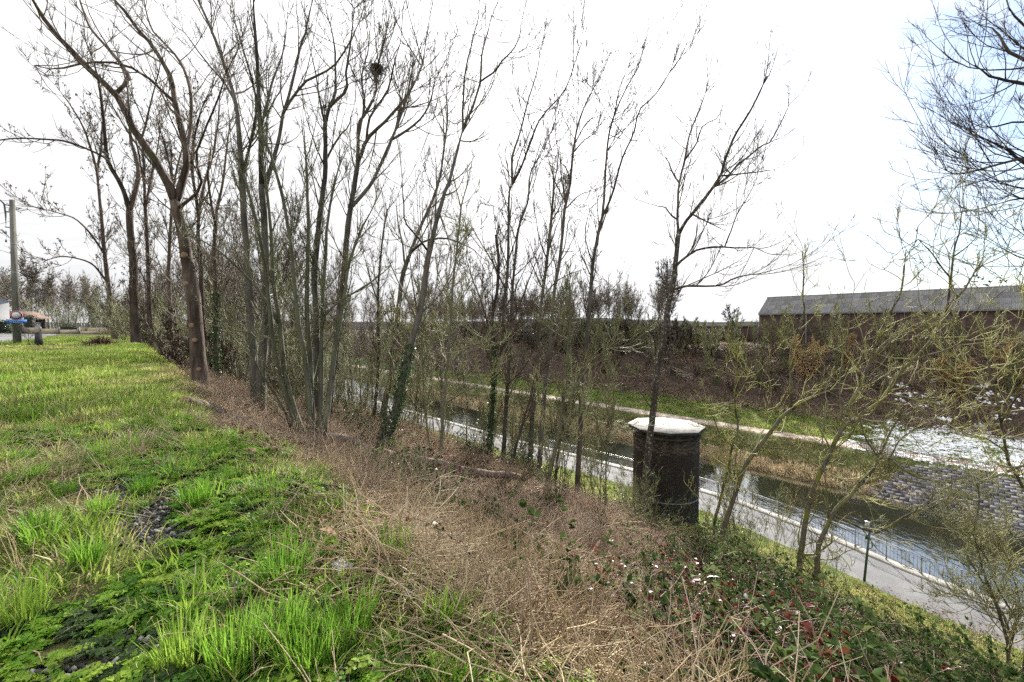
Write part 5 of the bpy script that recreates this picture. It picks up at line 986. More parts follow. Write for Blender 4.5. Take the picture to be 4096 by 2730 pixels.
def traced_tree(i, kind, label, o, limbs):
    rng = np.random.default_rng(1000 + i)
    wood = 'grey'
    if kind == 'maple_tree': wood = 'ruddy'
    if o.get('scar'): wood = 'scar'
    if o.get('green'): wood = 'green'
    if o.get('moss'): wood = 'moss'
    if o.get('lichen'): wood = 'lichen'
    if o.get('bluish') or kind == 'field_maple' and not o.get('green'): wood = 'dark'
    tw = 'twig_moss' if o.get('moss') else 'twig_green' if o.get('green') else 'twig_dark' if o.get('bluish') else 'twig'
    base = limbs[0][2][0]; root = empty(kind, base); tag(root, label, 'shrub' if 'shrub' in kind else 'tree', 'trees of the wooded slope')
    out = []
    for j, (r0, r1, pts) in enumerate(limbs):
        L = sum(math.dist(a, b) for a, b in zip(pts, pts[1:])); n = max(10, int(L * 2.6))
        line = curve_through(pts, n); k = np.linspace(0, 1, n); line[1:-1] += rng.normal(0, .004 + .03 * r1, (n - 2, 3))
        rad = r0 + (r1 - r0) * k ** .9
        if j: rad[-2:] *= .7
        out.append((line, rad))
        nm = 'trunk' if j == 0 or (o.get('green') and kind == 'sycamore_tree' and len(limbs) > 8 and j < 6) else 'limb'
        link(nm, limb_mesh(nm, local(line, root), rad, BARK[wood], rng, 12 if r0 > .06 else 8, .35 if nm == 'trunk' else 0), root)
    top = max(p[2] for l in limbs for p in l[2]) - base[2]; dist = abs(base[1])
    L1 = float(np.clip(.21 * top, 1.2, 3.4)) * (1.0 if not o.get('moss') else 1.1)
    mb, tips = grow_crown(rng, out, o.get('n', 1.0) * (.85 if o.get('moss') else 1.15), L1, o.get('up', .14), rmin=.0075 if o.get('moss') else .0055 if dist < 16 else .0075 if dist < 26 else .013, K3=3 if dist < 18 else 2,
                          u_trunk=.12 if kind == 'maple_tree' else .2 if (o.get('green') or kind == 'field_maple' or o.get('moss')) else .38, wob=.26 if o.get('moss') else .075, fine=.7 if o.get('moss') else 1.0)
    mb.v = [v - np.asarray(base, np.float32) for v in mb.v]
    link('crown', mb.mesh('crown', BARK[tw]), root)
    if o.get('leaves'):
        h = hanging(rng, tips - np.asarray(base), .22 * o['leaves'], .07 if dist < 25 else .13, SEED)
        if h: link('seed_clusters', h, root)
    if o.get('ivy'):
        link('ivy', ivy_mesh(rng, local(out[0][0], root), out[0][1], .55 if o['ivy'] >= 1 else .3, 1.6 * o['ivy']), root)
    if o.get('scar'):
        for z_, a_ in ((.42, -1.5), (.33, -1.2), (.62, -1.9), (.18, -1.0), (.72, -1.3)):
            n = len(out[0][0]); q = int(z_ * (n - 1)); c = local(out[0][0][q], root); r = out[0][1][q]
            d = np.array([math.cos(a_), math.sin(a_), .1]); m2 = MB()
            m2.tubes(np.array([c + d * r * .6, c + d * r * .95, c + d * (r + .03), c + d * (r + .035)]), np.array([.10, .095, .075, .05]) * (.7 + .4 * z_), 10, cap=True)
            link('branch_scar', m2.mesh('branch_scar', CUTW), root)
    return root, out
for i, (kind, label, o, limbs) in enumerate(TRACED): traced_tree(i, kind, label, o, limbs)

# trees built once per kind and planted as copies
def proto_tree(name, seed, H, r, wood, tw, stems=1, n=1.0, spread=.25, fork=.35, nl=5, rmin=.006, seeds=0, up=.14, L1f=.13, fine=.8, u_trunk=.35, catkins=0, lean=.05):
    rng = np.random.default_rng(seed); root = empty(name); out = []
    for s in range(stems):
        a = rng.random() * 6.283; sp = (.25 if stems > 1 else .0)
        st = np.array([[math.cos(a) * sp * rng.random(), math.sin(a) * sp * rng.random(), -.3]]); d = np.array([[math.cos(a) * (spread if stems > 1 else lean), math.sin(a) * (spread if stems > 1 else lean), 1]])
        h = H * rng.uniform(.75, 1.0) if stems > 1 else H
        line = wander(rng, st, d, np.array([h * .97]), 16, .055, .03)[0]; rad = r * (1 - .88 * np.linspace(0, 1, 16) ** .9) * (rng.uniform(.6, 1) if stems > 1 else 1)
        out.append((line, rad)); link('trunk', limb_mesh('trunk', line, rad, BARK[wood], rng, 7, .3), root)
        if nl:
            Q, R = sprout(rng, line[None], rad[None], np.array([nl]), fork, .85, H * .42, (.3, .75), 12, .12, .10, .6, .012, .55)
            lm = MB(); lm.tubes(Q, R, 6); link('limbs', lm.mesh('limbs', BARK[wood], True), root)
            out += [(Q[j], R[j]) for j in range(len(Q))]
    mb, tips = grow_crown(rng, out, n, max(.5, H * L1f), up, rmin, K3=2, u_trunk=u_trunk, fine=fine)
    link('crown', mb.mesh('crown', BARK[tw]), root)
    if seeds:
        h = hanging(rng, tips, seeds, .10, SEED); 
        if h: link('seed_clusters', h, root)
    if catkins:
        q = tips[rng.random(len(tips)) < catkins]; cm = MB(); N = len(q) * 2; q = np.repeat(q, 2, 0) + rng.normal(0, .05, (N, 3)); P = np.stack([q, q + rng.normal(0, .012, (N, 3)) - [0, 0, .05], q + rng.normal(0, .02, (N, 3)) - [0, 0, .12]], 1)
        cm.tubes(P, np.tile([.012, .017, .008], (N, 1)), 3); link('catkins', cm.mesh('catkins', CATKIN), root)
    return root
def proto_bush(name, seed, size, m, n=900, lf=.07):
    """an evergreen bush: leaf clumps round many stems"""
    rng = np.random.default_rng(seed); root = empty(name); st = 9
    a = rng.random(st) * 6.283; s0 = np.stack([.15 * np.cos(a), .15 * np.sin(a), np.full(st, -.2)], 1); d = np.stack([np.cos(a) * .5, np.sin(a) * .5, np.ones(st)], 1) + rng.normal(0, .2, (st, 3))
    P = wander(rng, s0, d, rng.uniform(.6, 1.1, st) * size, 8, .15, .02); mb = MB(); mb.tubes(P, np.tile(np.linspace(.022, .006, 8), (st, 1)), 4)
    B, R = sprout(rng, P, np.tile(np.linspace(.022, .006, 8), (st, 1)), np.full(st, 9), .15, 1, size * .38, (.5, 1.2), 5, .2, .05, .6, .003, .3); mb.tubes(B, R, 3)
    link('stems', mb.mesh('stems', BARK['green']), root)
    j = rng.integers(0, len(B), n); k = rng.integers(1, 5, n); c = B[j, k] + rng.normal(0, .07 * size / 2, (n, 3)); lm = MB(); ll = rng.uniform(.6, 1.4, n) * lf
    D = rng.normal(0, 1, (n, 3)); D[:, 2] -= .1; U = np.tile([0, 0, 1.], (n, 1)) + rng.normal(0, .6, (n, 3)); leaves(lm, c, D, U, ll, ll * .55)
    link('foliage', lm.mesh('foliage', m), root); return root
PLANTED = {}
def plant(proto, x, y, label, group, cat='tree', scale=1.0, rz=None, dz=0.0, rng=np.random.default_rng(77)):
    first = proto.name not in PLANTED; PLANTED[proto.name] = 1
    o = proto if first else copy_tree(proto)
    o.location = (x, y, float(ground(x, y)) + dz); o.rotation_euler = (0, 0, rng.random() * 6.283 if rz is None else rz); o.scale = (scale,) * 3
    return tag(o, label, cat, group)
def plant_st(proto, s, t, *a, **k):
    x, y = to_xy(s, t); return plant(proto, float(x), float(y), *a, **k)

SAP = [proto_tree('sapling', 200 + i, 6.5, .035, 'green', 'twig_green', stems=2 + i % 2, n=1.5, nl=0, rmin=.008, L1f=.2, up=.2, fine=.65, spread=.16, seeds=.03 * (i % 2)) for i in range(4)]
MID = [proto_tree('young_tree', 210 + i, 13, .10, ('grey', 'ruddy', 'dark', 'green')[i], 'twig', n=1.8, nl=6, fine=.8, L1f=.17, rmin=.010, seeds=(0, .06, .05, 0)[i]) for i in range(4)]
THK = [proto_tree('undergrowth_shrub', 220 + i, 3.6, .022, 'green', 'twig_green', stems=6, n=1.2, nl=0, rmin=.0055, fine=.55, L1f=.42, up=.1, spread=.45) for i in range(3)]
rng = np.random.default_rng(301)
def fill(protos, n, s0, s1, t0, t1, label, group, cat, sc, keep=None, gap=1.0):
    done = []; tries = 0
    while len(done) < n and tries < n * 40:
        tries += 1
        s, t = rng.uniform(s0, s1), rng.uniform(t0, t1); x, y = to_xy(s, t)
        if not in_view(np.array(x), np.array(y), np.array(ground(x, y)), 1.25, .9, 3): continue
        if keep is not None and not keep(s, t, x, y): continue
        if any((s - a) ** 2 + (t - b) ** 2 < gap * gap for a, b in done): continue
        done.append((s, t)); plant_st(protos[len(done) % len(protos)], s, t, label, group, cat, scale=rng.uniform(*sc))
tower_clear = lambda s, t, x, y: not (abs(x / y - .37) < .13 and y < 30) and s < 26.5 + bend(t) and not (-.42 < x / y < -.1 and s > 9 and rng.random() < .75)
fill(SAP, 50, 2.0, 25, 17, 60, 'thin bare sapling with several stems among the trunks of the wood', 'saplings in the wood', 'sapling', (.7, 1.35), tower_clear, 1.5)
fill(SAP, 14, 8, 24, 7.5, 17, 'thin green stemmed sapling below the fallen log', 'saplings below the log', 'sapling', (.5, .95), lambda s, t, x, y: tower_clear(s, t, x, y) and x / y > -.35, 1.3)
fill(MID, 52, 2.0, 24, 24, 75, 'bare young tree in the depth of the wood along the bank', 'young trees in the wood', 'tree', (.75, 1.25), None, 2.2)
fill(THK, 44, 2.0, 23, 16, 60, 'bushy bare shrub in the undergrowth of the wood', 'undergrowth shrubs', 'shrub', (.7, 1.3), tower_clear, 1.5)
fill(THK, 6, 12, 16, 2, 10, 'bare twiggy shrub behind the brow of the bramble bank', 'shrubs behind the bramble bank', 'shrub', (.5, .8), None, 1.2)
fill(THK, 14, -2.5, 2.0, 48, 85, 'dense bare shrub at the far end of the grass bank', 'shrubs at the end of the grass', 'shrub', (.8, 1.4), lambda s, t, x, y: s > -1.0 or t > 66, 1.5)
# evergreen bushes
HOL = [proto_bush('holly_bush', 230 + i, 2.2, HOLLY) for i in range(2)]
for x, y, sc, lab in ((-4.4, 13.6, .8, 'glossy evergreen bush between the coppiced stems and the ivy tree'), (-3.0, 13.9, .45, 'small evergreen shoot clump right behind the fallen log'),
                      (8.2, 25.5, 1.5, 'tall glossy evergreen left of the pillar foot'), (6.6, 24.0, 1.2, 'ivy covered evergreen clump further left of the pillar'), (11.6, 24.4, 1.25, 'evergreen bush against the pillar front'),
                      (13.6, 25.4, 1.1, 'evergreen bush at the right corner of the pillar'), (-1.6, 17.2, .9, 'low evergreen bush beyond the log under the slim green tree'), (.6, 18.6, .8, 'evergreen bush at the foot of the twin stemmed ivy tree')):
    plant(HOL[0 if sc < 1 else 1], x, y, lab, 'evergreen bushes of the slope', 'bush', sc)
HOLF = [proto_bush('dark_evergreen', 235, 3.4, HOLLY, 1100, .16)]
for k, (s, t, sc) in enumerate(((80, 62, 1.2), (82, 55, 1.4), (81, 48, 1.2), (83, 70, 1.5), (79, 78, 1.3), (84, 42, 1.2), (80, 88, 1.4), (83, 97, 1.5))):
    plant_st(HOLF[0], s, t, 'dark evergreen bush along the top of the far slope', 'dark evergreens across the canal', 'bush', scale=sc)
# far side of the canal
FAR = [proto_tree('far_tree', 240 + i, 15, .16, ('grey', 'dark', 'grey')[i], 'twig_far', n=2.0, nl=9, rmin=.017, L1f=.17, fine=.9, seeds=0) for i in range(3)]
PGR = [proto_tree('slope_sapling', 250 + i, 8, .05, 'green', 'twig_green', stems=4, n=1.8, nl=0, rmin=.018, L1f=.13, up=.22, spread=.15, fine=.7) for i in range(3)]
fill(FAR, 70, 82, 108, 40, 150, 'bare tree in the belt on the far side of the canal', 'tree belt across the canal', 'tree', (.7, 1.15), lambda s, t, x, y: not (s > 84 and t < 52), 2.6)
fill(PGR, 34, 69, 85, -14, 92, 'slender pole stemmed sapling growing on the far slope', 'saplings on the far slope', 'sapling', (.7, 1.2), lambda s, t, x, y: not (14 < t < 22 and s < 75), 2.0)
fill(PGR, 14, 81, 85.6, -12, 32, 'thin sapling close against the warehouse wall', 'saplings along the warehouse', 'sapling', (.6, .9), None, 1.6)
fill(FAR, 26, 84, 135, 96, 240, 'bare tree beyond the bend of the canal', 'trees beyond the canal', 'tree', (.9, 1.3), None, 4)
fill(FAR, 20, 3, 26, 76, 140, 'bare tree far down the wooded near bank', 'far trees of the near bank', 'tree', (.8, 1.25), None, 3)
plant_st(proto_tree('round_oak', 260, 19, .34, 'dark', 'twig_dark', n=1.6, nl=18, rmin=.024, L1f=.15, fork=.22, fine=1.0, u_trunk=.3, up=.1), 90, 45.5, 'large round crowned bare tree across the canal left of the warehouse', 'tree', 'tree', scale=1.0)
plant_st(proto_tree('hedge_oak', 262, 8.5, .13, 'dark', 'twig_dark', n=1.3, nl=7, rmin=.024, L1f=.16, fork=.35, seeds=.5, up=.05), 92, 33, 'small spreading tree with clinging brown leaves near the warehouse gable', None, 'tree')
HAZ = [proto_tree('hazel_shrub', 264 + i, 6.0, .05, 'green', 'twig_far', stems=8, n=2.6, nl=0, rmin=.016, L1f=.17, spread=.36, catkins=.8, up=.05) for i in range(2)]
for (s, t, sc, lab) in ((74, 16.5, 1.05, 'largest hazel covered in golden brown catkins below the warehouse'), (77, 12.5, .85, 'hazel with catkins right behind the largest one'), (72, 1.0, .9, 'hazel with yellow catkins at the right edge below the warehouse'), (75, -3.5, .95, 'hazel with yellow catkins furthest right')):
    plant_st(HAZ[0 if sc > .88 else 1], s, t, lab, 'catkin hazels', 'shrub', scale=sc)
# the brushwood along the top of the far slope: nobody could count it
def flat_mesh(root):
    ms = [c for c in root.children]; b = MB()
    for c in ms:
        me = c.data; n = len(me.vertices); v = np.zeros(n * 3, np.float32); me.vertices.foreach_get('co', v); li = np.zeros(len(me.loops), np.int32); me.loops.foreach_get('vertex_index', li)
        ls = np.zeros(len(me.polygons), np.int32); me.polygons.foreach_get('loop_start', ls); lt = np.diff(np.append(ls, len(li))); q4 = ls[lt == 4]; q3 = ls[lt == 3]
        b.add(v.reshape(-1, 3), li[q4[:, None] + np.arange(4)] if len(q4) else None, li[q3[:, None] + np.arange(3)] if len(q3) else None)
    for c in ms: bpy.data.objects.remove(c)
    bpy.data.objects.remove(root)
    return b
BRUSH = [flat_mesh(proto_tree('brush', 300 + i, 4.2, .04, 'grey', 'twig_far', stems=6, n=1.6, nl=0, rmin=.022, L1f=.2, spread=.5, fine=.75)).mesh('brush', BARK[('twig_far', 'twig_green', 'twig')[i]]) for i in range(3)]
S5 = sow(rng, .16, 76, 98, 30, 160); s, t, x, y, z = S5
k = in_view(x, y, z) & ~((s > 84) & (t < 50))
lay('far_brushwood', BRUSH, rng, S5, k, (.7, 1.4), 'dense bare brushwood along the top of the far slope', 'brushwood', upright=True, tilt=.05)
S5 = sow(rng, .10, 69, 85, -16, 60); s, t, x, y, z = S5
lay('slope_brushwood', BRUSH, rng, S5, in_view(x, y, z) & (s < 80) & ((t > 32) | (rng.random(len(s)) < .5)), (.4, .75), 'bare bushes dotted over the far slope', 'brushwood', upright=True, tilt=.05)
S5 = sow(rng, .12, 1, 25, 24, 110); s, t, x, y, z = S5
lay('wood_brushwood', BRUSH, rng, S5, in_view(x, y, z) & ((x / y < -.52) | (s < 4)), (.4, .8), 'bare brushwood filling the depth of the near wood', 'brushwood', upright=True, tilt=.05)
S5 = sow(rng, .12, -14, 14, 76, 130); s, t, x, y, z = S5
lay('end_brushwood', BRUSH, rng, S5, in_view(x, y, z) & (x > -.92 * y), (.8, 1.5), 'grey brushwood closing the view at the end of the grass bank', 'brushwood', upright=True, tilt=.05)
# birches and woods on the left horizon
BIR = [proto_tree('birch_tree', 270 + i, 16, .13, 'birch', 'twig_far', n=1.8, nl=6, rmin=.026, fork=.4, L1f=.12, up=.02) for i in range(2)]
for k in range(26):
    u = rng.uniform(-1.22, -.95); y_ = rng.uniform(88, 135)
    plant(BIR[k % 2], u * y_, y_, 'pale trunked birch in the wood beyond the road', 'birches beyond the road', 'tree', scale=rng.uniform(.7, 1.1))
for k in range(30):
    u = rng.uniform(-1.25, -.80); y_ = rng.uniform(85, 150)
    plant(FAR[k % 3], u * y_, y_, 'bare tree in the wood beyond the road', 'trees beyond the road', 'tree', scale=rng.uniform(.6, 1.0))
for k in range(24):
    u = rng.uniform(-1.10, -.86); y_ = rng.uniform(74, 95)
    plant(THK[k % 3], u * y_, y_, 'greyish bare thicket shrub in front of the birches', 'thicket before the birches', 'shrub', scale=rng.uniform(1.0, 1.8))
plant(proto_bush('evergreen_tree', 281, 7, HOLLY, 900, .3), 88, 86, 'top of an evergreen tree showing above the warehouse ridge', None, 'tree', 1.9)
# ---------------------------------------------------------------- built things
ANG = math.atan2(TX[1], TX[0])                       # heading of the canal
def st3(s, t, z): x, y = to_xy(s, t); return np.array([float(x), float(y), z])

# --- brick pillar with octagonal concrete cap
pc = np.array([10.45, 28.8]); gz = float(ground(*pc))
TOP = CAM_Z - 6.62
pil = empty('brick_pillar', (pc[0], pc[1], gz - .3)); tag(pil, 'round dark brick pillar with a pale octagonal concrete slab on top', 'pillar')
z0 = gz - .3; RP = 2.12
core = MB(); a = np.linspace(0, 2 * np.pi, 49)[:-1]
core.tubes(np.array([[0, 0, 0], [0, 0, TOP - .42 - z0]]), np.array([RP - .09, RP - .09]), 48, cap=True); core.build('mortar_core', CONCD, pil)
bw, bh = .225, .075; nb = int(2 * np.pi * RP / (bw + .012)); rows = int((TOP - .55 - z0) / (bh + .012))
bm = MB().box((0, 0, 0), (.10, bw, bh)); brick_me = bm.mesh('brick', BRICKM)
rest = MB(); cnt = 0; rng = np.random.default_rng(9)
toc = math.atan2(-pc[1], -pc[0])
for r in range(rows - 1, -1, -1):
    zz = .05 + r * (bh + .012)
    for k in range(nb):
        an = (k + .5 * (r % 2)) * 2 * np.pi / nb; da = (an - toc + np.pi) % (2 * np.pi) - np.pi
        rr = RP - .05 + rng.normal(0, .004); p = (rr * math.cos(an), rr * math.sin(an), zz)
        if abs(da) < 1.5 and cnt < 300 and (r % 1 == 0):
            o = link('brick', brick_me, pil); o.location = p; o.rotation_euler = (0, 0, an); cnt += 1
        else: rest.box(p, (.10, bw, bh), an)
o = rest.build('brickwork', BRICKM, pil); o['kind'] = 'stuff'
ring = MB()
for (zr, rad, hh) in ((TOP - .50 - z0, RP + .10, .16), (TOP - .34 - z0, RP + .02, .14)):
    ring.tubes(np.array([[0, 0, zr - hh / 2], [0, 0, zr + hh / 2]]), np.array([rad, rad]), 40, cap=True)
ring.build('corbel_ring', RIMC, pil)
band = MB(); band.tubes(np.array([[0, 0, 2.0], [0, 0, 2.08]]), np.array([RP + .03, RP + .03]), 40, cap=True); band.build('iron_band', IRON, pil)
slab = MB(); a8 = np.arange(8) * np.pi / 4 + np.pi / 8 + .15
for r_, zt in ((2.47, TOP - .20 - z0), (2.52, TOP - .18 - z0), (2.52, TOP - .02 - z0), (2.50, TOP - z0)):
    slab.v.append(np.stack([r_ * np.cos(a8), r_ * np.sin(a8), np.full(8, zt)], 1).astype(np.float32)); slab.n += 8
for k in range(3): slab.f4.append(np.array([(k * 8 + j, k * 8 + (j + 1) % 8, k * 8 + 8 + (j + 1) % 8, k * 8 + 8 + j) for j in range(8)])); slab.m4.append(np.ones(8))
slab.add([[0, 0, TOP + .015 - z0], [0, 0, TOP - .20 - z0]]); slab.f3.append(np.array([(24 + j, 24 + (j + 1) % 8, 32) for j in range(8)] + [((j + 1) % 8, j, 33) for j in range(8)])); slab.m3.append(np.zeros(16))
slab.build('cap_slab', [CONC, RIMC], pil)  # pale top; the sides carry their shade as a darker colour
twg = MB(); st = np.stack([rng.uniform(-1.9, 1.9, 26), rng.uniform(-1.9, 1.9, 26), np.full(26, TOP + .02 - z0)], 1); d = unit(rng, 26); d[:, 2] = 0
twg.tubes(wander(rng, st, d, rng.uniform(.2, .8, 26), 4, .15, 0) * [1, 1, 0] + [0, 0, TOP + .025 - z0], np.full((26, 4), .008), 3)
o = twg.build('fallen_twigs', BARK['twig_dark']); o.location = pil.location; tag(o, 'fallen twigs lying on top of the pillar slab', 'twigs', kind='stuff')

# --- railing along the towpath
def railing(name, label, s, t0, t1, z, post_gap, bars, h, follow, detail=True):
    root = empty(name, st3(s + (float(bend(t0)) if follow else 0), t0, z)); tag(root, label, 'railing')
    def P(t, zz): return st3(s + (float(bend(t)) if follow else 0), t, z + zz) - np.array(root.location)
    ts = np.arange(t0, t1, post_gap); post_me = MB()
    post_me.box((0, 0, h * .5), (.045, .045, h)); post_me.box((0, 0, .05), (.08, .08, .06)); post_me.box((0, 0, .22), (.065, .065, .04)); post_me.box((0, 0, h - .12), (.065, .065, .04)); post_me.box((0, 0, h + .012), (.06, .06, .03), taper=.5); post_me = post_me.mesh('post', IRON)
    bar_me = MB(); bar_me.tubes(np.array([[0, 0, .12], [0, 0, h - .13]]), np.array([.009, .009]), 5); bar_me = bar_me.mesh('baluster', IRON)
    bars_all = MB()
    for k, t in enumerate(ts):
        o = link('post', post_me, root); o.location = P(t, 0); o.rotation_euler = (0, 0, ANG)
        if k + 1 < len(ts):
            for j in range(1, bars + 1):
                q = P(t + (ts[k + 1] - t) * j / (bars + 1), 0)
                if detail: o = link('baluster', bar_me, root); o.location = q
                else: bars_all.tubes(np.array([q + [0, 0, .1], q + [0, 0, h - .13]]), np.array([.011, .011]), 3)
    if not detail: o = bars_all.build('balusters', IRON, root); o['kind'] = 'stuff'
    tt = np.linspace(ts[0], ts[-1], len(ts) * 2)
    for nm, zz, r in (('top_rail', h, .020), ('upper_rail', h - .13, .012), ('lower_rail', .12, .012)):
        m = MB(); m.tubes(np.array([P(q, zz) for q in tt]), np.full(len(tt), r), 6); m.build(nm, GALV if nm == 'top_rail' else IRON, root, True)
    return root
railing('canal_railing', 'grey iron railing with thin bars along the canal edge of the towpath', 32.98, -9, 32, ZP + .085, 1.5, 8, .98, True)
railing('far_railing', 'dark iron railing beside the dirt track across the canal', 53.55, -22, 8.5, float(ground(*to_xy(53.55, 0))) - .02, 1.6, 9, .95, False, detail=False)

# --- stone revetment on the far bank
rv = empty('stone_revetment', st3(50, 0, CAM_Z - 13.6)); tag(rv, 'sloping facing of dark grey stone blocks on the far canal bank', 'stone wall')
bm = MB().box((0, 0, 0), (.56, .44, .16)); st_me = [bm.mesh('stone', REVET)]; rest = MB(); cells = []
rng = np.random.default_rng(21)
for r in range(15):
    s = 46.9 + r * .42
    for k in range(70):
        t = -22 + k * .6 + .3 * (r % 2); lim = 6.2 - .55 * r * .42 + .4 * math.sin(r * 1.7)
        if t > lim: continue
        x, y = to_xy(s, t); cells.append((float(x), float(y), s, t))
cells.sort(key=lambda c: abs(c[3] - 1) + .2 * abs(c[2] - 50))
for n_, (x, y, s, t) in enumerate(cells):
    g = float(np.interp(s, PROFILE[:, 0], PROFILE[:, 1])) + CAM_Z; g2 = float(np.interp(s + .2, PROFILE[:, 0], PROFILE[:, 1])) + CAM_Z
    til = math.atan2(g2 - g, .2); zz = g + .03 + rng.normal(0, .012)
    R3 = Matrix.Rotation(ANG, 4, 'Z') @ Matrix.Rotation(-til, 4, 'X') @ Matrix.Rotation(rng.normal(0, .02), 4, 'Y')
    if n_ < 300:
        o = link('stone', st_me[0], rv); o.matrix_local = Matrix.Translation(Vector((x, y, zz)) - rv.location) @ R3
    else:
        c = np.array([(sx * .28, sy * .20, sz * .08, 1) for sz in (-1, 1) for sx, sy in ((-1, -1), (1, -1), (1, 1), (-1, 1))]) @ np.array(R3).T
        rest.add(c[:, :3] + np.array([x, y, zz]) - np.array(rv.location), [(3, 2, 1, 0), (4, 5, 6, 7), (0, 1, 5, 4), (1, 2, 6, 5), (2, 3, 7, 6), (3, 0, 4, 7)])
if rest.n: o = rest.build('stonework', REVET, rv); o['kind'] = 'stuff'

# --- green lamp post on the verge
lx, ly = (18.62, 22.14)
lg = float(ground(lx, ly)); lp = empty('lamp_post', (lx, ly, lg)); lp.rotation_euler = (math.radians(1.5), math.radians(3.0), 0); tag(lp, 'dark green post with a small tilted lamp head beside the towpath', 'lamp post')
m = MB(); m.tubes(np.array([[0, 0, -.2], [0, 0, .6], [0, 0, 2.75]]), np.array([.062, .058, .048]), 12, cap=True); m.build('post', LAMPG, lp, True)
m = MB(); m.box((-.14, 0, 3.05), (.13, .20, .42), .3, taper=.8); m.box((-.14, 0, 3.28), (.16, .23, .04), .3); m.build('lamp_head', GALV, lp)
m = MB(); m.tubes(np.array([[0, 0, 2.7], [-.03, 0, 2.82], [-.12, 0, 2.88]]), np.array([.035, .03, .03]), 8, cap=True); m.tubes(np.array([[0, 0, 2.70], [.07, 0, 2.80], [.10, 0, 2.96]]), np.array([.03, .028, .05]), 8, cap=True); m.build('bracket', LAMPG, lp, True)
m = MB(); m.tubes(np.array([[-.14, .0, 2.35], [-.12, 0, 2.5], [-.06, 0, 2.62]]), np.array([.055, .05, .03]), 8, cap=True); m.build('junction_box', LAMPG, lp, True)
# pale marker post by the path seen through the trees
mx_, my_ = (4.88, 39.34)
m = MB(); mg = float(ground(mx_, my_)); m.tubes(np.array([[0, 0, -.1], [0, 0, .9], [0, 0, 1.6]]), np.array([.055, .055, .055]), 10, cap=True); m.box((0, 0, 1.62), (.14, .14, .05)); o = m.build('marker_post', GALV); o.location = (mx_, my_, mg); tag(o, 'short pale grey post on the verge seen between the trunks', 'post')

# --- warehouse on top of the far bank
ws, we = 87.0, -2.0
def wloc(s, t, z): return st3(s, t, CAM_Z + z)
wh = empty('warehouse', wloc(87, 12, -3.6)); tag(wh, 'long brick warehouse with a grey corrugated roof on the far bank', 'warehouse')
O = np.array(wh.location)
T0, T1 = -28.0, 27.0; EAVE, RIDGE, SR = 2.45, 5.75, 92.2
w = MB()
A = [wloc(87, T0, -4.2), wloc(87, T1, -4.2), wloc(87, T1, EAVE), wloc(87, T0, EAVE)]; w.add(np.array(A) - O, [(3, 2, 1, 0)])
Gb = [wloc(87, T1, -4.2), wloc(97.4, T1, -4.2), wloc(97.4, T1, EAVE), wloc(SR, T1, RIDGE - .05), wloc(87, T1, EAVE)]; w.add(np.array(Gb) - O, [(0, 1, 2, 4)], [(4, 2, 3)])
w.build('wall', BRICKW, wh)
for k in range(8):                                     # brick piers
    t = T1 - .3 - k * 6.5; m = MB(); m.box(wloc(86.93, t, -.9) - O, (.5, .22, 6.5), ANG); m.build('pier', BRICKW, wh)
rf = MB(); rf.add(np.array([wloc(86.9, T0, EAVE - .02), wloc(86.9, T1 + .15, EAVE - .02), wloc(SR, T1 + .15, RIDGE - .03), wloc(SR, T0, RIDGE - .03), wloc(97.5, T0, EAVE), wloc(97.5, T1 + .15, EAVE)]) - O, [(3, 2, 1, 0), (4, 5, 2, 3)]); roof = rf.build('roof', ROOFM, wh)
# corrugated sheets
sl = math.hypot(SR - 86.75, RIDGE - EAVE + .05); nr = 4; rl = sl / nr + .1; cw = 1.1
cm = MB(); nx = 29; xx = np.linspace(0, cw + .06, nx); zz = .05 * np.cos(xx / cw * 2 * np.pi * 6)
v0 = np.stack([xx, np.zeros(nx), zz], 1); v1 = np.stack([xx, np.full(nx, rl), zz], 1); ii = np.arange(nx - 1)
cm.add(np.concatenate([v0, v1]), np.stack([ii, ii + 1, ii + 1 + nx, ii + nx], 1)); sheet_me = cm.mesh('roof_sheet', ROOFM, True)
ux = np.array([-TX[0], -TX[1], 0]); uy = np.array([AX[0] * (SR - 86.75), AX[1] * (SR - 86.75), RIDGE - EAVE]); uy /= np.linalg.norm(uy); uz = np.cross(ux, uy)
rng = np.random.default_rng(4)
for r in range(nr):
    for c in range(int((T1 - T0 + .2) / cw)):
        p = wloc(86.75, T1 + .12 - c * cw, EAVE - .05) + uy * (r * (sl / nr)) + uz * (.07 + .016 * r + .004 * (c % 2) + rng.uniform(0, .004)) - O
        o = link('roof_sheet', sheet_me, roof); o.matrix_local = Matrix(((ux[0], uy[0], uz[0], p[0]), (ux[1], uy[1], uz[1], p[1]), (ux[2], uy[2], uz[2], p[2]), (0, 0, 0, 1)))
m = MB(); m.tubes(np.array([wloc(SR, T0, RIDGE + .06), wloc(SR, T1 + .2, RIDGE + .06)]) - O, np.array([.16, .16]), 8, cap=True); m.build('ridge_cap', ROOFM, roof)
m = MB(); m.box((np.array(wloc(86.62, (T0 + T1) / 2, EAVE - .12)) - O), (T1 - T0, .18, .16), ANG); m.build('gutter', IRON, wh)
for t in (19.5, 3.0, -12.0):
    m = MB(); m.tubes(np.array([wloc(86.6, t, EAVE - .2), wloc(86.75, t, EAVE - .6), wloc(86.78, t, -3.6)]) - O, np.full(3, .10), 8); m.build('downpipe', GALV, wh)
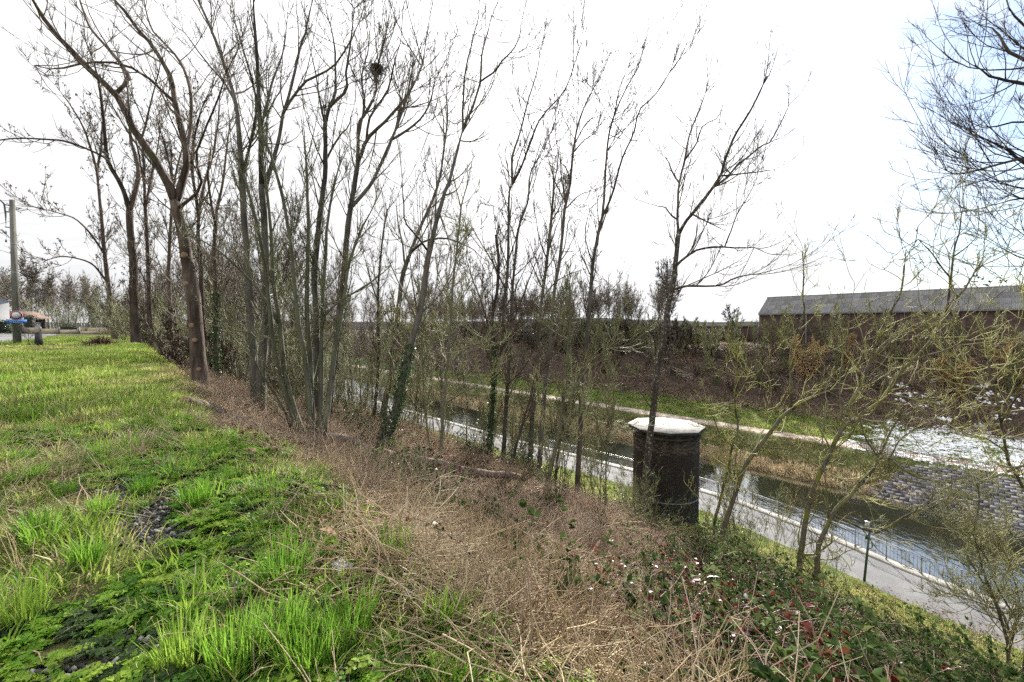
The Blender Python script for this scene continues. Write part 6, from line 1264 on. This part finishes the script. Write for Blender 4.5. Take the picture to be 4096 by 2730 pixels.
# low flat building left of it
lb = empty('low_building', wloc(100, 44, -3.2)); tag(lb, 'long low flat building with a light roof left of the warehouse', 'building'); O2 = np.array(lb.location)
m = MB(); m.box(np.array(wloc(104, 44, -1.6)) - O2, (22, 8, 3.6), ANG); m.build('wall', BRICKW, lb)
m = MB(); m.box(np.array(wloc(104, 44, .42)) - O2, (22.6, 8.8, .32), ANG); m.build('roof', CONC, lb)
for k in range(6):
    m = MB(); m.box(np.array(wloc(99.98, 35.5 + k * 3.4, -1.0)) - O2, (1.8, .12, 1.2), ANG); o = m.build('window', WHITE, lb); m = MB(); m.box(np.array(wloc(99.93, 35.5 + k * 3.4, -1.0)) - O2, (1.6, .1, 1.0), ANG); m.build('pane', GLASSD, o)
# distant rise behind everything
hl = MB(); uu = np.linspace(-1.7, 1.7, 120); hz = 6.5 + 2.5 * np.sin(uu * 3.1 + 1) + 1.6 * np.sin(uu * 9.7) + .5 * np.sin(uu * 37)
D_ = 520.0; px_ = uu * D_
rows_ = [np.stack([px_, np.full(120, D_), np.full(120, 5.0)], 1), np.stack([px_, np.full(120, D_ + 10), CAM_Z + hz], 1), np.stack([px_ * 1.5, np.full(120, D_ + 260), CAM_Z + hz * 1.6], 1)]
ix = np.arange(360).reshape(3, 120)
hl.add(np.concatenate(rows_), np.stack([ix[:-1, :-1], ix[:-1, 1:], ix[1:, 1:], ix[1:, :-1]], -1).reshape(-1, 4))
tag(hl.build('hills', mat('far_woodland', [(.10, .10, .10), (.16, .155, .14)], scale=.05, rough=1, bump=.5, bscale=.3, spec=.05)), kind='structure')

# --- fallen log and other wood
lpts = [(-7.19, 9.3, 13.35), (-7.28, 9.8, 13.11), (-7.31, 10.3, 12.86), (-6.94, 10.8, 12.49), (-6.5, 11.3, 12.15), (-5.79, 11.8, 11.88), (-5.43, 12.3, 11.55), (-4.6, 12.8, 11.15), (-3.68, 13.3, 10.78), (-2.67, 13.8, 10.48), (-1.58, 14.3, 10.16), (-0.65, 14.8, 9.81), (0.4, 15.3, 9.38)]
line = curve_through(lpts, 60); rng = np.random.default_rng(31); line[1:-1] += rng.normal(0, .012, (58, 3))
k = np.linspace(0, 1, 60)
for i_ in range(60): line[i_, 2] = max(line[i_, 2], float(ground(line[i_, 0], line[i_, 1])) + .20)
lg_ = empty('fallen_log', tuple(line[0])); tag(lg_, 'long brown tree trunk lying down the slope from the grass edge', 'log')
lrad = .105 + .035 * np.sin(k * 3.1) + .01 * k
link('trunk', limb_mesh('trunk', line - line[0], lrad, LOGM, rng, 12), lg_)
m = MB(); dd = line[0] - line[1]; dd /= np.linalg.norm(dd); m.tubes(np.array([[0, 0, 0], dd * .012]), np.array([lrad[0] * .97, lrad[0] * .93]), 12, cap=True); m.build('cut_end', CUTW, lg_)
st = np.repeat((line[-1] - line[0])[None], 9, 0); d = unit(rng, 9) + (line[-1] - line[-3]) * 2; m = MB(); m.tubes(wander(rng, st, d, rng.uniform(.15, .45, 9), 5, .3, 0), np.tile(np.linspace(.035, .01, 5), (9, 1)), 5); m.build('broken_roots', LOGM, lg_, True)
def wood_piece(name, label, pts, r, m_, lift=.6):
    p = np.array([(x, y, float(ground(x, y)) + r * lift + dz) for x, y, dz in pts]); l = curve_through(p, 14); o = link(name, limb_mesh(name, l - l[0], np.full(14, r) * np.linspace(1, .8, 14), m_, rng, 9)); o.location = l[0]; return tag(o, label, 'log' if r > .03 else 'branch')
wood_piece('rotten_log', 'short dark rotting log in the grass at the upper end of the fallen trunk', [(-8.05, 9.64, 0), (-7.71, 9.5, 0), (-7.33, 9.3, 0), (-7.07, 9.26, 0)], 0.07, LOGM)
wood_piece('wood_chunk', 'stubby pale grey piece of wood lying among the herbs', [(-0.84, 2.7, 0), (-0.84, 2.74, 0), (-0.84, 2.8, 0)], 0.035, CONC)
wood_piece('dead_branch', 'crooked dark branch half hidden in the dead stems', [(-0.73, 3.56, 0), (-0.45, 3.18, 0), (-0.26, 3.44, 0), (-0.14, 2.9, 0), (0.0, 2.66, 0)], 0.022, LOGM)
wood_piece('dead_branch', 'thin dark branch lying on the grass edge below the fallen log', [(-2.75, 4.98, 0), (-2.6, 4.94, 0), (-2.69, 5.36, 0)], 0.02, LOGM)
# --- bird nest
ns = empty('bird_nest', (-5.82, 18.75, 26.1)); tag(ns, 'dark stick nest high in the fan crowned tree', 'nest'); n = 220; rng = np.random.default_rng(8)
c = unit(rng, n) * (rng.random((n, 1)) ** .4) * np.array([.32, .32, .24]); m = MB(); m.tubes(wander(rng, c, unit(rng, n) * [1, 1, .4], rng.uniform(.15, .4, n), 3, .2, 0), np.full((n, 3), .010), 3); m.build('sticks', NESTM, ns)
m = MB(); m.tubes(np.array([[0, 0, -.2], [0, 0, -.05], [0, 0, .12]]), np.array([.10, .24, .27]), 10, cap=True); m.build('bowl', NESTM, ns)

# --- pole, signs, bollard on the left
px, py = (-30.86, 26.6)
pg = float(ground(px, py)); ip = empty('utility_pole', (px, py, pg)); tag(ip, 'tall tapered concrete utility pole by the road with a lamp arm', 'utility pole')
PH = 9.00
face = math.atan2(-py, -px)
m = MB(); m.box((0, 0, PH / 2 - .15), (.36, .38, PH + .3), face, taper=.62); m.build('shaft', POLEM, ip)
for zb in (.62, .9, 1.25, 4.55, 6.3, 8.1):
    f_ = 1 - .4 * (zb / PH); m = MB(); m.box((0, 0, zb), (.36 * f_ + .02, .38 * f_ + .02, .035), face); m.build('band', GALV if zb > 3 else LAMPG, ip)
lf = np.array([math.cos(face - math.pi / 2), math.sin(face - math.pi / 2), 0]) ; lf = -lf if lf[0] > 0 else lf
m = MB(); m.tubes(np.array([lf * .28 + [0, 0, PH - 1.75], lf * .28 + [0, 0, PH - .9], lf * .32 + [0, 0, PH - .3], lf * .6 + [0, 0, PH + .05], lf * 1.2 + [0, 0, PH + .25], lf * 2.2 + [0, 0, PH + .35]]), np.full(6, .045), 8); m.build('lamp_arm', IRON, ip, True)
m = MB(); m.box(lf * 2.5 + [0, 0, PH + .33], (.7, .24, .14), math.atan2(lf[1], lf[0]), taper=.7); m.build('lamp_head', GALV, ip)
for zb in (PH - .35, PH - .75, PH - 1.7): m = MB(); m.box(lf * .15 + [0, 0, zb], (.36, .05, .06), math.atan2(lf[1], lf[0])); m.build('bracket', IRON, ip)
m = MB(); m.box(lf * .3 + [0, 0, PH - 2.55], (.10, .08, .16), face); m.tubes(np.array([lf * .25 + [0, 0, PH - 2.0], lf * .3 + [0, 0, PH - 2.5]]), np.full(2, .006), 4); m.build('hanging_box', IRON, ip)
def wire(p0, p1, sag, lab):
    k = np.linspace(0, 1, 24)[:, None]; l = np.array(p0) * (1 - k) + np.array(p1) * k; l[:, 2] -= sag * 4 * (k * (1 - k))[:, 0]; m = MB(); m.tubes(l - l[0], np.full(24, .012), 4); o = m.build('overhead_wire', IRON); o.location = l[0]; tag(o, lab, 'wire')
tp = np.array([px, py, pg])
wire(tp + [-.1, 0, PH - .05], (-110, 20, 30), .6, 'highest overhead wire running left from the pole top')
wire(tp + [-.2, 0, PH - .75], (-110, 34, 22), 1.2, 'middle overhead wire running left from the pole')
wire(tp + [-.2, 0, PH - 1.3], (-75, 38, 17.6), .5, 'lowest wire dropping from the pole towards the house')
fd = np.array([math.cos(face), math.sin(face), 0]); sd = np.array([-math.sin(face), math.cos(face), 0])
def plate(mb, c, w, h, th, mi=0):
    mb.box(c, (th, w, h), face, mi)
SG = 1.91
so = empty('road_sign', tuple(tp + fd * .22 + [0, 0, SG])); tag(so, 'round white road sign with a red ring on the utility pole', 'road sign')
def disc(r, off, th, m_, nm):
    m = MB(); m.tubes(np.array([fd * off, fd * (off + th)]), np.array([r, r]), 36, cap=True); return m.build(nm, m_, so)
disc(.26, 0, .012, WHITE, 'backing_disc'); disc(.25, .0135, .004, REDP, 'red_ring'); disc(.185, .0185, .004, WHITE, 'white_centre')
bs = empty('street_sign', tuple(tp + fd * .22 + [0, 0, SG - .39])); tag(bs, 'blue rectangular sign with two lines of white lettering under the round sign', 'sign')
m = MB(); plate(m, (0, 0, 0), .84, .24, .014); m.build('plate', BLUEP, bs)
def text(body, size, z):
    cu = bpy.data.curves.new('lettering', 'FONT'); cu.body = body; cu.size = size; cu.align_x = 'CENTER'; cu.align_y = 'CENTER'; cu.extrude = .002
    tmp = bpy.data.objects.new('lettering', cu); COL.objects.link(tmp); dg = bpy.context.evaluated_depsgraph_get(); me = bpy.data.meshes.new_from_object(tmp.evaluated_get(dg)); bpy.data.objects.remove(tmp)
    me.materials.clear(); me.materials.append(WHITE); o = link('lettering', me, bs); xa = Vector(sd); ya = Vector((0, 0, 1)); za = Vector(fd)
    o.matrix_local = Matrix(((xa[0], ya[0], za[0], fd[0] * .0115), (xa[1], ya[1], za[1], fd[1] * .0115), (xa[2], ya[2], za[2], z), (0, 0, 0, 1)))
text('SAUF AUTORISATION', .088, .055); text('ET RIVERAINS', .088, -.06)
bx_, by_ = (-28.73, 25.88)
bo = empty('stone_bollard', (bx_, by_, float(ground(bx_, by_)))); tag(bo, 'dark tapered stone bollard standing in the grass beside the pole', 'bollard')
m = MB()
for zc_, wv, hv, tpv in ((.38, .38, .86, .72), (.835, .27, .05, .8)): m.box((0, 0, zc_), (wv, wv, hv), face, taper=tpv)
m.build('shaft', STONE, bo)
plant(proto_tree('roadside_sapling', 290, 1.6, .03, 'dark', 'twig_dark', stems=2, n=1.0, nl=0, rmin=.005, L1f=.35, fine=.3), -29, 25.72, 'small bare sapling between the pole and the bollard', None, 'sapling')

bc = empty('brown_shrub', (-27.12, 28.04, float(ground(-27.12, 28.04)))); tag(bc, 'low rounded clump of dead brown stems in the grass before the wood', 'dead clump'); rng = np.random.default_rng(51); n = 420
st = np.stack([rng.normal(0, .16, n), rng.normal(0, .16, n), np.zeros(n)], 1); d = st * 3 + rng.normal(0, .4, (n, 3)); d[:, 2] = np.abs(d[:, 2]) + .55; m = MB(); m.tubes(wander(rng, st, d, rng.uniform(.35, .75, n), 4, .25, -.10), np.full((n, 4), .010), 3); m.build('dead_stems', CANE, bc)

sp = empty('bramble_spray', (-0.58, 3.34, float(ground(-0.58, 3.34)))); tag(sp, 'single bramble spray with large dark and red leaves over the dead stems', 'bramble'); rng = np.random.default_rng(52)
l = curve_through([(-.5, .35, .22), (-.2, .15, .30), (.1, -.05, .26), (.4, -.25, .1)], 12); m = MB(); m.tubes(l, np.full(12, .004), 5); m.build('cane', CANE, sp)
for nm, mm, n in (('leaf', BRAM, 9), ('leaf', BRED, 4)):
    for _ in range(n):
        m = MB(); p = l[rng.integers(1, 10)][None]; dd = rng.normal(0, 1, (1, 3)); dd[:, 2] = -.2; leaves(m, p, dd, np.array([[0, 0, 1.]]) + rng.normal(0, .4, (1, 3)), rng.uniform(.05, .08, 1), .05); m.build(nm, mm, sp)
m = MB(); rng = np.random.default_rng(655); vv = np.stack(np.meshgrid(np.linspace(-.06, .06, 5), np.linspace(-.045, .045, 4)), -1).reshape(-1, 2); m.add(np.concatenate([vv, rng.uniform(0, .045, (20, 1))], 1), [(r * 5 + c, r * 5 + c + 1, r * 5 + c + 6, r * 5 + c + 5) for r in range(3) for c in range(4)]); o = m.build('litter_scrap', PLASTIC); o.location = (-2.48, 4.62, float(ground(-2.48, 4.62)) + .05); o.rotation_euler = (.3, .2, rng.random() * 6); tag(o, 'white plastic scrap at the grass edge below the log', 'litter')
m = MB(); rng = np.random.default_rng(788); vv = np.stack(np.meshgrid(np.linspace(-.06, .06, 5), np.linspace(-.045, .045, 4)), -1).reshape(-1, 2); m.add(np.concatenate([vv, rng.uniform(0, .045, (20, 1))], 1), [(r * 5 + c, r * 5 + c + 1, r * 5 + c + 6, r * 5 + c + 5) for r in range(3) for c in range(4)]); o = m.build('litter_scrap', PLASTIC); o.location = (-1.13, 2.8, float(ground(-1.13, 2.8)) + .05); o.rotation_euler = (.3, .2, rng.random() * 6); tag(o, 'white paper scrap beside the tall tussock', 'litter')
m = MB(); rng = np.random.default_rng(1592); vv = np.stack(np.meshgrid(np.linspace(-.06, .06, 5), np.linspace(-.045, .045, 4)), -1).reshape(-1, 2); m.add(np.concatenate([vv, rng.uniform(0, .045, (20, 1))], 1), [(r * 5 + c, r * 5 + c + 1, r * 5 + c + 6, r * 5 + c + 5) for r in range(3) for c in range(4)]); o = m.build('litter_scrap', PLASTIC); o.location = (1.56, 3.58, float(ground(1.56, 3.58)) + .05); o.rotation_euler = (.3, .2, rng.random() * 6); tag(o, 'pale blue plastic litter in the brambles at the bottom edge', 'litter')
m = MB(); rng = np.random.default_rng(1490); vv = np.stack(np.meshgrid(np.linspace(-.06, .06, 5), np.linspace(-.045, .045, 4)), -1).reshape(-1, 2); m.add(np.concatenate([vv, rng.uniform(0, .045, (20, 1))], 1), [(r * 5 + c, r * 5 + c + 1, r * 5 + c + 6, r * 5 + c + 5) for r in range(3) for c in range(4)]); o = m.build('litter_scrap', PLASTIC); o.location = (0.96, 2.94, float(ground(0.96, 2.94)) + .05); o.rotation_euler = (.3, .2, rng.random() * 6); tag(o, 'crumpled white litter in the dead stems at the bottom edge', 'litter')

# --- house, shed, fence and hedge across the road
hx, hy = -77.6, 66.0; hg = float(ground(hx, hy)); hh = empty('house', (hx, hy, hg)); tag(hh, 'pale rendered house gable with a brown tiled roof at the left edge', 'house')
hd = math.atan2(-.8, -.6)                                # the visible wall faces the camera side
ex = np.array([math.cos(hd), math.sin(hd), 0]); ey = np.array([-math.sin(hd), math.cos(hd), 0]); ey = -ey if ey[1] < 0 else ey  # depth runs away from the road
c0 = np.array([0, 0, 0.]); m = MB(); Wd_, Dp_, He, Hr = 9.0, 8.0, 5.1, 8.3
pts = [c0, c0 + ex * Wd_, c0 + ex * Wd_ + [0, 0, He], c0 + ex * Wd_ / 2 + [0, 0, Hr], c0 + [0, 0, He]]; bk = [p + ey * Dp_ for p in pts]
m.add(np.array(pts + bk), [(0, 1, 2, 4), (5, 9, 7, 6), (0, 4, 9, 5), (1, 6, 7, 2)], [(4, 2, 3), (9, 8, 7)]); m.build('wall', RENDER, hh)
for sgn, nm in ((0, 'roof'), (1, 'roof')):
    e_ = (pts[4] if not sgn else pts[2]); e2 = pts[3]; ov = (e_ - e2) / np.linalg.norm(e_ - e2) * .35; up_ = np.array([0, 0, .12])
    q = [e_ + ov - ey * .3, e2 - ey * .3, e2 + ey * (Dp_ + .3), e_ + ov + ey * (Dp_ + .3)]; v = np.array([p for p in q] + [p + up_ for p in q]); m = MB(); m.add(v, [(3, 2, 1, 0), (4, 5, 6, 7), (0, 1, 5, 4), (1, 2, 6, 5), (2, 3, 7, 6), (3, 0, 4, 7)]); m.build(nm, TILE, hh)
m = MB(); m.box(ex * 1.9 + [0, 0, 1.15] - ey * .0, (1.7, .16, 2.1), hd); dr = m.build('garage_door', mat('door_recess', [(.10, .12, .20), (.16, .18, .27)], scale=2, rough=.5), hh)
m = MB(); m.box(ex * 2.2 + [0, 0, 1.0] - ey * .1, (.9, .08, 1.9), hd); m.build('door_leaf', WHITE, dr)
m = MB(); m.box(np.array([0, 0, He - .05]) - ex * .2 - ey * .1, (.7, .5, .12), hd); m.build('gutter', WHITE, hh)
def hedge(name, label, x0, y0, x1, y1, wd, h, seed, n=2600, lf=.16):
    rng = np.random.default_rng(seed); L = math.hypot(x1 - x0, y1 - y0); c = np.array([(x0 + x1) / 2, (y0 + y1) / 2]); g = float(ground(*c)); root = empty(name, (c[0], c[1], g)); tag(root, label, 'hedge')
    an = math.atan2(y1 - y0, x1 - x0); P = rng.uniform(-1, 1, (n, 3)); ax_ = rng.integers(0, 3, n); P[np.arange(n), ax_] = np.sign(P[np.arange(n), ax_]) * rng.uniform(.85, 1.05, n); P = P * [L / 2, wd / 2, h / 2] + [0, 0, h / 2 - .05]
    P[:, 2] = np.maximum(P[:, 2], .02); P = np.stack([P[:, 0] * math.cos(an) - P[:, 1] * math.sin(an), P[:, 0] * math.sin(an) + P[:, 1] * math.cos(an), P[:, 2]], 1)
    m = MB(); ll = rng.uniform(.6, 1.4, n) * lf; leaves(m, P, unit(rng, n), unit(rng, n), ll, ll * .6); m.build('foliage', HOLLY, root)
    m = MB(); m.box((0, 0, h * .46), (L * .88, wd * .8, h * .84), an); m.build('inner_twigs', BARK['twig_dark'], root)
hedge('clipped_hedge', 'dark clipped evergreen hedge in front of the house', -84, 64.5, -75.3, 64.0, 1.4, 2.0, 41)
hedge('conifer_column', 'narrow dark conifer column right of the carport', -77.6, 68.4, -76.7, 68.4, 1.0, 2.9, 42, 700)
hedge('small_hedge', 'low dark evergreen clump behind the panel fence', -72.6, 69, -70.6, 69, 1.0, 1.3, 43, 500)
cp = empty('carport', (-81.3, 71, float(ground(-81.3, 71)))); tag(cp, 'open timber carport with a pitched brown roof beside the house', 'carport')
for sx, sy in ((-2, -1.5), (2, -1.5), (-2, 1.5), (2, 1.5)): m = MB(); m.box((sx, sy, 1.2), (.14, .14, 2.5)); m.build('post', WOOD, cp)
for sgn in (-1, 1):
    m = MB(); q = np.array([(-2.5 * 0 + sgn * 2.7, -1.9, 2.35), (0, -1.9, 3.5), (0, 1.9, 3.5), (sgn * 2.7, 1.9, 2.35)]); m.add(np.concatenate([q, q + [0, 0, .1]]), [(0, 1, 2, 3), (7, 6, 5, 4), (0, 4, 5, 1), (1, 5, 6, 2), (2, 6, 7, 3), (3, 7, 4, 0)]); m.build('roof', TILE, cp)
m = MB(); m.box((.4, 1.6, 1.15), (3.2, .08, 2.3)); m.build('back_wall', WOOD, cp); m = MB(); m.box((1.2, .9, .9), (1.0, .5, 1.8)); m.build('stored_cabinet', WHITE, cp)
fn = empty('panel_fence', (-72, 66, float(ground(-72, 66)))); tag(fn, 'low sand coloured concrete panel fence across the road', 'fence'); fo = np.array(fn.location)
fp = [(-75.6, 66), (-73.6, 66.6), (-71.6, 67.4), (-69.6, 68.6), (-67.6, 70)]
for k in range(5):
    x, y = fp[k]; m = MB(); m.box(np.array([x, y, float(ground(x, y)) + .55]) - fo, (.16, .16, 1.2)); m.build('post', CONCD, fn)
    if k < 4:
        x2, y2 = fp[k + 1]; c = np.array([(x + x2) / 2, (y + y2) / 2]); hgt = (1.0, .85, .7, .5)[k]; m = MB(); m.box(np.array([c[0], c[1], float(ground(*c)) + hgt / 2]) - fo, (math.hypot(x2 - x, y2 - y) - .18, .06, hgt), math.atan2(y2 - y, x2 - x)); m.build('panel', PANEL, fn)
gw = MB(); gw.box((0, 0, .5), (12, .2, 1.1), -.25); o = gw.build('garden_wall', PANEL); o.location = (-73, 74, float(ground(-73, 74))); tag(o, 'longer sand coloured wall behind the panel fence', 'wall')

# ---------------------------------------------------------------- single plants one can point at
def tussock(x, y, label, h=.34, n=170, rad=.16, seed=0, m_=None, lean=(.05, .75), w=.0075):
    rng = np.random.default_rng(500 + seed); b = MB(); blades(b, n, rad, (h * .6, h * 1.25), lean, w, rng, 0, 4); blades(b, n // 12, rad, (h * .5, h), (.5, 1.2), w * .7, rng, 1)
    o = b.build('grass_tussock', [m_ or LUSH, STRAW]); o.location = (x, y, float(ground(x, y)) - .01); tag(o, label, 'grass tussock', 'grass tussocks on the bank')
tussock(-1.45, 2.68, 'tall bright tussock right of the bare cinder patch', 0.3, 216, 0.126, 0)
tussock(-0.87, 3.1, 'tussock at the edge of the dead stems above the wood chunk', 0.26, 199, 0.1092, 1)
tussock(-2.94, 3.92, 'broad tussock left of the straw patch in mid bank', 0.26, 199, 0.1092, 2)
tussock(-3.72, 4.26, 'dark tussock left of the broad mid bank one', 0.22, 182, 0.0924, 3)
tussock(-1.64, 3.86, 'small blue green tussock where turf meets dead stems', 0.16, 157, 0.0672, 4)
tussock(-0.36, 2.34, 'upright tussock low on the turf edge', 0.2, 174, 0.084, 5)
tussock(-0.15, 2.26, 'smallest tussock at the foot of the turf edge', 0.13, 144, 0.0546, 6)
tussock(-3.13, 4.62, 'leaning tussock above the broad mid bank one', 0.18, 165, 0.0756, 7)
tussock(-3.83, 3.36, 'shaggy tussock at the left edge halfway down the bank', 0.22, 182, 0.0924, 8)
tussock(-1.21, 2.16, 'long bladed tussock at bottom centre of the turf', 0.27, 203, 0.1134, 9)
tussock(-1.35, 2.04, 'arching tussock cut by the bottom edge', 0.28, 207, 0.1176, 10)
tussock(-0.88, 2.24, 'large tussock with long blades between herbs near the bottom', 0.27, 203, 0.1134, 11)
tussock(-2.8, 2.36, 'tussock in the lower left corner', 0.26, 199, 0.1092, 12)
tussock(-3.66, 3.76, 'rounded tussock uphill of the shaggy left one', 0.2, 174, 0.084, 13)
tussock(-4.43, 4.18, 'low tussock between the shaggy left one and the meadow', 0.18, 165, 0.0756, 14)
tussock(-5.18, 4.58, 'dark green tussock at the left edge in the upper bank', 0.2, 174, 0.084, 15)
tussock(-4.88, 5.78, 'small tussock in the middle of the upper bank', 0.18, 165, 0.0756, 16)
tussock(-3.77, 5.42, 'yellowish tussock below the fallen log end', 0.18, 165, 0.0756, 17)
tussock(-1, 2.04, 'dense tussock at the bottom edge right of the arching one', 0.26, 199, 0.1092, 18)
tussock(-1.63, 2.06, 'loose tussock at the bottom edge left of the arching one', 0.24, 190, 0.1008, 19)
tussock(-3, 2.96, 'thin tussock among straw at left centre', 0.2, 174, 0.084, 20)
